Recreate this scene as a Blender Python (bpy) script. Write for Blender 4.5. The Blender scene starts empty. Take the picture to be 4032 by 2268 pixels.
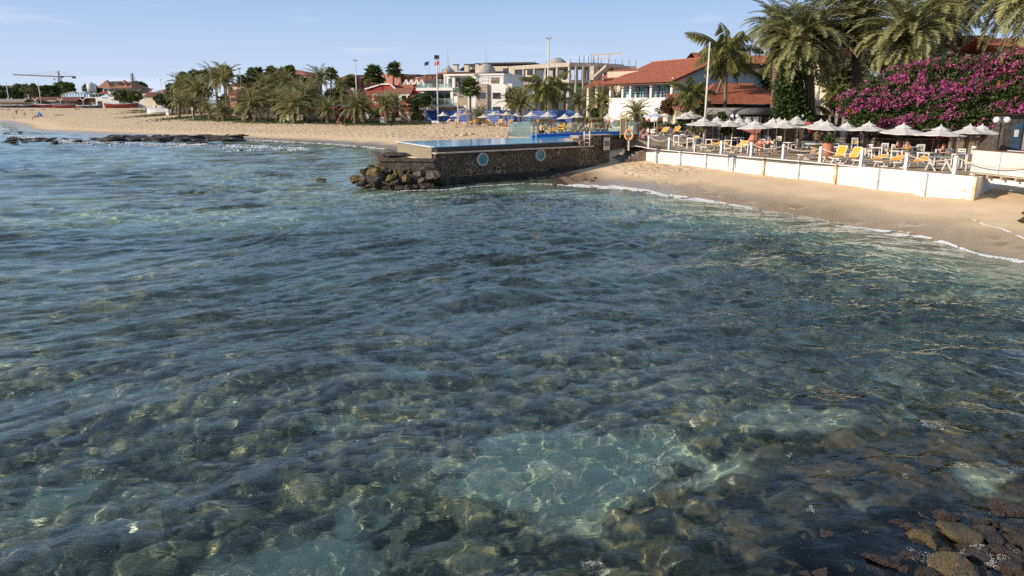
import bpy, bmesh, math, random
import numpy as np
from mathutils import Vector, Matrix, Euler
R=math.radians
random.seed(7); rng=np.random.default_rng(11)
sc=bpy.context.scene
# ------------------------------------------------------------------ camera
CH=5.7; FPX=2900.0; TH=R(14.2)
cam=bpy.data.cameras.new('camera'); camo=bpy.data.objects.new('camera',cam); sc.collection.objects.link(camo)
camo.location=(0,0,CH); camo.rotation_euler=(R(90)-TH,0,0)
cam.sensor_width=36.0; cam.lens=36.0*FPX/4032.0; cam.clip_start=0.1; cam.clip_end=5000
sc.camera=camo
# ------------------------------------------------------------------ light
SUN_EL=R(21); SUN_DIR=Vector((-0.94,-0.34,0)).normalized()   # horizontal direction towards the sun
W=bpy.data.worlds.new('World'); sc.world=W; W.use_nodes=True
nt=W.node_tree; nt.nodes.clear()
wo=nt.nodes.new('ShaderNodeOutputWorld'); bg=nt.nodes.new('ShaderNodeBackground'); sky=nt.nodes.new('ShaderNodeTexSky')
sky.sky_type='NISHITA'; sky.sun_disc=False; sky.sun_elevation=SUN_EL
sky.sun_rotation=math.atan2(SUN_DIR.x,SUN_DIR.y); sky.altitude=0; sky.air_density=1.0; sky.dust_density=0.0; sky.ozone_density=2.0
# faint cirrus, mixed by direction
tc=nt.nodes.new('ShaderNodeTexCoord'); mp=nt.nodes.new('ShaderNodeMapping'); mp.inputs['Scale'].default_value=(1.6,1.6,14)
mp.inputs['Rotation'].default_value=(0,R(3),0)
nz=nt.nodes.new('ShaderNodeTexNoise'); nz.inputs['Scale'].default_value=1.7; nz.inputs['Detail'].default_value=7; nz.inputs['Roughness'].default_value=.55; nz.inputs['Distortion'].default_value=.4
rp=nt.nodes.new('ShaderNodeValToRGB'); rp.color_ramp.elements[0].position=.56; rp.color_ramp.elements[1].position=.84
rp.color_ramp.elements[0].color=(0,0,0,1); rp.color_ramp.elements[1].color=(.55,.55,.55,1)
mx=nt.nodes.new('ShaderNodeMixRGB'); mx.inputs[2].default_value=(7.5,7.6,8.2,1)
nt.links.new(tc.outputs['Generated'],mp.inputs[0]); nt.links.new(mp.outputs[0],nz.inputs[0]); nt.links.new(nz.outputs[0],rp.inputs[0])

# pale blue air towards the horizon
sz=nt.nodes.new('ShaderNodeSeparateXYZ'); nt.links.new(tc.outputs['Generated'],sz.inputs[0])
hr=nt.nodes.new('ShaderNodeMapRange'); hr.inputs['From Min'].default_value=0.0; hr.inputs['From Max'].default_value=.42; hr.inputs['To Min'].default_value=1; hr.inputs['To Max'].default_value=.35; hr.interpolation_type='SMOOTHSTEP'
nt.links.new(sz.outputs[2],hr.inputs[0])
hc=nt.nodes.new('ShaderNodeValToRGB'); hc.color_ramp.elements[0].color=(.60,.71,.86,1); hc.color_ramp.elements[1].position=.5; hc.color_ramp.elements[1].color=(.40,.51,.68,1)
e=hc.color_ramp.elements.new(.055); e.color=(.50,.635,.86,1); e=hc.color_ramp.elements.new(.13); e.color=(.345,.505,.80,1)
nt.links.new(sz.outputs[2],hc.inputs[0])
hs=nt.nodes.new('ShaderNodeVectorMath'); hs.operation='SCALE'; hs.inputs['Scale'].default_value=7.0; nt.links.new(hc.outputs[0],hs.inputs[0])
hm=nt.nodes.new('ShaderNodeMixRGB'); nt.links.new(hr.outputs[0],hm.inputs[0]); nt.links.new(sky.outputs[0],hm.inputs[1]); nt.links.new(hs.outputs[0],hm.inputs[2])
nt.links.new(rp.outputs[0],mx.inputs[0]); nt.links.new(hm.outputs[0],mx.inputs[1]); nt.links.new(mx.outputs[0],bg.inputs[0]); nt.links.new(bg.outputs[0],wo.inputs[0])
bg.inputs[1].default_value=0.12
sl=bpy.data.lights.new('sun','SUN'); so=bpy.data.objects.new('sun',sl); sc.collection.objects.link(so)
sl.energy=4.6; sl.angle=R(.5); sl.color=(1.0,.85,.67)
sd=Vector((SUN_DIR.x*math.cos(SUN_EL),SUN_DIR.y*math.cos(SUN_EL),math.sin(SUN_EL)))
so.rotation_euler=sd.to_track_quat('Z','Y').to_euler(); so.location=(-50,-10,60)
vs=sc.view_settings; vs.view_transform='Standard'; vs.look='None'; vs.exposure=0.32; vs.gamma=1.0
cy=sc.cycles; cy.use_denoising=False; cy.max_bounces=8; cy.transparent_max_bounces=24; cy.transmission_bounces=8
cy.caustics_refractive=True; cy.caustics_reflective=False; cy.sample_clamp_indirect=6; cy.sample_clamp_direct=7
# ------------------------------------------------------------------ pixel <-> world helpers (photo pixels, 4032 x 2268)
ct,st=math.cos(TH),math.sin(TH)
def ray(px,py):
    u=(px-2016)/FPX; v=(1134-py)/FPX
    return Vector((u, ct+v*st, -st+v*ct))
def atz(px,py,z):
    r=ray(px,py); t=(z-CH)/r.z
    return Vector((0,0,CH))+r*t
def atY(px,py,Y):
    r=ray(px,py); return Vector((0,0,CH))+r*(Y/r.y)
def xat(px,Y,z):   # world x of column px at given depth / height
    return (px-2016)/FPX*(Y*ct+(CH-z)*st)
def DY(px,Y): return Y*float(np.interp(px,[600,1000,1660,2000,2250,2400],[1.3,1.2,1.2,1.18,1.1,1.0]))
# ------------------------------------------------------------------ numpy noise
def _h(ix,iy,s):
    n=(ix.astype(np.int64)*374761393+iy.astype(np.int64)*668265263+s*974634777)&0x7fffffff
    n=((n^(n>>13))*1274126177)&0x7fffffff
    return ((n^(n>>16))&0xffff)/65535.0
def vnoise(x,y,s=0):
    ix=np.floor(x);iy=np.floor(y);fx=x-ix;fy=y-iy;fx=fx*fx*(3-2*fx);fy=fy*fy*(3-2*fy)
    a=_h(ix,iy,s);b=_h(ix+1,iy,s);c=_h(ix,iy+1,s);d=_h(ix+1,iy+1,s)
    return (a*(1-fx)+b*fx)*(1-fy)+(c*(1-fx)+d*fx)*fy
def fbm(x,y,s=0,o=4):
    r=0;a=.5
    for i in range(o):
        r=r+a*vnoise(x*2**i+17.3*i,y*2**i-9.1*i,s+i);a*=.5
    return r
def domes(x,y,cell,s=0,rmin=.35,rmax=.62,prob=.8):
    """height 0..1 of jittered boulders on a grid of cells, plus a random id"""
    gx=np.floor(x/cell);gy=np.floor(y/cell);best=np.zeros_like(x);bid=np.zeros_like(x)
    for dx in(-1,0,1):
        for dy in(-1,0,1):
            cx=gx+dx;cyy=gy+dy
            px=(cx+.15+.7*_h(cx,cyy,s))*cell;py=(cyy+.15+.7*_h(cx,cyy,s+1))*cell
            r=(rmin+(rmax-rmin)*_h(cx,cyy,s+2))*cell; asp=.6+.8*_h(cx,cyy,s+4)
            an=_h(cx,cyy,s+5)*3.14; ca,sa=np.cos(an),np.sin(an); ddx=x-px;ddy=y-py
            d=np.hypot((ddx*ca+ddy*sa)/asp,(-ddx*sa+ddy*ca)*asp)/r
            hh=np.sqrt(np.clip(1-d*d,0,1))*(_h(cx,cyy,s+3)<prob)*(.5+.5*_h(cx,cyy,s+6))
            m=hh>best;best=np.where(m,hh,best);bid=np.where(m,_h(cx,cyy,s+7),bid)
    return best,bid
def sm(a,b,x): t=np.clip((x-a)/(b-a),0,1);return t*t*(3-2*t)
# ------------------------------------------------------------------ terrain
SHORE_PX=[(-900,492),(-300,484),(-30,478),(45,492),(60,512),(110,520),(300,528),(600,540),(900,550),(1200,562),(1390,574),(1545,592)]
SHORE=[(-600,260)]+[tuple(atz(px,py,0)[:2]) for px,py in SHORE_PX]
SHORE+=[(-11,72),(-9.6,60.0),(-6.2,51.8),(-1,55.4),(3.3,56.5)]
SHORE+=[tuple(atz(px,py,0)[:2]) for px,py in [(2235,733),(2330,738),(2400,744),(2600,765),(2900,812),(3200,862),(3380,898),(3600,945),(3800,985),(4032,1035)]]
SHORE+=[(22,22),(30,10),(40,-40)]
SH=np.array(SHORE)
def shore_sd(X,Y):
    """signed distance to the shoreline, + on land"""
    X=np.asarray(X,float);Y=np.asarray(Y,float)
    best=np.full(X.shape,1e9);inside=np.zeros(X.shape,bool)
    P=SH
    for a,b in zip(P[:-1],P[1:]):
        dx,dy=b-a; L=dx*dx+dy*dy
        t=np.clip(((X-a[0])*dx+(Y-a[1])*dy)/L,0,1)
        best=np.minimum(best,np.hypot(X-a[0]-t*dx,Y-a[1]-t*dy))
    poly=np.vstack([P,[[900,-40],[900,900],[-600,900]]]); j=len(poly)-1
    for i in range(len(poly)):
        xi,yi=poly[i];xj,yj=poly[j]
        if yi!=yj: inside^=((yi>Y)!=(yj>Y))&(X<(xj-xi)*(Y-yi)/(yj-yi)+xi)
        j=i
    return np.where(inside,best,-best)
def terrain(X,Y,detail=True):
    X=np.asarray(X,float);Y=np.asarray(Y,float); s=shore_sd(X,Y)
    far=sm(66,90,Y-X*.2)
    land=far*3.8*(1-np.exp(-s/45))+(1-far)*np.minimum(.1*s,1.15+0*s)
    land=land+np.where(s>0,.05*np.clip(s/6,0,1)*(fbm(X*.25,Y*.25,3)-.5),0)
    # sea bed
    d=-s
    dep=1.9*(1-np.exp(-d/11))+ .9*sm(8,45,d)+1.5*sm(0,1,(d-45)/60)
    near=sm(30,14,Y+.25*(X-2)) ; dep=dep*(1-near)+near*np.minimum(dep,1.25)
    shelf=sm(-1,6.2,X+.55*(11-Y)); shelf=shelf*sm(17,10.5,Y)   # rocky shelf under the viewer's right
    dep=dep*(1-shelf)+shelf*.30
    z=np.where(s>0,land,-dep)
    # reef mask: 0 sand 1 boulders
    n=fbm(X*.16+4,Y*.16,21)
    reef=sm(.36,.52,n)
    P=lambda cx,cy,rx,ry: np.exp(-(((X-cx)/rx)**2+((Y-cy)/ry)**2)**2)
    nn=fbm(X*.8,Y*.8,5)-.47+.45*(fbm(X*3.1,Y*3.1,6)-.47)
    q=lambda v: sm(.22,.72,v+nn*2.0)*.93
    patch=q(P(1.3,11.9,2.2,1.55))
    sandp=np.maximum.reduce([patch,sm(.2,.7,P(-17,38,10,4)+nn),sm(.2,.7,P(-9,47,7,2)+nn)*.7,sm(.2,.7,P(11,35,5,3)+nn)*.9,sm(.2,.7,P(-3.2,9.0,1.5,.8)+nn)*.7,sm(.3,.8,P(5.5,13.3,1.5,.8)+nn)*.6,sm(7,2,d)*sm(18,26,Y)])
    base=.62*sm(50,10,Y)+.38
    reef=np.clip(np.maximum(reef,base)*(1-sandp),0,1)
    reef=np.where(s>-.3,0,reef)
    rid=np.zeros_like(X)
    if detail:
        m=(s<0)
        b1,i1=domes(X,Y,.95,31,.3,.55,prob=.42); b2,i2=domes(X,Y,.42,51,prob=.85); b3,i3=domes(X,Y,.24,71,prob=.9)
        bb=np.maximum(b1*.34,np.maximum(b2*.19,b3*.12)); rid=np.where(b1*.34>b2*.19,i1,np.where(b2*.19>b3*.12,i2,i3))
        bb=bb*(.55+.9*fbm(X*5,Y*5,9))+.05*(fbm(X*9,Y*9,19,3)-.45)
        z=z+np.where(m,(bb*reef*np.minimum(1,dep/1.1+shelf*.9)+.16*(fbm(X*.5,Y*.5,13)-.5)*np.minimum(1,d/6)+(1-reef)*.02*(fbm(X*2,Y*2,14)-.5)),0)
        z=z+patch*-.12
    if detail=='full': return z,reef,rid,s,np.maximum(shelf,.75*sm(10.5,8,Y)*0)*(s<0)
    return z,reef,rid,s
def tz(x,y):
    return float(terrain(np.array([x]),np.array([y]),False)[0][0])
def hit(px,py,zoff=0):
    """where the ray through a photo pixel meets the ground"""
    r=ray(px,py); t=np.concatenate([np.arange(20,160,.25),np.arange(160,900,1.0)])/r.y
    X=r.x*t;Y=r.y*t;Z=CH+r.z*t; g=terrain(X,Y,False)[0]+zoff
    k=np.argmax(Z<g); 
    if not (Z<g).any(): k=len(t)-1
    return Vector((X[k],Y[k],g[k]-zoff))
def tensor(parts):
    out=[parts[0][0]]
    for a,b,h in parts:
        n=max(1,int(round((b-a)/h))); out+=list(np.linspace(a,b,n+1)[1:])
    return np.array(out)
# ------------------------------------------------------------------ object helpers
C=sc.collection
def link(o,parent=None):
    C.objects.link(o)
    if parent is not None: o.parent=parent
    return o
def grid_mesh(name,xs,ys,Z,mat,attrs=None,smooth=True,skirt=None):
    nx,ny=len(xs),len(ys); X,Y=np.meshgrid(xs,ys)
    co=np.stack([X,Y,Z],-1).reshape(-1,3).astype(np.float32)
    i=np.arange(nx*ny).reshape(ny,nx); q=np.stack([i[:-1,:-1],i[:-1,1:],i[1:,1:],i[1:,:-1]],-1).reshape(-1,4)
    extra=[]
    if skirt is not None:
        n0=len(co); cc=[(xs[0],ys[0]),(xs[-1],ys[0]),(xs[-1],ys[-1]),(xs[0],ys[-1])]
        co=np.vstack([co,np.array([(a,b,skirt) for a,b in cc],np.float32)])
        extra=[list(range(n0+0,n0+4))[::-1], [n0,n0+1]+list(i[0,::-1]), [n0+1,n0+2]+list(i[::-1,-1]), [n0+2,n0+3]+list(i[-1,:]), [n0+3,n0]+list(i[:,0])]
    me=bpy.data.meshes.new(name); me.vertices.add(len(co)); me.vertices.foreach_set('co',co.ravel())
    lv=list(q.ravel()); ls=list(range(0,len(q)*4,4))
    p=len(lv)
    for e in extra: ls.append(p); lv+=[int(v) for v in e]; p+=len(e)
    me.loops.add(len(lv)); me.loops.foreach_set('vertex_index',np.array(lv,np.int32))
    me.polygons.add(len(ls)); me.polygons.foreach_set('loop_start',np.array(ls,np.int32))
    me.update(calc_edges=True); 
    if smooth: me.polygons.foreach_set('use_smooth',np.array([True]*len(q)+[False]*len(extra)))
    for k,v in (attrs or {}).items():
        a=me.attributes.new(k,'FLOAT','POINT'); vv=np.zeros(len(co),np.float32); vv[:v.size]=v.ravel(); a.data.foreach_set('value',vv)
    me.materials.append(mat); me.validate(); o=bpy.data.objects.new(name,me); link(o); return o
# ------------------------------------------------------------------ materials
def newmat(name):
    m=bpy.data.materials.new(name); m.use_nodes=True; return m
def N(m,t,**k):
    n=m.node_tree.nodes.new('ShaderNode'+t)
    for a,b in k.items():
        if a.startswith('i_'): n.inputs[a[2:].replace('_',' ')].default_value=b
        else: setattr(n,a,b)
    return n
def L(m,a,b): m.node_tree.links.new(a,b)
def bsdf(m): return m.node_tree.nodes['Principled BSDF']
MC={}
def mat(name,col,rough=.7,var=.12,scale=3.0,bump=0.0,bscale=30,metal=0.0,spec=.4,col2=None,trans=0,detail=4,dist=.02):
    """procedural paint/stone/wood: base colour broken up by noise, optional bump"""
    if name in MC: return MC[name]
    m=newmat(name); b=bsdf(m); b.inputs['Roughness'].default_value=rough; b.inputs['Metallic'].default_value=metal
    b.inputs['Specular IOR Level'].default_value=spec
    tcn=N(m,'TexCoord'); nz=N(m,'TexNoise',i_Scale=scale,i_Detail=float(detail),i_Roughness=.6); L(m,tcn.outputs['Object'],nz.inputs['Vector'])
    c2=col2 or tuple(max(0,c*(1-var*2.2)) for c in col); c1=col if col2 else tuple(min(1,c*(1+var*.6)) for c in col)
    rp=N(m,'ValToRGB'); e=rp.color_ramp.elements; e[0].position=.32;e[1].position=.66; e[0].color=(*c2,1); e[1].color=(*c1,1)
    L(m,nz.outputs[0],rp.inputs[0]); L(m,rp.outputs[0],b.inputs['Base Color'])
    if bump:
        n2=N(m,'TexNoise',i_Scale=float(bscale),i_Detail=4.0); L(m,tcn.outputs['Object'],n2.inputs['Vector'])
        bp=N(m,'Bump',i_Strength=bump,i_Distance=dist); L(m,n2.outputs[0],bp.inputs['Height']); L(m,bp.outputs[0],b.inputs['Normal'])
    if trans:
        tr=N(m,'BsdfTranslucent'); L(m,rp.outputs[0],tr.inputs[0]); ms=N(m,'MixShader'); ms.inputs[0].default_value=trans
        out=m.node_tree.nodes['Material Output']; L(m,b.outputs[0],ms.inputs[1]); L(m,tr.outputs[0],ms.inputs[2]); L(m,ms.outputs[0],out.inputs[0])
    MC[name]=m; return m
def sand_mat():
    m=newmat('sand_and_reef'); b=bsdf(m); geo=N(m,'NewGeometry'); sep=N(m,'SeparateXYZ'); L(m,geo.outputs['Position'],sep.inputs[0])
    at=N(m,'Attribute',attribute_name='reef'); ai=N(m,'Attribute',attribute_name='rid'); asd=N(m,'Attribute',attribute_name='sd')
    n1=N(m,'TexNoise',i_Scale=.35,i_Detail=5.0); L(m,geo.outputs['Position'],n1.inputs['Vector'])
    dry=N(m,'ValToRGB'); e=dry.color_ramp.elements; e[0].position=.3;e[1].position=.7;e[0].color=(.62,.455,.28,1);e[1].color=(.73,.55,.35,1); L(m,n1.outputs[0],dry.inputs[0])
    # wet band near the water
    add=N(m,'Math',operation='MULTIPLY_ADD'); add.inputs[1].default_value=2.2; add.inputs[2].default_value=-1.1; L(m,n1.outputs[0],add.inputs[0])
    a2=N(m,'Math',operation='ADD'); L(m,asd.outputs['Fac'],a2.inputs[0]); L(m,add.outputs[0],a2.inputs[1])
    mr=N(m,'MapRange'); mr.inputs['From Min'].default_value=2.2; mr.inputs['From Max'].default_value=4.6; L(m,a2.outputs[0],mr.inputs[0])
    wet=N(m,'MixRGB'); wet.inputs[1].default_value=(.36,.26,.165,1); L(m,mr.outputs[0],wet.inputs[0]); L(m,dry.outputs[0],wet.inputs[2])
    rr=N(m,'MapRange'); rr.inputs['To Min'].default_value=.16; rr.inputs['To Max'].default_value=.95; L(m,mr.outputs[0],rr.inputs[0])
    # reef colours
    n2=N(m,'TexNoise',i_Scale=10.0,i_Detail=6.0,i_Roughness=.72); L(m,geo.outputs['Position'],n2.inputs['Vector'])
    mixn=N(m,'Math',operation='MULTIPLY_ADD'); mixn.inputs[1].default_value=.55; L(m,ai.outputs['Fac'],mixn.inputs[0]); L(m,n2.outputs[0],mixn.inputs[2])
    rf=N(m,'ValToRGB'); cr=rf.color_ramp; cr.elements[0].position=.38; cr.elements[0].color=(.014,.014,.011,1); cr.elements[1].position=.97; cr.elements[1].color=(.48,.40,.22,1)
    for p,c in((.54,(.06,.058,.034,1)),(.68,(.155,.17,.10,1)),(.82,(.29,.26,.14,1))): x=cr.elements.new(p); x.color=c
    L(m,mixn.outputs[0],rf.inputs[0])
    ash=N(m,'Attribute',attribute_name='shelf'); tnt=N(m,'MixRGB',blend_type='MULTIPLY'); tnt.inputs[2].default_value=(.30,.22,.17,1); L(m,ash.outputs['Fac'],tnt.inputs[0]); L(m,rf.outputs[0],tnt.inputs[1])
    # underwater sand greener, the water's tint put into its colour
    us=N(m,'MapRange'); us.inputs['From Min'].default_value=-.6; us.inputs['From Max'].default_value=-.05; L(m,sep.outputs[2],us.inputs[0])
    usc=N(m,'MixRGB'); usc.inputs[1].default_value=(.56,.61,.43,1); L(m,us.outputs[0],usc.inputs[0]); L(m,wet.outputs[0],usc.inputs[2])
    fin=N(m,'MixRGB'); L(m,at.outputs['Fac'],fin.inputs[0]); L(m,usc.outputs[0],fin.inputs[1]); dk=N(m,'MapRange'); dk.inputs['From Min'].default_value=-3.0; dk.inputs['From Max'].default_value=-1.35; L(m,sep.outputs[2],dk.inputs[0]); dm=N(m,'MixRGB',blend_type='MIX'); dm.inputs[1].default_value=(.022,.045,.055,1); L(m,dk.outputs[0],dm.inputs[0]); L(m,tnt.outputs[0],dm.inputs[2]); L(m,dm.outputs[0],fin.inputs[2])  # deeper reef fades to dark blue: light absorbed by water, put into the colour
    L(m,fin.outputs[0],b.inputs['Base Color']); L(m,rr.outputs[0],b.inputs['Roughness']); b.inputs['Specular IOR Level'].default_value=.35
    # footprints / wind bump on the dry far beach
    v=N(m,'TexNoise',i_Scale=1.5,i_Detail=3.0,i_Roughness=.6); L(m,geo.outputs['Position'],v.inputs['Vector'])
    mf=N(m,'Attribute',attribute_name='foot'); mm=N(m,'Math',operation='MULTIPLY'); L(m,v.outputs[0],mm.inputs[0]); L(m,mf.outputs['Fac'],mm.inputs[1])
    bp=N(m,'Bump',i_Strength=1.0,i_Distance=.55); L(m,mm.outputs[0],bp.inputs['Height'])
    bp2=N(m,'Bump',i_Strength=.35,i_Distance=.02); L(m,n2.outputs[0],bp2.inputs['Height']); L(m,bp.outputs[0],bp2.inputs['Normal']); L(m,bp2.outputs[0],b.inputs['Normal'])
    return m
xs=tensor([(-700,-150,10),(-150,-60,2),(-60,-24,.6),(-24,-12,.3),(-12,13,.08),(13,42,.35),(42,120,2.5),(120,900,20)])
ys=tensor([(-60,4,4),(4,6.5,.3),(6.5,18,.08),(18,34,.2),(34,75,.35),(75,150,.8),(150,300,3),(300,900,20)])
X,Y=np.meshgrid(xs,ys); Zt,reef,rid,sdv,shf=terrain(X,Y,'full')
foot=sm(5,10,sdv)*sm(75,90,Y)+ sm(3,6,sdv)*np.exp(-(((X-11)/3.5)**2+((Y-58)/4.5)**2))
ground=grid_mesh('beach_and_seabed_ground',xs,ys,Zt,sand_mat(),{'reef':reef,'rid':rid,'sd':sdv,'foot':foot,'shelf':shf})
ground.name='ground'; ground['kind']='structure'
# ------------------------------------------------------------------ sea
def water_mat():
    m=newmat('sea_water'); nt=m.node_tree; nt.nodes.remove(bsdf(m)); out=nt.nodes['Material Output']
    geo=N(m,'NewGeometry'); mpn=N(m,'Mapping'); mpn.inputs['Scale'].default_value=(.8,1.7,1); mpn.inputs['Rotation'].default_value=(0,0,R(-18)); L(m,geo.outputs['Position'],mpn.inputs[0])
    n1=N(m,'TexNoise',i_Scale=5.5,i_Detail=4.0,i_Roughness=.55); L(m,mpn.outputs[0],n1.inputs['Vector'])
    bp0=N(m,'Bump',i_Strength=.5,i_Distance=.004); L(m,n1.outputs[0],bp0.inputs['Height'])
    mp2=N(m,'Mapping'); mp2.inputs['Scale'].default_value=(.55,1.5,1); mp2.inputs['Rotation'].default_value=(0,0,R(-9)); L(m,geo.outputs['Position'],mp2.inputs[0])
    n2=N(m,'TexNoise',i_Scale=2.4,i_Detail=3.0,i_Roughness=.5,i_Distortion=.6); L(m,mp2.outputs[0],n2.inputs['Vector'])
    rg=N(m,'Math',operation='SUBTRACT'); rg.inputs[1].default_value=.5; L(m,n2.outputs[0],rg.inputs[0]); ab=N(m,'Math',operation='ABSOLUTE'); L(m,rg.outputs[0],ab.inputs[0]); ng=N(m,'Math',operation='MULTIPLY'); ng.inputs[1].default_value=-1.0; L(m,ab.outputs[0],ng.inputs[0])
    bp=N(m,'Bump',i_Strength=.55,i_Distance=.04); L(m,ng.outputs[0],bp.inputs['Height']); L(m,bp0.outputs[0],bp.inputs['Normal'])
    gl=N(m,'BsdfGlass',i_IOR=1.333,i_Roughness=0.0); gl.inputs['Color'].default_value=(.86,.95,.955,1); L(m,bp.outputs[0],gl.inputs['Normal']); L(m,gl.outputs[0],out.inputs[0])
    return m
wx=tensor([(-650,-150,12),(-150,-60,3),(-60,-25,.5),(-25,-13,.2),(-13,17,.075),(17,32,.2),(32,60,3)])
wy=tensor([(-50,5,2.5),(5,20,.06),(20,36,.10),(36,62,.22),(62,110,.6),(110,220,2.2),(220,300,10)])
X,Y=np.meshgrid(wx,wy); h=np.zeros_like(X)
r2=np.random.default_rng(5)
# domain warp so crests are short and broken
wxp=X+.9*(fbm(X*.13,Y*.13,101)-.5)*4; wyp=Y+.9*(fbm(X*.13+9,Y*.13,102)-.5)*4; xc_=np.clip(X,-16,18); wyp=wyp-(.16*xc_-.011*xc_**2)
for i in range(84):
    lam=.26*(20)**(i/83.0)
    k=2*math.pi/lam; th=R(-90)+r2.normal(0,.40+.35*(lam<1.1))
    if i%5==0: th=R(-30)+r2.normal(0,.6)
    a=.0021*lam**.78*(1+.5*r2.random()); 
    ph=r2.random()*6.28+ 2.5*fbm(X/lam*.22+i,Y/lam*.22,200+i,2)
    p=k*(math.cos(th)*wxp+math.sin(th)*wyp)+ph
    h+=a*(np.sin(p)+.25*np.sin(2*p+1.57))
gust=.6+.8*sm(.25,.75,fbm(X*.05,Y*.08,77,3))
swell=.03*np.sin(.62*(math.cos(R(-62))*wxp+math.sin(R(-62))*wyp)+1.0)*sm(14,40,Y)+.028*np.sin(1.1*(math.cos(R(-50))*wxp+math.sin(R(-50))*wyp))*sm(4,-8,X)
sdw=shore_sd(X,Y); h=(h*gust*(1.35+.5*sm(13,26,Y))+swell)*(.12+.88*sm(.5,-7,sdw)) + .03*sm(-3,0,sdw)
sea=grid_mesh('sea_water',wx,wy,h,water_mat(),skirt=-9.0); sea['kind']='structure'
sea.data.validate()

sl.cycles.is_caustics_light=True; sea.cycles.is_caustics_caster=True; ground.cycles.is_caustics_receiver=True
# ================================================================== builders
def tag(o,label=None,cat=None,group=None,kind=None):
    if label: o['label']=label
    if cat: o['category']=cat
    if group: o['group']=group
    if kind: o['kind']=kind
    return o
def thing(name,label,cat,loc=(0,0,0),rz=0,group=None):
    o=bpy.data.objects.new(name,None); o.empty_display_size=.2; link(o); o.location=loc; o.rotation_euler=(0,0,rz)
    return tag(o,label,cat,group)
def bake(name,v,f,mt,parent=None,smooth=False):
    """v: (n,3) array, f: list of faces or (m,k) array"""
    me=bpy.data.meshes.new(name)
    if isinstance(f,np.ndarray):
        v=np.asarray(v,np.float32); k=f.shape[1]
        me.vertices.add(len(v)); me.vertices.foreach_set('co',v.ravel()); me.loops.add(f.size); me.loops.foreach_set('vertex_index',f.astype(np.int32).ravel())
        me.polygons.add(len(f)); me.polygons.foreach_set('loop_start',np.arange(0,f.size,k,dtype=np.int32)); me.update(calc_edges=True)
    else:
        me.from_pydata([tuple(p) for p in v],[],f)
    if smooth: me.polygons.foreach_set('use_smooth',[True]*len(me.polygons))
    me.materials.append(mt); o=bpy.data.objects.new(name,me); return link(o,parent)
_b=bmesh.new(); bmesh.ops.create_icosphere(_b,subdivisions=2,radius=1); _b.verts.ensure_lookup_table()
ICO2=(np.array([v.co[:] for v in _b.verts]),[[v.index for v in f.verts] for f in _b.faces]); _b.free()
_b=bmesh.new(); bmesh.ops.create_icosphere(_b,subdivisions=4,radius=1); _b.verts.ensure_lookup_table()
ICO4=(np.array([v.co[:] for v in _b.verts]),[[v.index for v in f.verts] for f in _b.faces]); _b.free()
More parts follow.
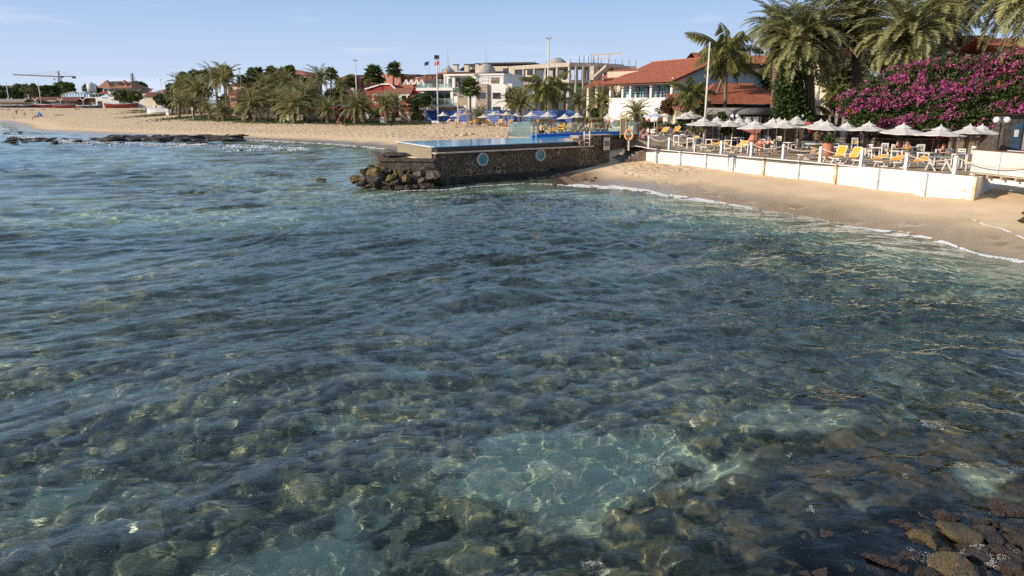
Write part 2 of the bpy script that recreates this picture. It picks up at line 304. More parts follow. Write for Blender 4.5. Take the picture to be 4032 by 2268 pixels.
class MB:
    def __init__(s): s.v=[];s.f=[]
    def add(s,vs,fs):
        n=len(s.v); s.v+= [tuple(p) for p in vs]; s.f+=[[i+n for i in f] for f in fs]; return s
    def bx(s,x0,y0,z0,x1,y1,z1,M=None):
        p=[(x0,y0,z0),(x1,y0,z0),(x1,y1,z0),(x0,y1,z0),(x0,y0,z1),(x1,y0,z1),(x1,y1,z1),(x0,y1,z1)]
        if M is not None: p=[M@Vector(q) for q in p]
        return s.add(p,[(3,2,1,0),(4,5,6,7),(0,1,5,4),(1,2,6,5),(2,3,7,6),(3,0,4,7)])
    def cb(s,c,d,M=None): return s.bx(c[0]-d[0]/2,c[1]-d[1]/2,c[2]-d[2]/2,c[0]+d[0]/2,c[1]+d[1]/2,c[2]+d[2]/2,M)
    def beam(s,a,b,w,h=None):
        """box bar from a to b"""
        a=Vector(a);b=Vector(b);h=h or w; d=b-a; l=d.length
        if l<1e-6: return s
        q=d.to_track_quat('X','Z').to_matrix().to_4x4(); M=Matrix.Translation(a)@q
        return s.bx(0,-w/2,-h/2,l,w/2,h/2,M)
    def tube(s,pts,r,n=8,cap=True):
        pts=[Vector(p) for p in pts]; rs=r if isinstance(r,(list,tuple)) else [r]*len(pts); base=len(s.v); ref=None
        for i,p in enumerate(pts):
            t=(pts[min(i+1,len(pts)-1)]-pts[max(i-1,0)]).normalized()
            if ref is None: ref=Vector((1,0,0)) if abs(t.x)<.9 else Vector((0,1,0))
            a=t.cross(ref).normalized(); b=t.cross(a); ref=-t.cross(a).cross(t) if False else ref
            for k in range(n):
                an=2*math.pi*k/n; s.v.append(tuple(p+(a*math.cos(an)+b*math.sin(an))*rs[i]))
        for i in range(len(pts)-1):
            for k in range(n): s.f.append([base+i*n+k,base+i*n+(k+1)%n,base+(i+1)*n+(k+1)%n,base+(i+1)*n+k])
        if cap: s.f.append([base+k for k in range(n)][::-1]); s.f.append([base+(len(pts)-1)*n+k for k in range(n)])
        return s
    def ext(s,poly,vec):
        """prism: planar polygon (3d points) extruded along vec"""
        n=len(poly); vec=Vector(vec); a=[Vector(p) for p in poly]; b=[p+vec for p in a]
        return s.add(a+b,[list(range(n))[::-1],list(range(n,2*n))]+[[i,(i+1)%n,n+(i+1)%n,n+i] for i in range(n)])
    def lathe(s,prof,c=(0,0,0),n=16,cap=True):
        b=len(s.v)
        for r,z in prof:
            for k in range(n): an=2*math.pi*k/n; s.v.append((c[0]+r*math.cos(an),c[1]+r*math.sin(an),c[2]+z))
        for i in range(len(prof)-1):
            for k in range(n): s.f.append([b+i*n+k,b+i*n+(k+1)%n,b+(i+1)*n+(k+1)%n,b+(i+1)*n+k])
        if cap: s.f.append([b+k for k in range(n)][::-1]); s.f.append([b+(len(prof)-1)*n+k for k in range(n)])
        return s
    def ball(s,c,r,n=2):
        V,Fc=ICO2; r=(r,r,r) if not isinstance(r,(tuple,list)) else r
        return s.add([(c[0]+p[0]*r[0],c[1]+p[1]*r[1],c[2]+p[2]*r[2]) for p in V],Fc)
    def patch(s,p00,p10,p11,p01,th=.08):
        """sloped slab with thickness (down)"""
        p=[Vector(q) for q in (p00,p10,p11,p01)]
        return s.ext(p,(0,0,-th))
    def tiles(s,p00,p10,p11,p01,w=.3,row=.45,amp=.05):
        """corrugated clay tile surface, p00-p10 eave, p01-p11 ridge"""
        p00,p10,p11,p01=[Vector(q) for q in(p00,p10,p11,p01)]
        W_=max((p10-p00).length,(p11-p01).length); H_=max((p01-p00).length,(p11-p10).length)
        n=max(2,int(W_/w))*4; m=max(1,int(H_/row)); nor=(p10-p00).cross(p01-p00)
        if nor.length<1e-6: nor=(p11-p00).cross(p01-p00)
        nor.normalize(); nor=nor if nor.z>0 else -nor
        U=np.linspace(0,1,n+1); rows=[]
        for j in range(m):
            rows+=[(j/m,.035),((j+1)/m-.001,0)]
        V=[r[0] for r in rows]; D=[r[1] for r in rows]
        a,b,c,d=[np.array(q[:]) for q in(p00,p10,p11,p01)]; nn=np.array(nor[:]); base=len(s.v)
        ph=np.abs(np.sin(U*math.pi*(n/4)))*amp
        if (p11-p01).length<.3*W_ or True:
            # keep tile width constant: corrugation follows distance along the eave direction
            pass
        for v_,dd in zip(V,D):
            P=(a*(1-v_)+d*v_)[None]*(1-U)[:,None]+(b*(1-v_)+c*v_)[None]*U[:,None]
            ed=(b-a)/max(1e-6,np.linalg.norm(b-a)) if np.linalg.norm(b-a)>.1 else (c-d)/np.linalg.norm(c-d)
            al=(P-a)@ed; P=P+nn[None]*(np.abs(np.sin(al*math.pi/w))*amp+dd)[:,None]
            s.v+=[tuple(q) for q in P]
        k=n+1
        for j in range(len(V)-1):
            for i in range(n): s.f.append([base+j*k+i,base+j*k+i+1,base+(j+1)*k+i+1,base+(j+1)*k+i])
        return s
    def build(s,name,mt,parent=None,smooth=False): return bake(name,s.v,s.f,mt,parent,smooth)
def clone(o,parent=None,loc=None,rz=None,label=None,scale=None,lean=None):
    def rec(a,par):
        c=a.copy(); C.objects.link(c); c.parent=par
        for k in KIDS.get(a.name) or [x for x in a.children]: rec(k,c)
        return c
    c=rec(o,parent)
    if loc is not None: c.location=loc
    if rz is not None: c.rotation_euler=(lean[0] if lean else 0,lean[1] if lean else 0,rz)
    if scale is not None: c.scale=(scale,)*3 if not isinstance(scale,(tuple,list)) else scale
    if label: c['label']=label
    return c
KIDS={}
class Spawn:
    """first placement uses the built thing itself, later ones are copies"""
    def __init__(s,proto): s.p=proto; s.used=False
    def __call__(s,loc,rz,label,scale=1,group=None,lean=None):
        if not s.used: s.used=True; o=s.p; s.kids=[k for k in o.children]; 
        else: o=clone(s.p)
        o.location=loc; o.rotation_euler=(lean[0] if lean else 0,lean[1] if lean else 0,rz); o.scale=(scale,)*3 if not isinstance(scale,(tuple,list)) else scale
        o['label']=label
        if group: o['group']=group
        return o
ORD='first second third fourth fifth sixth seventh eighth ninth tenth eleventh twelfth thirteenth fourteenth fifteenth sixteenth seventeenth eighteenth nineteenth twentieth twenty-first twenty-second twenty-third twenty-fourth twenty-fifth twenty-sixth twenty-seventh twenty-eighth twenty-ninth thirtieth'.split()
# ------------------------------------------------------------------ shared materials
WHITE=mat('white_paint',(.74,.72,.68),.6,.05,2); DIRTYW=None
CREAM=mat('cream_plaster',(.66,.58,.44),.85,.08,1.2); PINK=mat('pink_plaster',(.55,.24,.19),.85,.1,.8); RED=mat('red_plaster',(.36,.045,.04),.8,.12,.8)
CONC=mat('raw_concrete',(.47,.41,.34),.9,.14,1.5,.3,12); DARK=mat('dark_interior',(.018,.017,.016),.6,.2,2); GLASSD=mat('window_glass',(.05,.06,.07),.08,.2,.6,spec=.9)
WOODB=mat('brown_wood',(.12,.055,.03),.6,.2,6); WOODD=mat('dark_wood',(.05,.03,.02),.6,.2,6); WOODL=mat('bleached_wood',(.42,.34,.25),.8,.15,6)
GREYM=mat('galvanised_metal',(.42,.43,.44),.45,.08,4,metal=.5); BLACKM=mat('black_metal',(.02,.02,.022),.4,.1,4); YELLOW=mat('yellow_fabric',(.80,.38,.018),.75,.07,3,.15,60)
YELP=mat('yellow_paint',(.75,.55,.08),.4,.1,5); CANVAS=mat('umbrella_canvas',(.84,.82,.79),.85,.03,2,.2,14,trans=.35); WPLAS=mat('white_plastic',(.80,.78,.74),.35,.04,5)
BLUEP=mat('blue_fence_paint',(.04,.11,.38),.45,.12,1.2); SKIN=mat('skin_fair',(.55,.29,.19),.6,.06,8); SKIND=mat('skin_dark',(.09,.045,.025),.5,.06,8); HAIR=mat('dark_hair',(.03,.018,.012),.6,.2,20)
def tile_mat(name,c,c2):
    m=mat(name,c,.85,.1,2.2,.3,25,col2=c2); return m
TILE=tile_mat('terracotta_tile',(.42,.145,.08),(.25,.08,.05)); TILED=tile_mat('dull_terracotta_tile',(.40,.17,.10),(.24,.10,.07)); TILEB=tile_mat('brown_tile',(.22,.085,.06),(.13,.05,.04))
STONEL=mat('pale_stone_cladding',(.42,.34,.27),.9,.25,3.5,.4,18)
def leafmat(name,c1,c2,trans=.25,rough=.55):
    m=newmat(name); b=bsdf(m); b.inputs['Roughness'].default_value=rough; b.inputs['Specular IOR Level'].default_value=.35
    g=N(m,'NewGeometry'); oi=N(m,'ObjectInfo'); ad=N(m,'Math',operation='MULTIPLY_ADD'); ad.inputs[1].default_value=.25
    L(m,oi.outputs['Random'],ad.inputs[0]); L(m,g.outputs['Random Per Island'],ad.inputs[2])
    rp=N(m,'ValToRGB'); e=rp.color_ramp.elements; e[0].position=.05;e[1].position=1.1; e[0].color=(*c1,1); e[1].color=(*c2,1); L(m,ad.outputs[0],rp.inputs[0]); L(m,rp.outputs[0],b.inputs['Base Color'])
    tr=N(m,'BsdfTranslucent'); L(m,rp.outputs[0],tr.inputs[0]); ms=N(m,'MixShader'); ms.inputs[0].default_value=trans
    out=m.node_tree.nodes['Material Output']; L(m,b.outputs[0],ms.inputs[1]); L(m,tr.outputs[0],ms.inputs[2]); L(m,ms.outputs[0],out.inputs[0]); return m
LDATE=leafmat('date_palm_leaf',(.10,.115,.04),(.40,.385,.17)); LFAN=leafmat('fan_palm_leaf',(.04,.075,.018),(.19,.24,.06)); LCOCO=leafmat('coconut_leaf',(.05,.075,.018),(.30,.29,.09))
LDEAD=leafmat('dead_frond',(.12,.075,.04),(.30,.21,.11),.1); LBUSH=leafmat('bush_leaf',(.02,.04,.010),(.09,.13,.03)); LGREY=leafmat('grey_green_leaf',(.08,.09,.05),(.22,.23,.12)); LTREE=leafmat('dark_tree_leaf',(.04,.06,.02),(.17,.19,.07))
PETAL=leafmat('magenta_petal',(.34,.035,.20),(.68,.17,.38),.3); PETALO=leafmat('orange_petal',(.55,.10,.04),(.75,.28,.12),.3); PETALR=leafmat('red_petal',(.35,.01,.03),(.6,.05,.06),.3)
BARK=mat('palm_bark',(.30,.23,.16),.95,.3,9,.6,30,col2=(.09,.065,.045)); BARKD=mat('brown_bark',(.14,.10,.07),.95,.25,6,.5,25)
# ------------------------------------------------------------------ leaves and palms
def leafcloud(P,size,asp=1.6,seed=0,up=0.3):
    """random diamond leaves at points P"""
    g=np.random.default_rng(seed); n=len(P); a=g.normal(size=(n,3)); a[:,2]*=.7; a/=np.linalg.norm(a,axis=1)[:,None]
    b=g.normal(size=(n,3)); b=np.cross(a,b); b/=np.linalg.norm(b,axis=1)[:,None]; s=size*(.6+.8*g.random((n,1)))
    v=np.stack([P-a*s*asp/2,P+b*s/2,P+a*s*asp/2,P-b*s/2],1).reshape(-1,3); f=np.arange(4*n).reshape(n,4); return v,f
def lump_points(lumps,n,seed=0,shell=.35):
    """points through ellipsoid lumps, mostly near their surface; lumps: (x,y,z,rx,ry,rz)"""
    g=np.random.default_rng(seed); Lm=np.array(lumps,float); w=Lm[:,3]*Lm[:,4]*Lm[:,5]; w=w**.67; w/=w.sum()
    k=g.choice(len(Lm),n,p=w); d=g.normal(size=(n,3)); d/=np.linalg.norm(d,axis=1)[:,None]; r=1-shell*g.random((n,1))**1.5*1.2+.12*g.normal(size=(n,1))
    return Lm[k,:3]+d*r*Lm[k,3:]
def frond(g,az,el0,Ln,droop,nl,lw,ll,vee=.5,hang=.2,kind='date',side=0.0):
    """one feather leaf: rachis plus leaflets. returns verts, tris"""
    m=10; t=np.linspace(0,1,m); el=el0-droop*t**1.3; ds=Ln/(m-1); r=np.concatenate([[0],np.cumsum(np.cos(el[:-1])*ds)]); z=np.concatenate([[0],np.cumsum(np.sin(el[:-1])*ds)])
    aza=az+side*t**1.5; x=np.concatenate([[0],np.cumsum(np.cos(el[:-1])*ds*np.cos(aza[:-1]))]); y=np.concatenate([[0],np.cumsum(np.cos(el[:-1])*ds*np.sin(aza[:-1]))])
    P=np.stack([x,y,z],1); T=np.stack([np.cos(el)*np.cos(aza),np.cos(el)*np.sin(aza),np.sin(el)],1); S=np.stack([-np.sin(aza),np.cos(aza),0*aza],1); U=np.cross(S,T)*-1
    U=np.where(U[:,2:3]<0,-U,U)
    V=[];Fc=[]
    # rachis: flat ribbon pair
    w=lw*1.1*(1-.8*t)+.006; base=0
    rv=np.concatenate([P-S*w[:,None]/2,P+S*w[:,None]/2,P-U*w[:,None]]); V.append(rv)
    for i in range(m-1):
        for a,b in((0,1),(1,2),(2,0)):
            a0,b0=a*m+i,b*m+i; Fc+= [[a0,b0,b0+1],[a0,b0+1,a0+1]]
    ti=np.linspace(.14 if kind=='date' else .2,.995,nl); Pi=np.stack([np.interp(ti,t,P[:,k]) for k in range(3)],1); Ti=np.stack([np.interp(ti,t,T[:,k]) for k in range(3)],1); Si=np.stack([np.interp(ti,t,S[:,k]) for k in range(3)],1); Ui=np.stack([np.interp(ti,t,U[:,k]) for k in range(3)],1)
    env=np.clip(np.sin(np.pi*np.clip(ti*.92+.06,0,1))**.6,.15,1)
    off=len(rv)
    for sd in(-1,1):
        fw=.75+.25*g.random((nl,1)); d=Si*sd*(.75+.2*g.random((nl,1)))+Ti*fw*(.7 if kind=='date' else .45)+Ui*vee*(.5+.8*g.random((nl,1)))+np.array([[0,0,-1]])*hang*(.6+.8*g.random((nl,1)))
        d/=np.linalg.norm(d,axis=1)[:,None]; le=(ll*env*(.8+.4*g.random(nl)))[:,None]
        tip=Pi+d*le+np.array([[0,0,-1]])*le*hang*.5; mid=Pi+d*le*.5+np.array([[0,0,-1]])*le*hang*.08
        wd=lw*.5; v=np.stack([Pi,mid+Ti*wd,tip,mid-Ti*wd],1).reshape(-1,3); V.append(v)
        q=off+np.arange(nl)*4; Fc+=list(np.stack([q,q+1,q+2],1))+list(np.stack([q,q+2,q+3],1)); off+=len(v)
    return np.concatenate(V),np.array([list(map(int,f)) for f in Fc])
def feather_crown(seed,nf,Ln,nl,lw,ll,kind='date',emin=-.5,emax=1.45,wind=0,dr=(1.0,1.6)):
    g=np.random.default_rng(seed); V=[];Fc=[];n=0
    for i in range(nf):
        u=(i+.5)/nf; el=emin+(emax-emin)*(1-u)**.75 if kind=='date' else emin+(emax-emin)*(1-u)
        az=i*2.39996+g.normal()*.2; Lf=Ln*(.8+.3*g.random())*(.75+.25*math.sin(math.pi*min(1,u+.25)))
        w=wind*math.sin(0.0-az)
        v,f=frond(g,az,el+g.normal()*.08,Lf,(dr[0]+(dr[1]-dr[0])*g.random())*(1.0 if el>0 else .7),nl,lw,ll,.5 if kind=='date' else .05,.16 if kind=='date' else .75,kind,w)
        V.append(v);Fc.append(f+n);n+=len(v)
    return np.concatenate(V),np.concatenate(Fc)
def fan_crown(seed,nf,Ln,fan,ns=16):
    g=np.random.default_rng(seed);V=[];Fc=[];n=0
    for i in range(nf):
        u=(i+.5)/nf; el=1.35-2.2*u; az=i*2.39996+g.normal()*.2; d=np.array([math.cos(el)*math.cos(az),math.cos(el)*math.sin(az),math.sin(el)])
        p0=np.zeros(3);p1=d*Ln*(.8+.4*g.random())+np.array([0,0,-.12*Ln*(1+u)]); s=np.array([-math.sin(az),math.cos(az),0]); up=np.cross(d,s); up=up if up[2]>0 else -up
        V.append(np.array([p0-s*.02,p0+s*.02,p1+s*.02,p1-s*.02]));Fc+=[[n,n+1,n+2],[n,n+2,n+3]];n+=4
        R_=fan*(.8+.4*g.random()); droop=.25+.5*u
        for k in range(ns):
            a=(k/(ns-1)-.5)*3.9+g.normal()*.03; rr=R_*(.75+.25*math.cos(a*.6))*(.9+.2*g.random()); dd=d*math.cos(a)+s*math.sin(a)+up*.18*abs(math.sin(a*1.0))
            tip=p1+dd*rr+np.array([0,0,-droop*rr*.5]); wv=(s*math.cos(a)-d*math.sin(a))*rr*.085; mid=p1+dd*rr*.6
            V.append(np.array([p1,mid+wv,tip,mid-wv]));Fc+=[[n,n+1,n+2],[n,n+2,n+3]];n+=4
    return np.concatenate(V),np.array(Fc)
def trunk_mb(h,r0,r1,ring=.16,bend=(0,0),n=10,amp=.14,swell=0):
    m=MB(); k=max(6,int(h/ring))*2; pts=[];rs=[]
    for i in range(k+1):
        t=i/k; pts.append((bend[0]*t*t*h,bend[1]*t*t*h,t*h)); rs.append((r0+(r1-r0)*t+swell*math.exp(-(t*7)**2))*(1+amp*(1 if i%2 else -1)))
    m.tube(pts,rs,n); return m
# ================================================================== pool platform
def masonry(name,stone,mortar,scale,th=.07):
    m=newmat(name); b=bsdf(m); b.inputs['Roughness'].default_value=.92; tcn=N(m,'TexCoord'); 
    n0=N(m,'TexNoise',i_Scale=1.3,i_Detail=2.0); L(m,tcn.outputs['Object'],n0.inputs['Vector'])
    mx_=N(m,'MixRGB',blend_type='ADD'); mx_.inputs[0].default_value=.35; L(m,tcn.outputs['Object'],mx_.inputs[1]); L(m,n0.outputs['Color'],mx_.inputs[2])
    vo=N(m,'TexVoronoi',feature='DISTANCE_TO_EDGE'); vo.inputs['Scale'].default_value=scale; L(m,mx_.outputs[0],vo.inputs['Vector'])
    vc=N(m,'TexVoronoi'); vc.inputs['Scale'].default_value=scale; L(m,mx_.outputs[0],vc.inputs['Vector'])
    rp=N(m,'ValToRGB'); e=rp.color_ramp.elements; e[0].position=th*.6; e[1].position=th*1.5; e[0].color=(0,0,0,1); L(m,vo.outputs['Distance'],rp.inputs[0])
    sc_=N(m,'MixRGB'); sc_.inputs[1].default_value=(*[c*.5 for c in stone],1); sc_.inputs[2].default_value=(*[c*1.7 for c in stone],1); bw=N(m,'RGBToBW'); L(m,vc.outputs['Color'],bw.inputs[0]); L(m,bw.outputs[0],sc_.inputs[0])
    n1=N(m,'TexNoise',i_Scale=.6,i_Detail=4.0); L(m,tcn.outputs['Object'],n1.inputs['Vector']); mo=N(m,'ValToRGB'); mo.color_ramp.elements[0].position=.35; mo.color_ramp.elements[1].position=.65; mo.color_ramp.elements[0].color=(*[c*.35 for c in mortar],1); mo.color_ramp.elements[1].color=(*mortar,1); L(m,n1.outputs[0],mo.inputs[0])
    f=N(m,'MixRGB'); L(m,rp.outputs[0],f.inputs[0]); L(m,mo.outputs[0],f.inputs[1]); L(m,sc_.outputs[0],f.inputs[2]); L(m,f.outputs[0],b.inputs['Base Color'])
    bp=N(m,'Bump',i_Strength=.8,i_Distance=.06); L(m,rp.outputs[0],bp.inputs['Height']); n2=N(m,'TexNoise',i_Scale=14.0,i_Detail=4.0); L(m,tcn.outputs['Object'],n2.inputs['Vector'])
    b2=N(m,'Bump',i_Strength=.5,i_Distance=.04); L(m,n2.outputs[0],b2.inputs['Height']); L(m,bp.outputs[0],b2.inputs['Normal']); L(m,b2.outputs[0],b.inputs['Normal']); return m
BASALT=masonry('basalt_masonry',(.075,.055,.04),(.38,.28,.17),2.9,.065); BASALTD=mat('dark_footing',(.05,.042,.033),.9,.3,2,.6,10)
PEBBLE=mat('pebble_concrete',(.36,.31,.22),.95,.3,9,.7,24,col2=(.13,.11,.08)); LEDGE=mat('cream_ledge',(.60,.50,.38),.8,.1,1)
ROCK=mat('wet_basalt',(.10,.075,.055),.55,.3,2.5,.9,7,col2=(.02,.017,.015),dist=.08); ROCKM=mat('algae_rock',(.20,.135,.035),.85,.3,1.6,.9,8,col2=(.035,.026,.018),dist=.08); ROCKP=mat('pinkish_wet_rock',(.095,.066,.044),.3,.3,4.5,1.0,12,col2=(.016,.011,.009),dist=.08)
def v2(p): return Vector((p[0],p[1]))
PA=atz(1571,557,2.6);PB=atz(1716,580,2.6);PC=atz(2275,557,2.6)
wd=(PC-PB).normalized(); wd.z=0; wn=Vector((wd.y,-wd.x,0))      # along the sea wall, and out of it
PEND=PB+wd*((atz(2466,575,2.2)-PB).dot(wd)); PD=atz(2095,541,2.6);PE=atz(2462,526,2.6)
WL_=(PEND-PB).length; phiW=math.atan2(wd.y,wd.x)
pl=thing('infinity_pool','pale blue infinity pool held in a dark stone wall with round portholes','pool',(PB.x,PB.y,0),phiW)
Mi=Matrix.Rotation(-phiW,4,'Z')@Matrix.Translation((-PB.x,-PB.y,0))
def lp(p,z=None): q=Mi@Vector((p[0],p[1],p[2] if len(p)>2 else 0)); return (q.x,q.y,q.z if z is None else z)
a_,b_,c_,d_,e_=[lp(p,0) for p in(PA,PB,PC,PD,PE)]
xc=c_[0]
m=MB(); poly=[(0,.10),(WL_,.10),(WL_,4.2),(e_[0]+1.2,e_[1]+.6),(e_[0],e_[1]+.3),(d_[0],d_[1]+.3),(a_[0]+.25,a_[1]+.25),(a_[0]-.0,a_[1])]
m.ext([(x,y,-2.0) for x,y in poly],(0,0,4.13)); m.build('stone_wall',BASALT,pl)
m=MB().bx(-.15,-.62,-2,WL_*.62,.11,.42); m.bx(WL_*.62,-.35,-2,WL_*.9,.11,.6); m.build('footing',BASALTD,pl)
m=MB().bx(-.05,-.12,2.13,xc+1.7,.45,2.22); m.build('ledge',LEDGE,pl)
up=[(.35,.42),(xc+.2,.42),(xc+.2,2.0),(e_[0]-.1,e_[1]+.15),(d_[0],d_[1]+.15),(a_[0]+.3,a_[1]),(a_[0]+.28,a_[1]-.02)]
MB().ext([(x,y,2.131) for x,y in up],(0,0,.42)).build('basin',mat('wet_dark_coping',(.035,.03,.03),.35,.2,4),pl)
# pebbled end wall with cream step
an=Vector((a_[0],a_[1],0)); dirA=an.normalized(); nA=Vector((-dirA.y,dirA.x,0)); nA=nA if nA.x<0 else -nA
m=MB(); LA=an.length
q=[Vector((.33,.38,0)),an+Vector((.3,0,0))]; off=nA*.42
m.ext([q[0]+Vector((0,0,1.72)),q[0]+off+Vector((0,0,1.72)),q[1]+off+Vector((0,0,1.72)),q[1]+Vector((0,0,1.72))],(0,0,.84)); m.build('pebbled_end_wall',PEBBLE,pl)
m=MB(); off2=nA*.75; m.ext([q[0]+Vector((0,0,.5)),q[0]+off2+Vector((0,0,.5)),q[1]+off2+Vector((0,0,.5)),q[1]+Vector((0,0,.5))],(0,0,1.21)); m.build('end_step',LEDGE,pl)
POOLW=newmat('pool_water'); bb=bsdf(POOLW); bb.inputs['Roughness'].default_value=.10; bb.inputs['Base Color'].default_value=(.10,.42,.72,1); bb.inputs['Specular IOR Level'].default_value=.35
g_=N(POOLW,'NewGeometry'); n_=N(POOLW,'TexNoise',i_Scale=2.5,i_Detail=3.0); L(POOLW,g_.outputs['Position'],n_.inputs['Vector']); bq=N(POOLW,'Bump',i_Strength=.25,i_Distance=.03); L(POOLW,n_.outputs[0],bq.inputs['Height']); L(POOLW,bq.outputs[0],bb.inputs['Normal'])
wp=[(-.02,.34),(xc,.34),(xc,1.6),(xc+1.2,2.4),(e_[0],e_[1]),(d_[0],d_[1]),(a_[0]-.02,a_[1])]
MB().ext([(x,y,2.555) for x,y in wp],(0,0,.05)).build('pool_water',POOLW,pl)
m=MB(); m.ext([(0,.30,2.56),(a_[0]-.35,a_[1]-.1,2.56),(a_[0]-.1,a_[1]+.1,2.56),(.25,.42,2.56)],(0,0,.06)); m.build('white_edge_strip',mat('white_pool_edge',(.62,.74,.80),.3,.05,4),pl)
# blue tiled back wall
PT=mat('blue_pool_tile',(.03,.22,.62),.3,.1,6)
m=MB(); m.ext([(d_[0],d_[1],2.45),(e_[0],e_[1],2.45),(e_[0],e_[1]+.25,2.45),(d_[0],d_[1]+.25,2.45)],(0,0,.42)); m.build('blue_tiled_edge',PT,pl)
MB().bx(e_[0]-.2,e_[1]-1.2,2.56,e_[0]+3.2,e_[1]-.2,2.66).build('shallow_shelf_water',mat('pale_pool_water',(.30,.60,.78),.1,.08,2),pl)
# low parapet and stepped blocks at the landward end
m=MB(); m.bx(xc+.25,-.02,2.134,WL_,.75,2.72); m.bx(xc+1.4,.0,2.724,WL_+.02,.75,3.02); m.build('stone_parapet',BASALT,pl)
MB().bx(xc+1.35,-.06,3.023,WL_+.05,.8,3.08).build('parapet_cap',LEDGE,pl)
MB().bx(xc+.2,.8,2.56,xc+1.3,1.9,2.78).bx(xc+.9,.9,2.78,xc+1.9,2,3.0).build('corner_blocks',mat('pale_blocks',(.38,.32,.25),.9,.2,4),pl)
for k,(px,py,ro,ri) in enumerate([(1902,628,.52,.33),(2130,611,.50,.31)]):
    r=ray(px,py); t=((PB-Vector((0,0,CH))).dot(wn))/r.dot(wn); P=Vector((0,0,CH))+r*t; lx,ly,lz=lp(P)
    f=MB(); Mx=Matrix.Translation((lx,.09,lz))@Matrix.Rotation(R(90),4,'X')
    pr=[(ri,-.02),(ri,.07),((ri+ro)/2,.12),(ro,.07),(ro,-.02)]
    f.lathe(pr,n=28,cap=False); f.v=[tuple(Mx@Vector(p)) for p in f.v]; fo=f.build('porthole',mat('white_stone_ring',(.55,.52,.48),.8,.12,6),pl,True)
    g=MB(); g.lathe([(.001,.0),(ri,.0),(ri,.045),(.001,.045)],n=28); g.v=[tuple(Mx@Vector(p)) for p in g.v]; g.build('porthole_glass',mat('teal_glass',(.02,.17,.20),.12,.5,5,col2=(.03,.30,.33)),fo)
    g=MB(); g.lathe([(ri-.0,.046),(ri,.075),(ri+.03,.078),(ri+.03,.046)],n=28,cap=False); g.v=[tuple(Mx@Vector(p)) for p in g.v]; g.build('bolt_rim',BLACKM,fo)
# lower platform beside the corner
lo=thing('stone_platform','rough masonry platform below the pool corner, glazed wet on its sea side','platform',(PB.x,PB.y,0),0)
m=MB(); Ph=1.62; pts=[(-4.0,.2),(-.1,-.35),(.3,.3),(-3.2,8.0),(-5.6,7.2)]
m.ext([(x,y,-1) for x,y in pts],(0,0,Ph+1)); m.build('masonry_base',mat_ if (mat_:=masonry('wet_masonry',(.07,.062,.055),(.16,.13,.10),3.0,.05)) else None,lo)
m=MB(); cp=[(-4.1,.1),(-.1,-.45),(-.1,-.05),(-3.7,.5),(-5.1,6.8),(-5.7,7.1)]; m.ext([(x,y,Ph+.003) for x,y in cp],(0,0,.22)); m.build('low_kerb',mat('weathered_kerb',(.11,.085,.06),.9,.3,5,.7,16),lo)
q0=lo; ROCKS=[]
# ------------------------------------------------------------------ rocks
def rock_mesh(seed,flat=.75):
    g=np.random.default_rng(seed); V=ICO4[0].copy(); n=np.zeros(len(V)); 
    for i in range(20):   # planar cuts give broken faces
        d=g.normal(size=3); d/=np.linalg.norm(d); c=.50+.28*g.random(); pr=V@d; V=np.where((pr>c)[:,None],V-(pr-c)[:,None]*d*.97,V)
    for f,a in((1.6,.22),(4.0,.13),(9,.09),(19,.05)):
        ph=g.random(3)*50; w=fbm(V[:,0]*f+ph[0]+V[:,2]*f*.7,V[:,1]*f+ph[1]-V[:,2]*f*.6,seed,3)-.47; V=V*(1+a*2*w)[:,None]
    V[:,2]*=flat; return V
RV=[rock_mesh(40+i) for i in range(6)]
RM={}
def rock(name,label,loc,s,mt,group,rz=None,tilt=.25,cat='rock'):
    i=random.randrange(6); key=(i,mt.name)
    if key not in RM:
        o=bake(name,RV[i],ICO4[1],mt,None,True); RM[key]=o.data
    else: o=bpy.data.objects.new(name,RM[key]); link(o)
    o.location=loc; o.scale=s; o.rotation_euler=(random.uniform(-tilt,tilt),random.uniform(-tilt,tilt),random.uniform(0,6.28) if rz is None else rz)
    tag(o,label,cat,group); return o
heap=[(355,745,150,110),(490,770,170,150),(490,640,130,100),(650,660,230,140),(650,790,220,180),(820,890,170,70),(930,820,150,130),(1000,880,130,80),(1100,770,140,160),(1130,880,150,90),(1290,700,190,140),(1370,860,180,90),(1560,870,190,100),(1480,700,220,190),(600,585,120,80),(720,570,110,80),(800,660,110,90),(860,650,100,90),(960,670,100,110),(1030,690,90,170),(1120,610,110,70),(1140,650,70,50),(1200,600,90,70),(880,585,90,70),(990,590,70,60),(780,600,90,70),(1400,640,200,130),(1950,835,160,75),(2130,855,130,50),(1750,870,170,70),(1880,880,110,50),(1240,870,130,80),(700,730,120,100),(890,750,150,100),(430,835,150,60),(550,850,130,60),(1050,890,110,60),(760,850,110,70),(580,680,110,90),(1210,760,130,120),(1320,790,150,120),(1640,760,180,160),(1060,620,80,70),(1300,620,120,90)]
for i,(zx,zy,w,h_) in enumerate(heap):
    px=1300+.2717*zx; py=500+.2717*zy; yb=py+h_*.2717*.45
    Yr=48.7+max(0,(752-yb))/100*4.6 if zx<1500 else 51.2+(zx-1500)*.0035
    p=atY(px,py,Yr); k=Yr/2900*.2717
    mt=ROCKP if zy>810 else (ROCKM if (i*7)%5<2 and zx<1200 else ROCK)
    row=sum(zy>q for q in(625,725,812)); nth=sum(1 for b in heap if sum(b[1]>q for q in(625,725,812))==row and b[0]<=zx)-1
    lab=f"{ {ROCKP:'wet reddish',ROCKM:'olive algae-topped',ROCK:'dark basalt'}[mt] } boulder, {ORD[nth]} from left in the {['top row','upper row','lower row','waterline row'][row]} of the pool-corner heap"
    rock('boulder',lab,(p.x,p.y+.25,p.z-.05),(w*k*.80,w*k*.72,h_*k*1.0),mt,'boulders heaped below the pool corner')
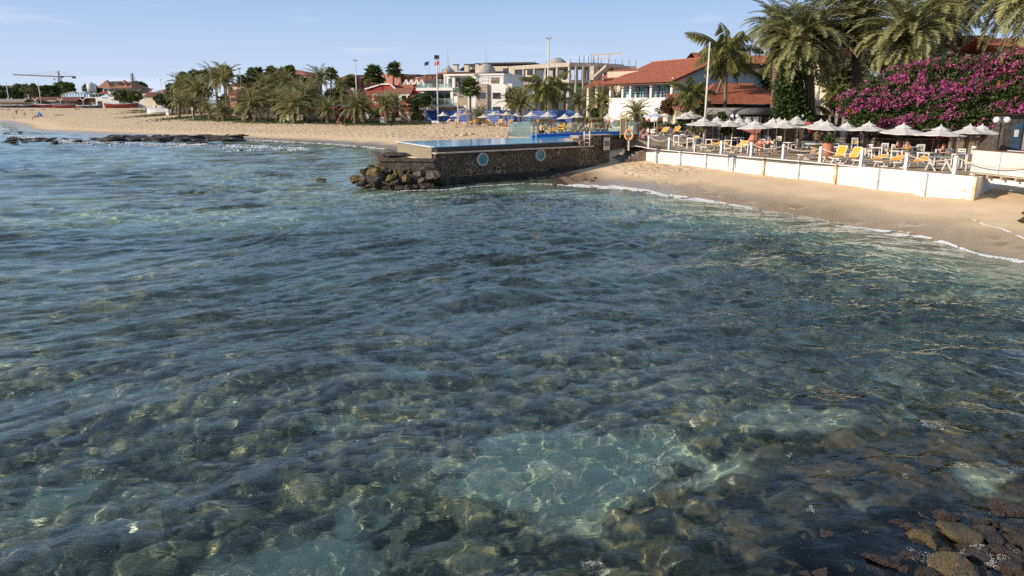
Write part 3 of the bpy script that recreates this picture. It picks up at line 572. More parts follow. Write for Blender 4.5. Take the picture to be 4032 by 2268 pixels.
m=MB().ext([(-4.3,1.9,1.68),(-1.5,1.0,1.68),(-2.2,3.6,1.68),(-3.6,3.9,1.68)],(0,0,.25)); m2=rock('rock_slab','tilted brown stone slab lying on the platform by the pool',(PB.x-3.0,PB.y+1.4,2.0),(1.25,.8,.42),ROCK,None,.3,.1)
bit=[(960,915,70,30,'dark'),(1090,890,45,25,''),(1230,890,40,20,''),(1275,870,50,28,''),(1310,942,60,22,''),(1480,950,100,40,''),(1635,920,75,40,''),(1585,965,80,35,''),(700,960,150,70,''),(620,900,140,90,''),(850,935,60,30,''),(500,1000,110,50,''),(750,1010,110,45,''),(1060,945,90,40,''),(1360,965,50,20,''),(1130,995,60,15,''),(930,905,40,25,''),(650,1020,120,40,''),(560,960,90,60,'')]
for i,(zx,zy,w,h_,_) in enumerate(bit):
    px=1900+.2717*zx; py=450+.2717*zy; p=hit(px,py+3) ; k=p.y/2900*.2717
    rock('beach_rock','small black rock on the sand at the foot of the pool wall' if i!=6 else 'seaweed-tufted black rock alone on the sunlit cove sand',(p.x,p.y,p.z+.02),(w*k*.6,w*k*.5,h_*k*.9),ROCK,'black rocks on the cove sand')
for px,py,w in((4028,856,34),(4024,882,60)):
    p=hit(px,py); k=p.y/2900
    rock('beach_boulder','upper black boulder at the right end of the cove' if w<50 else 'lower large black boulder at the right end of the cove',(p.x+.1,p.y,p.z+.15),(w*k*.62,w*k*.6,w*k*.42),ROCK,None)
# far breakwater
g=np.random.default_rng(3)
for i in range(118):
    if i<72: zx=1560+g.random()*1900 if i<60 else 1500+g.random()*500; zy=1150+g.random()*60
    elif i<104: zx=120+g.random()*1500; zy=1165+g.random()*75
    else: zx,zy=[(270,1085),(95,1110),(1600,1150),(1340,1260),(60,1225),(2290,1225),(790,1240),(1530,1228),(350,1225),(1700,1230),(2820,1232),(2900,1228),(3060,1190),(2700,1245)][i-104]
    px=.276*zx; py=220+.276*zy; p=atz(px,py+4,0); big=(i<72)
    s=(g.random()*.6+.9)*(1.25 if big else .75); k=1
    rock('reef_rock','black rock in the low breakwater off the far beach' if big else 'small black rock awash between the breakwater and the left shore',(p.x,p.y,(.12 if big else -.05)+.2*g.random()),(s*1.15,s*.85,s*(.30 if big else .22)),ROCK,'black rocks of the far breakwater' if big else 'black rocks awash off the far beach')
for zx,zy,w in((1080,1125,60),(1355,1135,45),(1600,1180,35),(1270,1345,70)):
    px=600+.276*zx;py=220+.276*zy;p=hit(px,py) if zy<1300 else atz(px,py,0); k=p.y/2900*.276
    rock('beach_rock','flat black rock on the wet sand behind the breakwater' if zy<1300 else 'lone dark rock awash in front of the breakwater',(p.x,p.y,p.z),(w*k*.6,w*k*.5,w*k*.3),ROCK,'rocks behind the breakwater' if zy<1300 else None)
p=atz(1268,712,0); rock('reef_rock','lone low rock awash to the left of the boulder heap',(p.x,p.y,.05),(.75,.5,.28),ROCK,None)
# foreground rocks
fg=[(3760,2230,270,'pale'),(3640,2110,210,''),(3480,2190,210,''),(3440,2240,190,''),(3780,2080,230,''),(3990,2230,200,''),(3980,2000,170,''),(3730,2020,150,''),(3590,2170,130,''),(3300,2215,200,''),(3868,2180,170,''),(3120,2160,150,''),(3350,2120,140,''),(3500,2030,120,''),(3660,2250,170,''),(3420,2090,130,''),(3620,2010,90,''),(3860,2050,110,''),(3800,2140,120,''),(4010,2110,160,''),(3170,2245,130,''),(3900,2100,140,''),(3560,2060,110,''),(3240,2250,160,''),(3930,2160,150,'')]
for i,(px,py,w,t) in enumerate(fg):
    if not w: continue
    p=atz(px,py,.06); k=p.y/2900*1.1
    rock('shore_boulder',['large yellow-speckled barnacled boulder at the bottom right','long speckled boulder just breaking the surface, bottom right'][i] if i<2 else f'brown algae-covered boulder half awash at the bottom right, {ORD[sum(1 for q in fg[2:] if q[2] and q[0]<px)]} from the left',(p.x,p.y,-.03 if i else .0),(w*k*.55,w*k*.45,w*k*.34),ROCKF if (ROCKF:=mat('barnacle_rock',(.22,.17,.07),.45,.3,16,1.0,22,col2=(.022,.014,.010),dist=.05)) and i in(0,1,4) else ROCKP,None if i<2 else 'boulders awash at the bottom right')
g=np.random.default_rng(77)
for i in range(84):
    px=3020+1050*g.random()**.75; py=1985+290*g.random()**.8
    if (px-3000)*.28+(py-1985)<170: continue
    w=55+95*g.random(); p=atz(px,py,-.02); k=p.y/2900*1.1
    rock('shore_rock','small dark wet rock among the boulders of the bottom right shallows',(p.x,p.y,-.07+.05*g.random()),(w*k*.55,w*k*.45,w*k*.38),ROCKP if i%4 else ROCK,'small wet rocks at the bottom right')
# ------------------------------------------------------------------ foam
def foam(name,pts,label,n,wid,sz,seed):
    g=np.random.default_rng(seed); pts=np.array(pts,float); seg=np.linalg.norm(np.diff(pts[:,:2],axis=0),axis=1); cum=np.concatenate([[0],np.cumsum(seg)]); L_=cum[-1]
    u=g.random(n)*L_; x=np.interp(u,cum,pts[:,0]); y=np.interp(u,cum,pts[:,1]); w=np.interp(u,cum,pts[:,2]); w=w*(.35+1.3*vnoise(u*.7,u*0,seed))
    k=np.clip(np.searchsorted(cum,u)-1,0,len(seg)-1); dx=np.diff(pts[:,0])[k]/seg[k]; dy=np.diff(pts[:,1])[k]/seg[k]; o=(g.random(n)**1.6)*w-(g.random(n)<.5)*g.random(n)*w*.25; o+=.6*(vnoise(u*.45,u*0+5,seed+1)-.5)*wid
    kp=(vnoise(u*1.9,o*2.5+3,seed+5)+.35*vnoise(u*6,o*7,seed+6))>.5+.12*(np.abs(o)/np.maximum(w,.01)>.5); x,y,dx,dy,o,u=x[kp],y[kp],dx[kp],dy[kp],o[kp],u[kp]; n=len(x)
    X_=x+dy*o*1.0;Y_=y-dx*o; Zg=terrain(X_,Y_,False)[0]; Z_=np.maximum(Zg,0)+.03
    V,Fc=ICO2; Fq=np.array(Fc); keep=np.arange(len(V)); s=sz*(.4+1.2*g.random(n)**2)
    oc=np.array([[1,0,0],[-1,0,0],[0,1,0],[0,-1,0],[0,0,1],[0,0,-1]],float)*[1.3,1,.45]; of=np.array([[0,2,4],[2,1,4],[1,3,4],[3,0,4],[2,0,5],[1,2,5],[3,1,5],[0,3,5]])
    v=(oc[None]*s[:,None,None]+np.stack([X_,Y_,Z_],1)[:,None]).reshape(-1,3); f=(of[None]+6*np.arange(n)[:,None,None]).reshape(-1,3)
    o=bake(name,v,f,FOAM,None,True); return tag(o,label,'foam',None,'stuff')
FOAM=mat('sea_foam',(.80,.81,.82),.8,.03,9,trans=.2)
P_=lambda px,py,w:(*atz(px,py,0)[:2],w)
foam('sea_foam',[P_(2200,728,.3),P_(2290,731,.8),P_(2400,738,1.1),P_(2560,757,1.6),P_(2700,776,.9),P_(2840,800,.35),P_(2960,824,.1)],'white breaking foam along the cove shore below the stairs',15000,.9,.035,1)
foam('sea_foam',[P_(3300,889,.1),P_(3420,905,.35),P_(3560,925,.55),P_(3680,948,.45),P_(3740,965,.15),P_(3860,1003,.25),P_(4040,1035,.4)],'thin white foam line along the right part of the cove shore',8000,.3,.028,2)
foam('sea_foam',[P_(3830,905,.05),P_(3880,925,.16),P_(3940,938,.12),P_(4000,958,.16),P_(4040,975,.1)],'foam rim of the spent wave high on the right sand',1800,.2,.02,3)
foam('sea_foam',[P_(1390,760,.3),P_(1480,765,.5),P_(1600,752,.4),P_(1760,748,.3),P_(1950,728,.2),P_(2060,724,.3),P_(2180,727,.5)],'broken foam around the boulders below the pool',1500,1.2,.03,4)
foam('sea_foam',[P_(20,530,.8),P_(120,538,1.5),P_(300,556,2.5),P_(560,566,4),P_(780,569,5),P_(930,574,6),P_(1060,580,6),P_(1250,587,5)],'broken white water around the far breakwater rocks',5000,5,.12,5)
foam('sea_foam',[P_(880,553,.7),P_(1000,553,.8),P_(1150,560,.8),P_(1300,568,.7),P_(1420,577,.6),P_(1520,588,.6)],'thin swash line along the far beach',1400,.7,.09,6)
foam('sea_foam',[P_(-60,497,3),P_(10,500,4),P_(40,515,2)],'wash of foam at the far left shore',900,2,.14,7)
foam('sea_foam',[P_(3560,2200,.15),P_(3620,2140,.2),P_(3700,2260,.2),P_(3860,2150,.22),P_(3900,2240,.15),P_(4010,2160,.12)],'streaks of foam between the boulders at the bottom right',2200,.3,.004,8)
# ================================================================== terrace
TZ=2.0
WP=[atz(px,py,TZ) for px,py in [(2500,573),(2547,582),(2590,587),(2682,595.5),(2783,603.5),(2890,612.5),(3012,622),(3149,633),(3298,647),(3463,663),(3651,679),(3848,697)]]
TSAND=mat('trodden_terrace_sand',(.47,.35,.225),.95,.12,1.2,.9,3.0,col2=(.33,.245,.155),dist=.12)
tp=[(p.x+.12,p.y+.06) for p in WP]+[(WP[-1].x+.2,WP[-1].y+.25),(WP[-1].x+6,WP[-1].y+6.5),(60,50),(70,70),(36,82),(12.2,66.5),(9.5,63.2)]
tr_=MB().ext([(x,y,.2) for x,y in tp],(0,0,TZ-.2-.06)).build('terrace_sand',TSAND); tag(tr_,kind='structure'); tr_.name='terrace_ground'
WW=newmat('weathered_white_boards'); b=bsdf(WW); b.inputs['Roughness'].default_value=.7
g_=N(WW,'TexCoord'); mp_=N(WW,'Mapping'); mp_.inputs['Scale'].default_value=(1.2,1.2,7); L(WW,g_.outputs['Object'],mp_.inputs[0]); n1=N(WW,'TexNoise',i_Scale=2.2,i_Detail=8.0,i_Roughness=.75); L(WW,mp_.outputs[0],n1.inputs['Vector'])
sp=N(WW,'SeparateXYZ'); L(WW,g_.outputs['Object'],sp.inputs[0]); mr=N(WW,'MapRange'); mr.inputs['From Min'].default_value=1.95; mr.inputs['From Max'].default_value=1.25; mr.inputs['To Min'].default_value=-.16; mr.inputs['To Max'].default_value=.10; L(WW,sp.outputs[2],mr.inputs[0])
ad=N(WW,'Math',operation='ADD'); L(WW,n1.outputs[0],ad.inputs[0]); L(WW,mr.outputs[0],ad.inputs[1]); rp=N(WW,'ValToRGB'); e=rp.color_ramp.elements; e[0].position=.61;e[0].color=(.74,.73,.71,1);e[1].position=.70;e[1].color=(.33,.31,.27,1); L(WW,ad.outputs[0],rp.inputs[0]); L(WW,rp.outputs[0],b.inputs['Base Color'])
RUST=mat('rust_streaked_white',(.66,.62,.54),.7,.1,3,.2,20,col2=(.52,.33,.12))
bw=thing('retaining_wall','long low white board retaining wall between cove sand and terrace','wall',(0,0,0))
for i in range(len(WP)-1):
    a,b2=WP[i],WP[i+1]; m=MB(); zb=-.15; tops=[TZ,TZ-.34,TZ-.68,TZ-1.0,TZ-1.3]
    d=(b2-a).normalized(); n=Vector((d.y,-d.x,0)); n=n if n.x<0 else -n
    for j,zt in enumerate(tops):
        z1=zt; z0=zt-.325 if j<4 else -.2; o=n*(.0+.012*(j%2))
        m.ext([(a+o).to_tuple()[:2]+(z0,),(b2+o).to_tuple()[:2]+(z0,),(b2+o-n*.1).to_tuple()[:2]+(z0,),(a+o-n*.1).to_tuple()[:2]+(z0,)],(0,0,z1-z0))
    m.build('board_panel',WW,bw)
    if i>=1:
        m=MB(); M=Matrix.Translation((b2.x,b2.y,0))@Matrix.Rotation(math.atan2(d.y,d.x),4,'Z'); s=-1 if (Matrix.Rotation(math.atan2(d.y,d.x),4,'Z')@Vector((0,1,0))).dot(n)<0 else 1
        m.bx(-.09,min(.0,s*.16),-.2,.09,max(.0,s*.16),TZ-.01,M); m.build('pilaster',RUST if i in(5,7,10) else WW,bw)
# small return wall going inland under the walkway
cr=WP[-1]; m=MB(); m.ext([(cr.x+.1,cr.y+.1,-.2),(cr.x+6,cr.y+6.5,-.2),(cr.x+6,cr.y+6.6,-.2),(cr.x+.05,cr.y+.2,-.2)],(0,0,2.15)); m.build('return_board',WW,bw)
# rope posts
RP=[(2555,579),(2635,589),(2735,597),(2840,606),(2958,615),(3083,625),(3229,637),(3390,652),(3566,669),(3757,685)]
rp_=[atz(px,py,TZ) for px,py in RP]
postp=MB().bx(-.085,-.085,-.1,.085,.085,.98).bx(-.09,-.09,.98,.09,.09,1.0).build('rope_post',WHITE); SP=Spawn(postp)
for i,p in enumerate(rp_):
    SP((p.x,p.y,TZ-.05),R(-60),f'white square rope post on the terrace edge, {ORD[i]} counting from the stairs',1,'white rope posts along the terrace edge'); sc.objects[-1]['category']='post' if False else 'post'
for o in sc.objects:
    if o.name.startswith('rope_post'): o['category']='post'
ends=rp_+[rp_[-1]+Vector((1.7,-3.6,0))]
for i in range(len(ends)-1):
    a=ends[i]+Vector((0,0,.86));b2=ends[i+1]+Vector((0,0,.86 if i<len(ends)-2 else .7)); pts=[a.lerp(b2,t/10)+Vector((0,0,-.28*4*(t/10)*(1-t/10))) for t in range(11)]
    o=MB().tube(pts,.026,6).build('rope',mat('cream_rope',(.66,.56,.40),.9,.15,30,.5,40)); tag(o,f'slack cream rope hung between terrace posts, {ORD[i]} span from the stairs','rope','ropes along the terrace edge')
# white walkway with panels at the right
wk=thing('walkway','white-panelled raised wooden walkway at the right edge above the sand','walkway',(0,0,0))
A=atz(3832,590,3.25);B0=atY(4032,610,36.3); dv=(Vector((B0.x,B0.y,0))-Vector((A.x,A.y,0))).normalized(); dn=Vector((-dv.y,dv.x,0)); dn=dn if dn.y>0 else -dn
PANEL=mat('brushed_white_panel',(.62,.61,.58),.35,.12,1.3,.15,6,col2=(.52,.52,.50))
def wbx(m,a0,a1,d0,d1,z0,z1):
    o=Vector((A.x,A.y,0)); q=[o+dv*a0+dn*d0,o+dv*a1+dn*d0,o+dv*a1+dn*d1,o+dv*a0+dn*d1]; m.ext([(p.x,p.y,z0) for p in q],(0,0,z1-z0)); return m
for a0,a1 in((0,1.72),(1.75,3.6),(3.63,6.5),(6.53,10)): wbx(MB(),a0,a1,0,.05,2.12,3.25).build('side_panel',PANEL,wk)
wbx(MB(),-.05,10,-.03,.16,3.252,3.31).build('handrail',WOODB,wk)
wbx(MB(),0,10,.06,2.2,2.02,2.10).build('deck_boards',WOODL,wk); wbx(MB(),0,10,2.2,2.25,2.12,3.2).build('far_panel',PANEL,wk)
m=MB()
for k in range(12): wbx(m,.25+k*.83,.37+k*.83,-.04,2.1,1.86,2.02)
m.build('joists',WOODL,wk); wbx(MB(),.9,10,.3,.5,1.62,1.86).build('bearer',WHITE,wk); wbx(MB(),.9,10,1.6,1.8,1.62,1.86).build('bearer',WHITE,wk)
m=MB(); wbx(m,-.1,.12,.1,.3,-.2,2.0); wbx(m,7.5,7.7,.2,.4,-.5,1.62); m.build('support_post',WHITE,wk)
# wooden sun deck by the pool
DK=[PD+Vector((-2.2,1.2,0)),PD+Vector((-.1,.45,0)),PE+Vector((.1,.45,0)),PE+Vector((3.2,-.6,0)),atz(2560,548,2.5),atz(2733,551,2.45),atz(2790,520,2.6)+Vector((0,6,0)),Vector((18,81,0)),Vector((-.5,83,0))]
dk=MB().ext([(p.x,p.y,1.2) for p in DK],(0,0,1.32)).build('sun_deck',mat('grey_deck_boards',(.33,.27,.21),.8,.2,3,.3,8)); tag(dk,'grey wooden sun deck between the pool and the terrace','deck'); DZ=2.52
ss=MB(); 
# stairs
dW=(WP[2]-WP[0]).normalized(); nW=Vector((dW.y,-dW.x,0)); nW=nW if nW.x<0 else -nW; st0=WP[1]
stg=thing('stone_stairs','worn stone steps leading from the cove sand up beside the pool wall','stairs',(st0.x,st0.y,0),math.atan2(dW.y,dW.x))
sg_=1 if (Matrix.Rotation(math.atan2(dW.y,dW.x),4,'Z')@Vector((0,1,0))).dot(nW)>0 else -1
m=MB()
for k in range(6): y0,y1=sg_*(.02+.34*k),sg_*(.02+.34*(k+1)-.003); m.bx(-3.6+.0*k,min(y0,y1),-.3,-.05-.05*k,max(y0,y1),1.86-.2*k)
m.build('steps',mat('worn_steps',(.34,.28,.22),.9,.3,3,.6,14,col2=(.13,.10,.08)),stg)
MB().bx(-3.6,min(0,-sg_*2.5),-.3,-.1,max(0,-sg_*2.5),1.96).build('landing',BASALT,stg)
# sign
r=ray(2384,566); t=((PB+wn*.1-Vector((0,0,CH))).dot(wn))/r.dot(wn); P=Vector((0,0,CH))+r*t
sg=thing('rules_sign','white notice board with a dark picture on the stone pool wall','sign',(P.x,P.y,P.z),phiW)
MB().bx(-.33,-.16,-.5,.33,-.11,.5).build('board',WHITE,sg); MB().bx(-.26,-.168,-.2,.26,-.162,.24).bx(-.2,-.168,-.28,-.02,-.162,-.22).build('picture',mat('sign_picture',(.30,.27,.25),.6,.5,14,col2=(.03,.03,.03)),sg)
MB().bx(-.2,-.168,.38,.2,-.162,.41).bx(-.24,-.168,.31,.24,-.162,.335).bx(-.22,-.168,-.38,.22,-.162,-.355).bx(-.14,-.168,-.43,.14,-.162,-.41).build('text_lines',mat('grey_lettering',(.25,.25,.25),.7,.1,9),sg)
def railpair(px0,px1,py0,py1,z,Y,label,mt):
    a=xat(px0,Y,z);b2=xat(px1,Y,z); h=(py1-py0)*Y/2900
    t=thing('handrail',label,'handrail',((a+b2)/2,Y,z)); w=(b2-a)/2
    for s in(-w,w): MB().tube([(s,-.3,0),(s,-.3,h*.9),(s,-.2,h),(s,.25,h),(s,.35,h*.9),(s,.35,0)],.028,8).build('rail',mt,t,True)
    m=MB(); [m.tube([(-w,-.3,h*k),(w,-.3,h*k)],.02,6) for k in(.25,.55,.85)]; m.build('rungs',mt,t); return t
railpair(2299,2320,512,566,2.2,60.8,'white pool handrail beside the stone corner blocks',WHITE); railpair(2092,2111,488,533,2.6,66.3,'cream pool ladder rail in front of the glass screen',mat('cream_rail',(.74,.66,.46),.5,.1,4))
p=atz(2475,590,2.0); lb=thing('lifebuoy_post','white post with an orange lifebuoy by the stairs','lifebuoy',(p.x,p.y,1.95)); 
MB().tube([(0,0,0),(0,0,1.95)],.075,8).build('post',RUST,lb); m=MB(); ring=[(math.cos(a)*.3,math.sin(a)*.36) for a in np.linspace(0,2*math.pi,25)]; m.tube([(x-.03,-.14,1.22+z) for x,z in ring],.085,10,False); m.build('ring',mat('faded_orange',(.72,.33,.08),.5,.15,3,col2=(.74,.48,.26)),lb,True)
# yellow frame + pole
Yf=68.5; yf=thing('yellow_net_goal','tall yellow metal frame with a net panel on the pool edge','frame',(xat(2452,Yf,2.5),Yf,DZ)); 
m=MB(); 
for s in(-.24,.24): m.tube([(s,0,0),(s,0,1.95)],.035,6)
for z in(.3,1.95): m.tube([(-.24,0,z),(.24,0,z)],.03,6)
m.build('frame',YELP,yf); MB().bx(-.2,-.01,.35,.2,.01,1.6).build('net',mat('grey_net',(.30,.25,.24),.9,.2,20),yf); MB().tube([(.30,0,0),(.30,.02,3.0)],.03,6).build('mast',YELP,yf)
# glass screens around the deck
GL=newmat('screen_glass'); b=bsdf(GL); GL.node_tree.nodes.remove(b); o_=GL.node_tree.nodes['Material Output']; gt=N(GL,'BsdfTransparent'); gt.inputs[0].default_value=(.80,.90,.86,1); gg=N(GL,'BsdfGlossy',i_Roughness=.05); gg.inputs[0].default_value=(.9,.95,.95,1); gd=N(GL,'BsdfDiffuse'); gd.inputs[0].default_value=(.45,.52,.48,1); m1=N(GL,'MixShader'); m1.inputs[0].default_value=.14; L(GL,gt.outputs[0],m1.inputs[1]); L(GL,gd.outputs[0],m1.inputs[2]); m2_=N(GL,'MixShader'); m2_.inputs[0].default_value=.12; L(GL,m1.outputs[0],m2_.inputs[1]); L(GL,gg.outputs[0],m2_.inputs[2]); L(GL,m2_.outputs[0],o_.inputs[0])
gs=thing('glass_screen','low clear glass screen standing on a cream kerb at the deck corner','screen',(0,0,0)); ga=DK[0]+Vector((.1,-.3,0)); gb=DK[1]+Vector((-.1,-.35,0))
m=MB(); m.ext([(ga.x,ga.y,2.3),(gb.x,gb.y,2.3),(gb.x,gb.y+.3,2.3),(ga.x,ga.y+.3,2.3)],(0,0,.34)); m.build('kerb',LEDGE,gs)
for k in range(3):
    a=ga.lerp(gb,k/3+.01); b2=ga.lerp(gb,(k+1)/3-.01); MB().ext([(a.x,a.y+.1,2.66),(b2.x,b2.y+.1,2.66),(b2.x,b2.y+.12,2.66),(a.x,a.y+.12,2.66)],(0,0,1.25)).build('pane',GL,gs)
gs=thing('glass_screen','long glass screen behind the yellow loungers on the sun deck','screen',(0,0,0))
for k in range(8):
    a=Vector((.0,79.2)).lerp(Vector((13.2,77.6)),k/8+.003); b2=Vector((.0,79.2)).lerp(Vector((13.2,77.6)),(k+1)/8-.003); MB().ext([(a.x,a.y,DZ),(b2.x,b2.y,DZ),(b2.x,b2.y+.02,DZ),(a.x,a.y+.02,DZ)],(0,0,1.15)).build('pane',GL,gs)
# ------------------------------------------------------------------ umbrellas
def umbrella(label,mt=CANVAS,pole=WOODD,seed=0,droop=0.0,rad=1.15,H=2.45,rim=1.93,vent=True):
    t=thing('parasol',label,'umbrella',(0,0,0)); MB().tube([(0,0,0),(0,0,H-.03)],.025,8).build('pole',pole,t); n=8
    def can(r,z0,z1,sag,mb,drop=.0):
        base=len(mb.v); rings=5
        mb.v.append((0,0,z1)); 
        for j in range(1,rings+1):
            f=j/rings
            for k in range(n*2):
                a=math.pi*k/n; mid=k%2; rr=r*f*(1-.075*mid*1.0); zz=z1+(z0-z1)*(f**.92)-(sag*f*(1-f)*4*.5)-(.02*mid*f)
                mb.v.append((rr*math.cos(a),rr*math.sin(a),zz))
        for k in range(n*2): mb.f.append([base,base+1+k,base+1+(k+1)%(n*2)])
        for j in range(rings-1):
            for k in range(n*2): a=base+1+j*n*2; mb.f.append([a+k,a+n*2+k,a+n*2+(k+1)%(n*2),a+(k+1)%(n*2)])
        if drop:
            a=base+1+(rings-1)*n*2; b0=len(mb.v)
            for k in range(n*2): x,y,z=mb.v[a+k]; mb.v.append((x*1.005,y*1.005,z-drop*(1 if k%2 else .75)))
            for k in range(n*2): mb.f.append([a+k,b0+k,b0+(k+1)%(n*2),a+(k+1)%(n*2)])
    m=MB(); can(rad,rim,H-.12,.05,m,.05); m.build('canopy',mt,t)
    if vent: m=MB(); can(rad*.36,H-.22,H+.02,.02,m,.02); m.build('vent_cap',mt,t); MB().ball((0,0,H+.03),(.035,.035,.05)).build('finial',WHITE,t)
    m=MB(); [m.beam((0,0,rim-.02),(rad*.93*math.cos(math.pi*k/4),rad*.93*math.sin(math.pi*k/4),rim-.0),.02) for k in range(8)]
    m.build('ribs',WOODL,t); MB().lathe([(.26,0),(.26,.06),(.06,.1)],n=14).build('base',BLACKM,t); return t
um=umbrella('x'); SU=Spawn(um)
UT=[(2698,462,87,2.5),(2720,455,60,2.5),(2751,459,80,2.5),(2768,486,121,2),(2823,483,84,2),(2871,492,99,2),(2905,484,86,2),(2976,499,121,2),(3047,487,90,2),(3066,486,92,2),(3087,495,126,2),(3135,480,84,2),(3225,498,134,2),(3249,502,130,2),(3332,505,106,2),(3402,497,98,2),(3418,508,136,2),(3438,498,112,2),(3518,498,112,2),(3552,516,145,2),(3635,506,100,2),(3699,528,161,2),(3745,504,104,2),(3816,519,132,2),(3861,517,122,2),(2945,487,92,2),(3182,488,96,2),(3472,500,104,2),(3592,500,106,2),(3682,506,108,2)]
UT.sort(); 
for i,(px,rim,w,gz) in enumerate(UT):
    gz=DZ if gz>2.2 else TZ-.06; Y1=2900*2.3/w; Y2=(CH-gz-1.9)*2900/(rim-400); Y=.25*Y1+.75*Y2 if gz<2.2 else 68+2*i; Y=min(Y,62) if gz<2.2 else Y
    front=w>118
    x=xat(px,Y,gz+2); H_=CH-(rim-400)*Y/2900*1.0-gz; s=H_/1.9; 
    o=SU((x,Y,gz),random.random()*.7,f"off-white parasol in the {'terrace front row' if front else 'terrace rear' if gz<2.2 else 'deck end'}, {ORD[i]} of all from the pool",(max(.95,min(1.2,w/2900*Y/2.05)),)*2+(s,),'off-white parasols over the terrace',(R(random.uniform(-3,3)),R(random.uniform(-3,3))))
# beach parasols (far): from the zoomed photo
UB=[(1745,452,42),(1797,454,48),(1838,447,50),(1906,461,53),(1947,449,58),(1968,463,53),(1995,449,44),(2031,461,55),(2092,454,62),(2156,454,62),(2226,463,66),(2272,458,55),(2288,481,40),(2390,466,76),(2445,461,56)]
STRAW=mat('tan_canvas',(.50,.41,.30),.9,.1,3,trans=.2)
for i,(px,rim,w) in enumerate(UB):
    Y=(121+(px%5)*1.2) if px<2050 else (104-(px-2090)*.04+(px%3)*2); gz=float(terrain(np.array([xat(px,Y,2)]),np.array([Y]),False)[0][0]); x=xat(px,Y,gz+2); H_=CH-(rim-400)*Y/2900-gz
    o=SU((x,Y,gz),random.random(),f"{'tan' if i in(2,) else 'pale'} parasol on the beach behind the pool, {ORD[i]} from the blue fence's end",(w/2900*Y/2.3,)*2+(max(.8,min(1.35,H_/1.9)),),'pale parasols on the beach behind the pool',(R(random.uniform(-2,2)),R(random.uniform(-2,2))))
    if i==2:
        for c in o.children:
            if c.name.startswith(('canopy','vent')): c.data=c.data.copy(); c.data.materials.clear(); c.data.materials.append(STRAW)
ub=umbrella('blue and white parasol by the curved outdoor shower on the sun deck',mat('blue_white_canvas',(.55,.62,.72),.8,.1,5),WHITE,vent=False); Yb=76; ub.location=(xat(2578,Yb,4),Yb,DZ); ub.scale=(1.1,1.1,.9)
# ------------------------------------------------------------------ loungers
def lounger(back,mtf=WPLAS,mts=YELLOW):
    t=thing('sun_lounger','x','sun lounger',(0,0,0)); m=MB()
    bx=-.55; c_,s_=math.cos(back),math.sin(back); hx,hz=bx-.78*c_,.36+.78*s_
    for y in(-.3,.3):
        m.beam((1.2,y,.34),(bx,y,.36),.045,.06); m.beam((bx,y,.36),(hx,y,hz),.045,.05)
        m.beam((.85,y,.34),(.62,y,0),.045); m.beam((.85,y,.34),(1.12,y,0),.045); m.beam((-.55,y,.36),(-.85,y,0),.045); m.beam((-.5,y,.36),(-.2,y,0),.045)
        if back>.3: m.beam((hx*.75+bx*.25,y,hz*.75+.09),(-1.0,y,.05),.04)
    m.beam((1.2,-.3,.34),(1.2,.3,.34),.045); m.beam((hx,-.3,hz),(hx,.3,hz),.045); m.beam((-.85,-.3,.03),(-.85,.3,.03),.04); m.beam((.62,-.3,.03),(.62,.3,.03),.04)
    m.build('frame',mtf,t)
    m=MB(); n=8; top=[(1.18,.375)]+[(1.18+(bx-1.18)*k/n,.375-.03*math.sin(math.pi*k/n)) for k in range(1,n)]+[(bx,.385)]; V=[]
    for x,z in top: V+=[(x,-.29,z),(x,.29,z),(x,.29,z-.02),(x,-.29,z-.02)]
    m.add(V,[[i*4+a,i*4+4+a,i*4+4+(a+1)%4,i*4+(a+1)%4] for i in range(n) for a in range(4)]+[[0,1,2,3],[n*4+3,n*4+2,n*4+1,n*4]]); m.build('seat',mts,t)
    m=MB(); V=[]
    for k in range(6): f=k/5; x=bx+(hx-bx)*f;z=.385+(hz-.36)*f-.02*math.sin(math.pi*f); V+=[(x,-.29,z),(x,.29,z),(x-.015*s_,.29,z-.02),(x-.015*s_,-.29,z-.02)]
    m.add(V,[[i*4+a,i*4+4+a,i*4+4+(a+1)%4,i*4+(a+1)%4] for i in range(5) for a in range(4)]+[[0,1,2,3],[23,22,21,20]]); m.build('backrest',mts,t); return t
LB={k:Spawn(lounger(b_)) for k,b_ in {'flat':.34,'half':.62,'up':1.0}.items()}
def place_lounger(pf,ph,kind,label,group,z=None,s=1.0,Yh=None):
    """pf, ph: photo pixels of the foot end on the ground and of the head end column"""
    F_=atz(pf[0],pf[1],z) if z is not None else hit(*pf); z=F_.z; u=(ph-2016)/FPX
    # head point 2.1 m away along column ph, on the far side
    best=None
    for Yc in np.linspace(F_.y-.6,F_.y+2.1,60):
        x=xat(ph,Yc,z); d=abs(math.hypot(x-F_.x,Yc-F_.y)-2.3)
        if best is None or d<best[0]-1e-3: best=(d,x,Yc)
    hx,hy=best[1],best[2]; an=math.atan2(F_.y-hy,F_.x-hx); L0=1.2
    c=(F_.x-math.cos(an)*L0*s,F_.y-math.sin(an)*L0*s,z)
    return LB[kind](c,an,label,s,group)
TL=[((2660,576),2742,'half','yellow lounger on the terrace, nearest the sun deck'),((2742,588),2825,'flat','low yellow lounger just right of the third rope post'),((2768,596),2850,'flat','yellow lounger lying flat between the third and fourth rope posts'),((2860,602),2930,'half','yellow lounger with raised back right of the fourth rope post'),((3150,629),3254,'half','yellow lounger left of the seventh rope post, back raised'),((3255,640),3322,'up','yellow lounger with upright back just right of the seventh rope post'),((3285,645),3385,'up','bright yellow lounger with upright back left of the eighth rope post'),((3366,652),3480,'flat','flat yellow lounger at the eighth rope post'),((3455,658),3545,'flat','flat yellow lounger between the eighth and ninth rope posts'),((3530,663),3640,'flat','flat yellow lounger behind the ninth rope post')]
for pf,ph,k,lab in TL: place_lounger(pf,ph,k,lab,'yellow loungers on the terrace',TZ-.06,1.0 if pf[0]<3100 else .95)
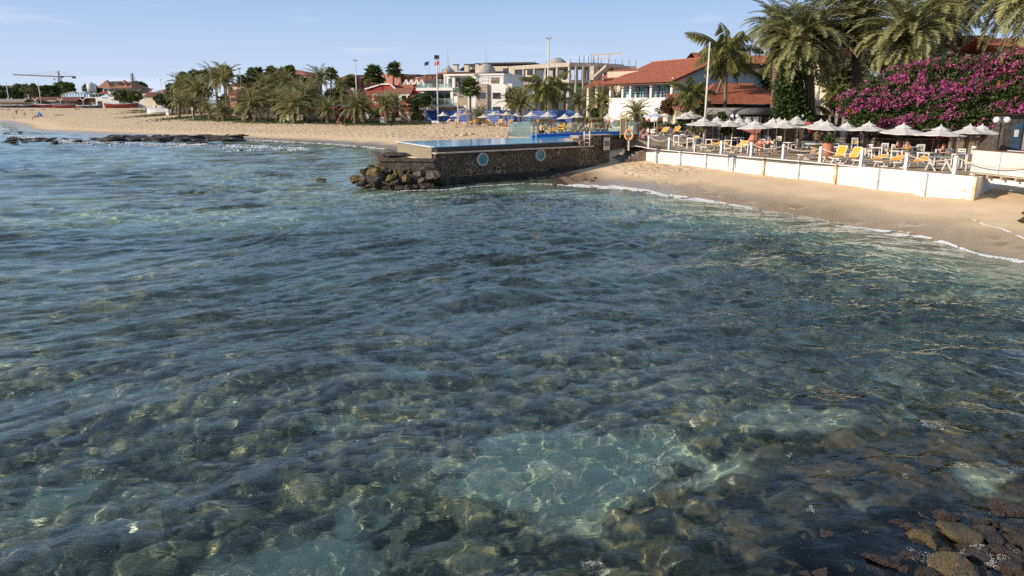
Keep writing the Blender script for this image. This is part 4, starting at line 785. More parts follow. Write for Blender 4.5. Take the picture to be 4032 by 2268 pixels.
DL=[(2150,531,2180,'flat'),(2185,529,2212,'half'),(2236,528,2210,'up'),(2290,525,2258,'up'),(2325,523,2290,'up'),(2380,522,2345,'up'),(2432,521,2393,'up'),(2165,522,2140,'half'),(2215,519,2240,'half'),(2300,517,2322,'half')]
for i,(px,py,ph,k) in enumerate(DL):
    place_lounger((px,py),ph,k,('yellow lounger in the front row of the pool deck, '+ORD[i]+' from the glass screen') if i<7 else ('half hidden yellow lounger in the back row of the deck, '+ORD[i-7]+' from the glass screen'),'yellow loungers on the pool deck',DZ)
for i,(px,py,ph,k,lab) in enumerate([(2570,536,2628,'half','yellow lounger with a sunbather, next to the shallow pool shelf'),(2625,533,2670,'half','yellow lounger with raised back and a reclining person behind the sunbather'),(2672,531,2725,'flat','flat yellow lounger on the deck left of the bar umbrellas'),(2720,532,2790,'up','yellow lounger with high raised back at the right end of the deck')]): place_lounger((px,py),ph,k,lab,'yellow loungers at the deck end',DZ,.95)
BLg=[(1727,489,1770,'half'),(1775,489,1800,'half'),(1830,492,1856,'flat'),(1850,490,1875,'up'),(1885,489,1902,'half'),(1905,498,1922,'up'),(1955,494,1972,'up'),(1998,493,2012,'half'),(2010,500,2030,'flat')]
for i,(px,py,ph,k) in enumerate(BLg): place_lounger((px,py),ph,k,f'small yellow lounger on the open beach behind the pool, {ORD[i]} from the light pole','yellow loungers on the open beach')
# ------------------------------------------------------------------ chairs and tables
CUSH=mat('yellow_cushion',(.80,.50,.08),.8,.06,6)
def chair(cush=False,kind='slat'):
    t=thing('garden_chair','x','chair',(0,0,0)); w=.25
    MB().bx(-w,-.23,.41,w,.24,.45).build('seat',WHITE,t)
    for x in(-w+.03,w-.03):
        for y in(-.2,.22): MB().bx(x-.028,y-.028,0,x+.028,y+.028,.409 if y<0 else .92).build('leg',WHITE,t)
    m=MB()
    if kind=='slat':
        for k in range(4): m.bx(-w+.1+k*.1-.02,.2,.5,-w+.1+k*.1+.02,.235,.84)
        m.bx(-w,.19,.84,w,.245,.93)
    else:
        for z in(.56,.70,.84): m.bx(-w,.2,z,w,.24,z+.08)
    m.build('backrest',WHITE,t)
    if kind=='slat': MB().bx(-w-.03,-.2,.62,-w+.04,.22,.66).bx(w-.04,-.2,.62,w+.03,.22,.66).bx(-w-.02,-.2,.45,-w+.03,-.15,.62).bx(w-.03,-.2,.45,w+.02,-.15,.62).build('armrests',WHITE,t)
    if cush: MB().bx(-w+.02,-.22,.452,w-.02,.19,.52).build('cushion',CUSH,t)
    return t
def folding():
    t=thing('folding_chair','x','chair',(0,0,0)); m=MB()
    for x in(-.22,.22): m.beam((x,-.25,0),(x,.28,.9),.04); m.beam((x*.85,.25,0),(x*.85,-.22,.45),.04)
    m.build('leg_frame',WHITE,t); MB().bx(-.2,-.22,.43,.2,.15,.46).build('seat',WHITE,t); MB().bx(-.22,.2,.72,.22,.23,.9).build('backrest',WHITE,t); return t
SC=[Spawn(chair(True,'slat')),Spawn(chair(False,'ladder')),Spawn(chair(True,'ladder')),Spawn(folding())]
def table(w=.8,d=.8,top=WHITE):
    t=thing('table','x','table',(0,0,0)); MB().bx(-w/2,-d/2,.70,w/2,d/2,.75).build('tabletop',top,t)
    for x in(-w/2+.06,w/2-.06):
        for y in(-d/2+.06,d/2-.06): MB().bx(x-.035,y-.035,0,x+.035,y+.035,.699).build('leg',WHITE,t)
    return t
ST=Spawn(table())
TB=[(2736,543,'deck'),(2680,532,'deck'),(2805,548,''),(2880,551,''),(2948,566,''),(3018,555,''),(3070,530,''),(3303,577,''),(3406,584,''),(3545,593,''),(3650,600,''),(3788,606,''),(3340,566,''),(3470,580,''),(3590,578,''),(3720,588,''),(3110,560,''),(2905,541,'')]
TB.sort()
for i,(px,py,dk_) in enumerate(TB):
    gz=(DZ if dk_ else TZ-.06); p=atz(px,py,gz+.75); ST((p.x,p.y,gz),R(-62)+random.uniform(-.15,.15),f"square white table on the {'deck end' if dk_ else 'terrace'}, {ORD[i]} square one from the pool",1.0,'square white tables')
xt=thing('trestle_table','white X-legged table with a grey top, nearest the white walkway','table',(0,0,0),R(-15)); p=atz(3697,614,TZ+.75); xt.location=(p.x,p.y,TZ-.06)
MB().bx(-.6,-.4,.74,.6,.4,.79).build('tabletop',mat('grey_tabletop',(.33,.38,.38),.5,.1,3),xt)
for x in(-.42,.42): MB().beam((x-.25,-.3,0),(x+.2,.3,.74),.06,.09).beam((x+.25,-.3,0),(x-.2,-.3,.74),.06,.09).build('leg',WHITE,xt)
MB().beam((-.42,0,.37),(.42,0,.37),.05).build('stretcher',WHITE,xt)
rt=thing('round_table','round white table on a pebble drum, mid terrace','table',(0,0,0)); p=atz(3210,563,TZ+.75); rt.location=(p.x,p.y,TZ-.06); MB().lathe([(.8,.72),(.82,.76),(.8,.8)],n=28).build('tabletop',mat('pale_round_top',(.55,.58,.58),.5,.1,3),rt); MB().lathe([(.42,0),(.4,.715)],n=20).build('pedestal',mat('pebbled_drum',(.55,.42,.30),.9,.3,22,.8,30,col2=(.16,.10,.07)),rt)
wt=thing('round_table','round dark wooden table before the salmon stove','table',(0,0,0)); p=atz(2980,550,TZ+.75); wt.location=(p.x,p.y,TZ-.06); MB().lathe([(.75,.72),(.75,.77)],n=24).build('tabletop',WOODB,wt); MB().lathe([(.3,0),(.06,.1),(.06,.715)],n=12).build('pedestal',WOODB,wt)
CH_=[(2684,566,3,'folding chair at the deck end',0,1),(2775,570,0,'',.5,0),(2848,572,1,'',2.9,0),(2926,592,3,'',2.0,0),(2997,592,0,'',.2,0),(3060,578,0,'',-.4,0),(3042,600,3,'',2.6,0),(3100,582,1,'',1.5,0),(3125,590,1,'',-1.4,0),(3149,604,1,'',-1.9,0),(3170,600,1,'',3.0,0),(3195,602,1,'',3.2,0),(3263,590,1,'',.9,0),(3290,585,1,'',.1,0),(3330,612,0,'',2.3,0),(3363,586,0,'',.2,0),(3440,592,0,'',.1,0),(3425,618,0,'',2.7,0),(3480,612,0,'',3.2,0),(3498,618,2,'',-1.2,0),(3568,606,2,'',.4,0),(3592,622,2,'',-1.4,0),(3560,585,0,'',.0,0),(3645,598,0,'',.2,0),(3620,618,0,'',3.3,0),(3728,640,0,'',.3,0),(3765,604,0,'',.1,0),(3785,640,2,'',2.9,0),(3815,672,2,'',1.7,0),(3700,600,0,'',.3,0),(3840,628,0,'',2.0,0),(2740,560,0,'',1.9,0),(2830,562,1,'',.4,0),(2895,566,1,'',-.5,0),(3020,575,0,'',.4,0),(3085,560,1,'',.6,0)]
CH_.sort()
for i,(px,py,k,_,rz,dk_) in enumerate(CH_):
    p=atz(px,py,TZ-.06); SC[k](p,rz+R(-30),f"{['white slatted armchair with yellow cushion','white ladder-back chair','white ladder-back chair with yellow cushion','white folding chair'][k]} on the terrace, {ORD[i] if i<30 else 'number %d'%(i+1)} of all chairs from the pool".replace('number 31','thirty-first').replace('number 32','thirty-second').replace('number 33','thirty-third').replace('number 34','thirty-fourth').replace('number 35','thirty-fifth').replace('number 36','thirty-sixth'),.95,'white chairs on the terrace')
# pool bar: tall brown tables and chairs
def bistro_chair():
    t=thing('high_chair','x','chair',(0,0,0)); m=MB()
    for x in(-.2,.2): m.beam((x,-.28,0),(x,.22,1.35),.045); m.beam((x,.28,0),(x,-.2,.85),.045)
    m.build('leg_frame',WOODB,t); MB().bx(-.2,-.2,.82,.2,.18,.86).build('seat',WOODB,t); MB().bx(-.24,.18,1.1,.24,.22,1.36).build('backrest',mat('salmon_canvas',(.46,.17,.10),.8,.1,4),t); return t
SB=Spawn(bistro_chair())
for i,px in enumerate([2112,2178,2260,2310,2340,2388]):
    SB((xat(px,76,3),76,DZ),random.choice([-.9,.9,.2]),f'tall folding chair with salmon back behind the deck loungers, {ORD[i]} from the glass screen',1.05,'tall folding chairs at the pool bar')
def high_table():
    t=thing('high_table','x','table',(0,0,0)); MB().bx(-.42,-.4,1.08,.42,.4,1.13).build('tabletop',WOODB,t); m=MB(); m.beam((-.38,0,0),(.38,0,1.08),.05).beam((.38,.05,0),(-.38,.05,1.08),.05).beam((-.38,.35,0),(.38,.35,1.08),.05); m.build('leg_frame',WOODB,t); return t
SH_=Spawn(high_table())
for i,px in enumerate([2150,2219,2288,2366]): SH_((xat(px,77.2,3),77.2,DZ),.1*i,f'tall brown cross-legged table behind the deck loungers, {ORD[i]} from the glass screen',1,'tall tables at the pool bar')
sw=thing('outdoor_shower','cream pipe shower with a curved top on the deck','shower',(xat(2586,74,3),74,DZ)); MB().tube([(0,0,0),(0,0,2.2)]+[(.16-.16*math.cos(a),0,2.2+.2*math.sin(a)) for a in np.linspace(.3,3.1,7)]+[(.33,0,2.05)],.03,8).build('pipe',mat('cream_rail',(.7,.6,.4)),sw,True); MB().lathe([(.02,0),(.07,-.05)],(.33,0,2.05)).build('shower_head',BLACKM,sw)
# dark rope posts behind the deck
for i,(px,py) in enumerate([(2470,524),(2513,528),(2558,522),(2660,510),(2672,512)]):
    p=atz(px,py,DZ); o=MB().bx(-.07,-.07,0,.07,.07,1.05).build('bollard_post',WOODD); o.location=(p.x,max(p.y,70),DZ); tag(o,f'dark wooden post of the deck rope fence, {ORD[i]} from the yellow frame','post','dark rope posts behind the deck')
# bar structures at the back of the terrace
def lampost(px,Y,gz,label,h,arm=.28,r=.16,one=False):
    t=thing('globe_lamp',label,'street lamp',(xat(px,Y,gz+h),Y,gz)); MB().lathe([(.09,0),(.07,.3),(.04,.35),(.035,h-.1),(.06,h-.08),(.03,h)],n=12).build('pole',BLACKM,t,True)
    for s in((-1,1) if not one else (1,)):
        MB().tube([(0,0,h-.12),(s*arm*.6,0,h-.2),(s*arm,0,h-.12),(s*arm,0,h-.02)],.018,6).build('arm',BLACKM,t,True); MB().lathe([(0.001,0)]+[(r*math.sin(a),r*(1-math.cos(a))) for a in np.linspace(.2,3.0,12)]+[(.001,2*r)],(s*arm,0,h-.02),18).build('globe',mat('opal_globe',(.80,.80,.80),.25,.03,2),t,True)
lampost(3943,42,TZ-.06,'black lamp post with two white globes by the right end of the terrace',2.62,.29,.175); lampost(2893,62,TZ-.06,'lamp with two white globes behind the parasols by the arched gate',2.5,.2,.15); lampost(3150,62,TZ-.06,'lamp with white globes left of the arched brown canopy',2.5,.2,.13)
bar=thing('beach_bar','open beach bar with a brown counter behind the terrace parasols','bar',(xat(3440,57,2),57,TZ-.06),R(-14)); 
MB().bx(0,0,0,7.2,.35,1.0).build('counter_front',mat('grey_brown_panel',(.12,.09,.07),.8,.2,2),bar); MB().bx(-.1,-.25,1.003,7.3,.45,1.08).build('counter_top',mat('orange_wood',(.40,.20,.10),.6,.2,5),bar); MB().bx(-.2,3,0,7.6,3.2,3).build('back_wall',DARK,bar); MB().bx(-.3,-.6,2.5,7.8,3.3,2.62).build('roof',WOODD,bar)
m=MB(); [m.bx(x,-.05,0,x+.1,.1,2.5) for x in(0,2.4,4.8,7.1)]; m.build('posts',WOODD,bar); m=MB(); g=np.random.default_rng(5); [m.bx(.3+k*.17,2.7,1.3+.4*(k%3),.3+k*.17+.07,2.8,1.52+.4*(k%3)) for k in range(36)]; m.build('bottles',mat('coloured_bottles',(.5,.55,.5),.15,.5,9,col2=(.05,.12,.12)),bar)
m=MB(); m.bx(0,3.0,0,1,3.01,0.1); 
mw=thing('mud_wall','rough beige plastered wall with dark poles behind the right parasols','wall',(xat(3735,53,2),53,TZ-.06),R(-8)); MB().bx(0,0,0,4.4,.3,2.75).build('plaster',mat('mud_plaster',(.40,.31,.22),.95,.35,1.4,.8,6,col2=(.17,.13,.10)),mw); m=MB(); [m.tube([(x,-.1,0),(x+.05,-.1,2.7)],.06,6) for x in(.1,.9,2.9,4.3)]; m.build('poles',WOODD,mw)
sh=thing('shack','dark shack of boards with a blue door and notice at the right edge','hut',(xat(3935,50,2),50,TZ-.06),R(-5)); MB().bx(0,0,0,6,3,2.9).build('walls',mat('dark_boards',(.10,.085,.075),.9,.3,4),sh); MB().bx(-.2,-.3,2.903,6,3,3.0).build('roof',WOODD,sh); MB().bx(.55,-.05,.1,1.15,-.002,2.4).build('door',mat('blue_door',(.05,.09,.15),.7,.2,3),sh); MB().bx(.66,-.07,1.5,.92,-.052,1.95).build('notice',WHITE,sh); MB().bx(1.3,-.05,.1,2.3,-.002,2.5).build('slatted_gate',mat('pale_slats',(.45,.42,.38),.8,.2,8),sh)
# back arcade: dark room under barrel awning, arched gates
ar=thing('arcade_restaurant','dark glazed restaurant front under a long grey barrel awning','restaurant',(xat(2880,67,3),67,TZ-.06)); MB().bx(0,.2,0,5.0,3,2.75).build('walls',mat('dark_front',(.035,.03,.028),.5,.3,1),ar); m=MB(); m.lathe([(.62,0),(.62,6.6)],n=24,cap=True); m.v=[(z-2.2,y*1.0-.0,x) for x,y,z in m.v]; m.v=[(x,y+.6,max(2.62,z*.85+2.7)) for x,y,z in m.v]; m.build('barrel_awning',mat('grey_awning',(.24,.23,.22),.8,.15,3),ar,True)
m=MB(); [m.bx(.3+k*.75,.12,0,.38+k*.75,.19,2.6) for k in range(7)]; m.build('mullions',mat('grey_frame',(.16,.15,.15),.6,.1,3),ar); MB().bx(1.1,.13,1.9,1.7,.17,2.45).bx(1.8,.13,1.9,2.4,.17,2.45).build('menu_boards',mat('menu_white',(.45,.45,.43),.7,.3,8),ar)
for i,px in enumerate((2806,2858)):
    Y=66.2; t=thing('arched_gate',f"glazed gate under a fan-shaped arch, {['first','second'][i]} from the pool side",'gate',(xat(px,Y,3),Y,TZ-.06)); G_=mat('taupe_frame',(.34,.28,.22),.6,.1,3); m=MB()
    m.bx(-.6,-.04,0,-.52,.04,2.5).bx(.52,-.04,0,.6,.04,2.5).bx(-.6,-.04,2.42,.6,.04,2.5).bx(-.04,-.03,0,.04,.03,2.42).bx(-.52,-.03,1.0,.52,.03,1.06); m.build('frame',G_,t); m=MB(); arc=[(.58*math.cos(a),0,2.5+.55*math.sin(a)) for a in np.linspace(0,math.pi,15)]; m.tube(arc,.045,6)
    for a in np.linspace(.35,math.pi-.35,7): m.tube([(0,0,2.5),(.55*math.cos(a),0,2.5+.52*math.sin(a))],.02,5)
    m.build('fan_arch',G_,t); MB().bx(-.51,-.01,.02,.51,.01,2.41).build('glazing',GLASSD,t)
ac=thing('arched_canopy','brown ribbed barrel canopy over a stone entrance, left of the flowering hedge','canopy',(xat(3205,64,4),64,TZ-.06),R(-10)); m=MB(); pr=[(1.28*math.cos(a),.72*math.sin(a)+2.68) for a in np.linspace(0,math.pi,17)]
V=[];[V.append((x,y,z)) for y in(0,3.2) for x,z in pr]; m.add(V,[[i,i+1,18+i,17+i] for i in range(16)]); m.build('fabric',mat('tan_fabric',(.33,.24,.16),.85,.1,3),ac); m=MB(); [m.tube([(x*.99,y,z-.02) for x,z in pr],.03,5) for y in(0,.8,1.6,2.4)]; m.build('ribs',mat('orange_rib',(.42,.24,.09),.6,.1,4),ac); MB().bx(-1.3,1.6,0,1.5,1.9,2.66).build('stone_wall',mat('entrance_stone',(.22,.17,.13),.95,.4,3,.6,9,col2=(.03,.025,.02)),ac)
def pot(px,py,Y,s,label,c):
    t=thing('clay_jar',label,'jar',(xat(px,Y,2),Y,TZ-.06)); t.scale=(s,s,s); MB().lathe([(.18,0),(.34,.3),(.38,.55),(.3,.85),(.17,1.0),(.24,1.06),(.22,1.08)],n=20).build('body',mat(label[:12],c,.8,.12,3),t,True)
    v,f=leafcloud(lump_points([(0,0,1.15,.3,.3,.22)],300,9),.12,2,9); bake('plant',v,f,LBUSH,t)
pot(3254,530,50,1.15,'large orange clay jar with a plant, centre of the terrace',(.50,.20,.12)); pot(3178,460,61,1.0,'red clay jar on the plinth under the arched canopy',(.34,.07,.05)); sc.objects['clay_jar.001'].location.z+=1.25
sv=thing('stucco_stove','salmon stucco outdoor stove with a wide hood under the terrace parasols','stove',(xat(2970,60,3),60,TZ-.06)); MB().lathe([(.42,0),(.52,.35),(.46,.8),(.33,1.05),(.3,1.2)],n=18).build('body',mat('salmon_stucco',(.52,.20,.13),.85,.12,2),sv,True); MB().ext([(-.95,0,1.55),(.1,0,1.2),(.5,0,1.5),(.5,0,1.62),(-.95,0,1.66)],(0,.5,0)).build('hood',mat('salmon_stucco',(.52,.20,.13)),sv)
# ================================================================== buildings
def gz_(x,y): return float(terrain(np.array([x]),np.array([y]),False)[0][0])
class F:
    """a building frame: front-bottom-left corner at photo column px0 and depth Y0, facade turned by phi"""
    def __init__(s,name,label,cat,px0,Y0,phi,group=None,z=None):
        Y0=DY(px0,Y0); s.Y0=Y0; x=xat(px0,Y0,3); s.gz=(gz_(x,Y0)-.1) if z is None else z; s.o=Vector((x,Y0,0)); s.phi=R(phi); s.d=Vector((math.cos(s.phi),math.sin(s.phi),0)); s.n=Vector((s.d.y,-s.d.x,0))
        s.t=thing(name,label,cat,(x,Y0,s.gz),s.phi,group)
    def at(s,px,py,b=0):
        """local (along, up) of a photo pixel on the facade plane moved back by b"""
        r=ray(px,py); o=s.o-s.n*b; c=Vector((0,0,CH)); t=(o-c).dot(s.n)/r.dot(s.n); P=c+r*t; return (P-s.o).dot(s.d), P.z-s.gz
    def rect(s,x0,y0,x1,y1,b=0):
        a0,zt=s.at(x0,(y0),b); a1,_=s.at(x1,y0,b); _,zb=s.at((x0+x1)/2,y1,b); return a0,zb,a1,(zt+_*0)
    def box(s,name,x0,y0,x1,y1,b0,b1,mt,to_ground=False,par=None):
        a0,zb,a1,zt=s.rect(x0,y0,x1,y1,b0); zb=0 if to_ground else zb
        return MB().bx(a0,b0,zb,a1,b1,zt).build(name,mt,par or s.t)
    def win(s,x0,y0,x1,y1,b=0,fm=None,gm=None,name='window',mul=1,dep=.06):
        a0,zb,a1,zt=s.rect(x0,y0,x1,y1,b); fm=fm or WOODB; f=.07
        m=MB(); m.bx(a0,b-dep,zb,a0+f,b-.002,zt).bx(a1-f,b-dep,zb,a1,b-.002,zt).bx(a0+f,b-dep,zt-f,a1-f,b-.002,zt).bx(a0+f,b-dep,zb,a1-f,b-.002,zb+f)
        for k in range(1,mul+1): c=a0+(a1-a0)*k/(mul+1); m.bx(c-f/2,b-dep,zb+f,c+f/2,b-.002,zt-f)
        w=m.build(name,fm,s.t); MB().bx(a0+f*.5,b-dep*.55,zb+f*.5,a1-f*.5,b-.004,zt-f*.5).build('pane',gm or GLASSD,w); return w
    def arch(s,x0,y0,x1,y1,b=0,mt=None,name='archway'):
        a0,zb,a1,zt=s.rect(x0,y0,x1,y1,b); r=(a1-a0)/2; c=(a0+a1)/2; pts=[(a0,b-.03,zb),(a1,b-.03,zb)]+[(c+r*math.cos(t),b-.03,zt-r+r*math.sin(t)) for t in np.linspace(0,math.pi,11)]
        return MB().ext(pts,(0,.025,0)).build(name,mt or DARK,s.t)
def gable(mb,a0,a1,b0,b1,ze,zr,ov=.4,w=.35,row=.5):
    """ridge parallel to the facade"""
    bm_=(b0+b1)/2; mb.tiles((a0-ov,b0-ov,ze-ov*.4),(a1+ov,b0-ov,ze-ov*.4),(a1+ov,bm_,zr),(a0-ov,bm_,zr),w,row); mb.tiles((a1+ov,b1+ov,ze-ov*.4),(a0-ov,b1+ov,ze-ov*.4),(a0-ov,bm_,zr),(a1+ov,bm_,zr),w,row); return mb
def hip(mb,a0,a1,b0,b1,ze,zr,ov=.4,w=.35,row=.5,inset=None):
    a0-=ov;a1+=ov;b0-=ov;b1+=ov; i=inset if inset is not None else min((b1-b0)/2,(a1-a0)/2*.98); bm_=(b0+b1)/2
    mb.tiles((a0,b0,ze),(a1,b0,ze),(a1-i,bm_,zr),(a0+i,bm_,zr),w,row); mb.tiles((a1,b1,ze),(a0,b1,ze),(a0+i,bm_,zr),(a1-i,bm_,zr),w,row)
    mb.tiles((a0,b1,ze),(a0,b0,ze),(a0+i,bm_,zr),(a0+i,bm_+.01,zr),w,row); mb.tiles((a1,b0,ze),(a1,b1,ze),(a1-i,bm_,zr),(a1-i,bm_+.01,zr),w,row); return mb
LBLUE=mat('light_blue_plaster',(.36,.58,.68),.85,.06,.8); WPL=mat('white_plaster',(.74,.72,.68),.85,.05,.8); OFFW=mat('cool_white_plaster',(.70,.72,.72),.8,.05,.8)
# --- white house with red tile roof (gable end right) : facade runs from the near right corner away to the left
hs=thing('tiled_house','white and pale blue house with a terracotta gable roof, arches and a balcony','house',(0,0,0))
Cn=Vector((xat(2649,85,8),85,1.9)); fd=Vector((-.365,.931,0)).normalized(); gd_=Vector((fd.y,-fd.x,0)); LF=14.5; LG=13.0
hs.location=Cn; hs.rotation_euler=(0,0,math.atan2(gd_.y,gd_.x))   # local x: along gable end (right), local y: away along the facade
ZE=6.15; ZR=8.75
m=MB(); m.ext([(1.6,0,0),(LG,0,0),(LG,0,ZE),(LG/2,0,ZR-.15),(1.6,0,ZE+.6)],(0,LF,0)); m.build('walls',LBLUE,hs)
m=MB(); m.bx(0,-.02,-.5,1.6,LF,3.35).bx(0,0,3.35,.16,LF,4.25).bx(0,-.02,3.35,1.6,.12,4.25); 
for y in(.0,4.3,9.0,10.9,LF-.4): m.bx(0,y,4.25,.42,y+.42,ZE+.12)
m.bx(0,-.015,ZE-.35,1.6,.2,ZE+.25); m.build('front_gallery',WPL,hs)
MB().bx(.01,12.0,-.3,2.2,LF+.05,4.26).build('cream_bay',mat('pale_cream_plaster',(.62,.54,.43),.85,.06,1),hs)
m=MB(); ov=.9; m.tiles((-ov,-.7,ZE-.32),(-ov,LF+.5,ZE-.32),(LG/2,LF+.5,ZR),(LG/2,-.7,ZR),.27,.4,.10); m.tiles((LG+ov,LF+.5,ZE-.32),(LG+ov,-.7,ZE-.32),(LG/2,-.7,ZR),(LG/2,LF+.5,ZR),.27,.4,.06)
m.build('roof',TILE,hs); m=MB(); m.beam((-ov,-.72,ZE-.38),(LG/2,-.72,ZR-.08),.08,.2).beam((LG+ov,-.72,ZE-.38),(LG/2,-.72,ZR-.08),.08,.2).beam((-ov-.0,-.7,ZE-.4),(-ov,LF+.5,ZE-.4),.1,.12); [m.beam((-ov+.05,y,ZE-.37),(.9,y,ZE+.32),.07,.1) for y in np.arange(-.5,LF,.7)]; m.build('eaves',WOODB,hs)
MB().tube([(LG/2,-.75,ZR+.04),(LG/2,LF+.55,ZR+.04)],.13,8).build('ridge_tiles',TILE,hs)
for y0,y1,z0 in((.3,1.0,4.0),(2.2,3.9,3.6),(5.0,5.6,3.6),(7.0,8.6,3.6),(9.6,10.3,3.6),(11.4,12.0,3.6)):
    w=MB().bx(1.52,y0,z0,1.597,y1,5.55).build('window',WOODB,hs); MB().bx(1.50,y0+.12,z0+.1,1.518,y1-.12,5.42).build('pane',GLASSD,w)
m=MB(); [m.tube([(.3,y,4.27),(.3,y,4.9)],.02,5) for y in np.arange(2.0,4.4,.2)]; m.tube([(.3,1.9,4.95),(.3,3.2,5.1),(.3,4.5,4.95)],.035,5); m.build('balcony_railing',BLACKM,hs)
for y,rw in((1.9,1.2),(6.4,1.4)):
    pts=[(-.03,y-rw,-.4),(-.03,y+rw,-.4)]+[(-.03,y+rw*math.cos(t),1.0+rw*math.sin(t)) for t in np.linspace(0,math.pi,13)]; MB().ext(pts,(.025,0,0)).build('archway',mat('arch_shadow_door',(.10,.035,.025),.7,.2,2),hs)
MB().bx(-.12,4.3,.8,-.02,4.75,1.9).build('red_box',mat('red_paint',(.45,.03,.02),.4,.1,4),hs)
MB().bx(3.0,-.06,3.1,3.8,-.002,4.6).build('side_window',WOODB,hs)
m=MB(); gable(m,0,3.2,0,3,0,1.1,.25,.27); du=m.build('dormer_roof',TILE,hs); du.location=(LG/2+.5,LF*.35,ZR-.3); MB().bx(.1,.1,-1,3.1,2.9,.35).build('dormer_wall',TILED,hs); 
for c in hs.children:
    if c.name.startswith('dormer_wall'): c.location=(LG/2+.5,LF*.35,ZR-.3)
# pale neighbour to the left with small red roofs
f=F('pink_house','pale pinkish plaster house with small red eaves left of the big tiled house','house',2395,101,-42)
f.box('walls',2392,283,2520,400,0,6,mat('pale_pink_plaster',(.60,.48,.38),.85,.08,1),True); m=MB(); a0,zb,a1,zt=f.rect(2375,292,2530,300); m.tiles((a0-.4,-.5,zt-.7),(a1+.4,-.5,zt-.7),(a1+.4,3.2,zt+.7),(a0-.4,3.2,zt+.7),.3,.4); m.tiles((a1+.4,6.5,zt-.7),(a0-.4,6.5,zt-.7),(a0-.4,3.2,zt+.7),(a1+.4,3.2,zt+.7),.3,.4); m.build('roof',TILE,f.t)
m=MB(); a0,zb,a1,zt=f.rect(2335,318,2400,345); m.tiles((a0,-2.2,zb),(a1,-2.2,zb),(a1,.3,zt),(a0,.3,zt),.3,.4); m.build('porch_roof',TILE,f.t); MB().bx(a0+.4,-1.9,0,a0+.75,-1.55,zb-.05).bx(a1-.9,-1.9,0,a1-.5,-1.5,zb-.05).build('porch_columns',CREAM,f.t)
# restaurant with hip roof
f=F('tiled_restaurant','low restaurant under a wide terracotta hip roof behind the arcade','restaurant',2765,78,4)
a1=f.at(3120,410)[0]; ze=f.at(2900,411)[1]; zr=f.at(2900,329,4.5)[1]; MB().bx(.5,.6,0,a1-.4,9,ze-.05).build('walls',mat('dark_timber_wall',(.07,.035,.025),.8,.3,2),f.t); hip(MB(),0,a1,0,9.5,ze,zr,.5,.27,.4,3.2).build('roof',TILE,f.t)
a0=f.at(2660,410)[0]; MB().bx(a0+.4,1.2,0,.3,6,ze-.6).build('side_wall',CREAM,f.t); m=MB(); m.tiles((a0,.4,ze-.65),(.6,.4,ze-.65),(.6,4,zr-1.1),(a0,4,zr-1.1),.27,.4); m.build('side_roof',TILED,f.t)
# modern white building
f=F('modern_villa','modern white villa with glass balustrades and a stone-clad bay behind the blue fence','house',1636,120,-20)
f.box('lower_glass_wall',1668,352,1782,415,1.2,1.3,GLASSD); f.box('upper_wing',1747,293,1853,347,2.2,12,WPL)
f.box('main_block',1853,294,1982,345,.6,12,WPL); f.box('right_block',1915,330,2016,440,.0,12,WPL,True); f.box('stone_bay',1872,331,1919,440,-.5,-.02,STONEL,True); f.box('centre_wall',1782,352,1873,440,.4,11,OFFW,True)
f.box('balcony_slab',1638,346,1782,356.5,-1.3,2.4,WPL); f.box('base_slab',1700,413,1800,421,-1.0,2,WPL); f.box('plinth',1670,421,1790,445,.6,3,WPL,True)
f.box('roof_slab',1746,292,1984,297,.4,12.2,WPL)
for x0,x1 in((1748,1753),(1780,1790),(1848,1856)): f.box('column',x0,297,x1,346,1.0,1.5,WPL)
for x0,x1 in((1655,1668),(1773,1783)): f.box('column',x0,356,x1,415,-.9,-.5,WPL)
f.win(1765,308,1778,345,2.2,GREYM); f.win(1792,306,1815,345,2.2,GREYM,mul=1); f.win(1817,306,1847,345,2.2,GREYM,mul=2); f.win(1933,307,1964,331,.6,WOODD,mat('warm_glass',(.35,.28,.2),.2,.4,2),mul=0)
f.win(1878,364,1911,388,-.5,WOODD,mul=1); f.win(1940,365,1971,389,0,WOODD,mul=1); f.win(1940,420,1971,434,0,WOODD); f.win(1878,421,1908,432,-.5,WOODD)
for k in range(4): f.win(1671+k*27,356,1696+k*27,414,1.15,GREYM,mul=0)
for x0,x1,y0,y1,b_ in((1640,1703,329,347,-1.25),(1716,1778,329,347,-1.25),(1702,1780,387,413,-.95)): f.box('glass_balustrade',x0,y0,x1,y1,b_,b_+.03,GL)
f.box('timber_screen',1728,421,1788,436,-.98,-.9,mat('orange_timber',(.45,.24,.12),.7,.25,8)); MB().bx(0,0,0,.1,.1,.1)
m=MB(); a,z=f.at(1892,318,.4); [m.tube([(a+k*1.1,.3,z-1.2),(a+k*1.1,.3,z+.9)],.03,5) for k in range(4)]; [m.tube([(a,.3,z+q),(a+3.6,.3,z+q)],.03,5) for q in(-.6,.1,.7)]; m.build('scaffold_rack',GREYM,f.t)
# dark roofed apartment house behind
DR=mat('charcoal_roof',(.045,.045,.045),.7,.2,2)
f=F('apartment_house','cream apartment house with a charcoal mansard roof and square chimneys','building',1800,150,-14)
f.box('walls',1850,262,2105,340,2,14,CREAM,True); m=MB(); a0,z0=f.at(1805,277,1); a1,z1=f.at(1990,296,1); ar_,zt=f.at(1930,248,6); al,_=f.at(1838,255,6); m.add([(a0,1,z0),(a1,1,z1),(ar_,6,zt),(al,6,zt-.2),(a0,12,z0),(al,8,zt-.2),(ar_,8,zt)],[(0,1,2,3),(0,3,5,4),(3,2,6,5)]); m.build('mansard_roof',DR,f.t)
f.box('flat_roof',1905,247,2098,253,1.5,14,DR); 
for x0,x1,y0,y1 in((1785,1800,256,278),(1828,1844,255,282),(1871,1885,252,290)): f.box('chimney',x0,y0,x1,y1,.0,1.2,CREAM); f.box('chimney_cap',x0-2,y0-3,x1+2,y0,-.15,1.35,DR)
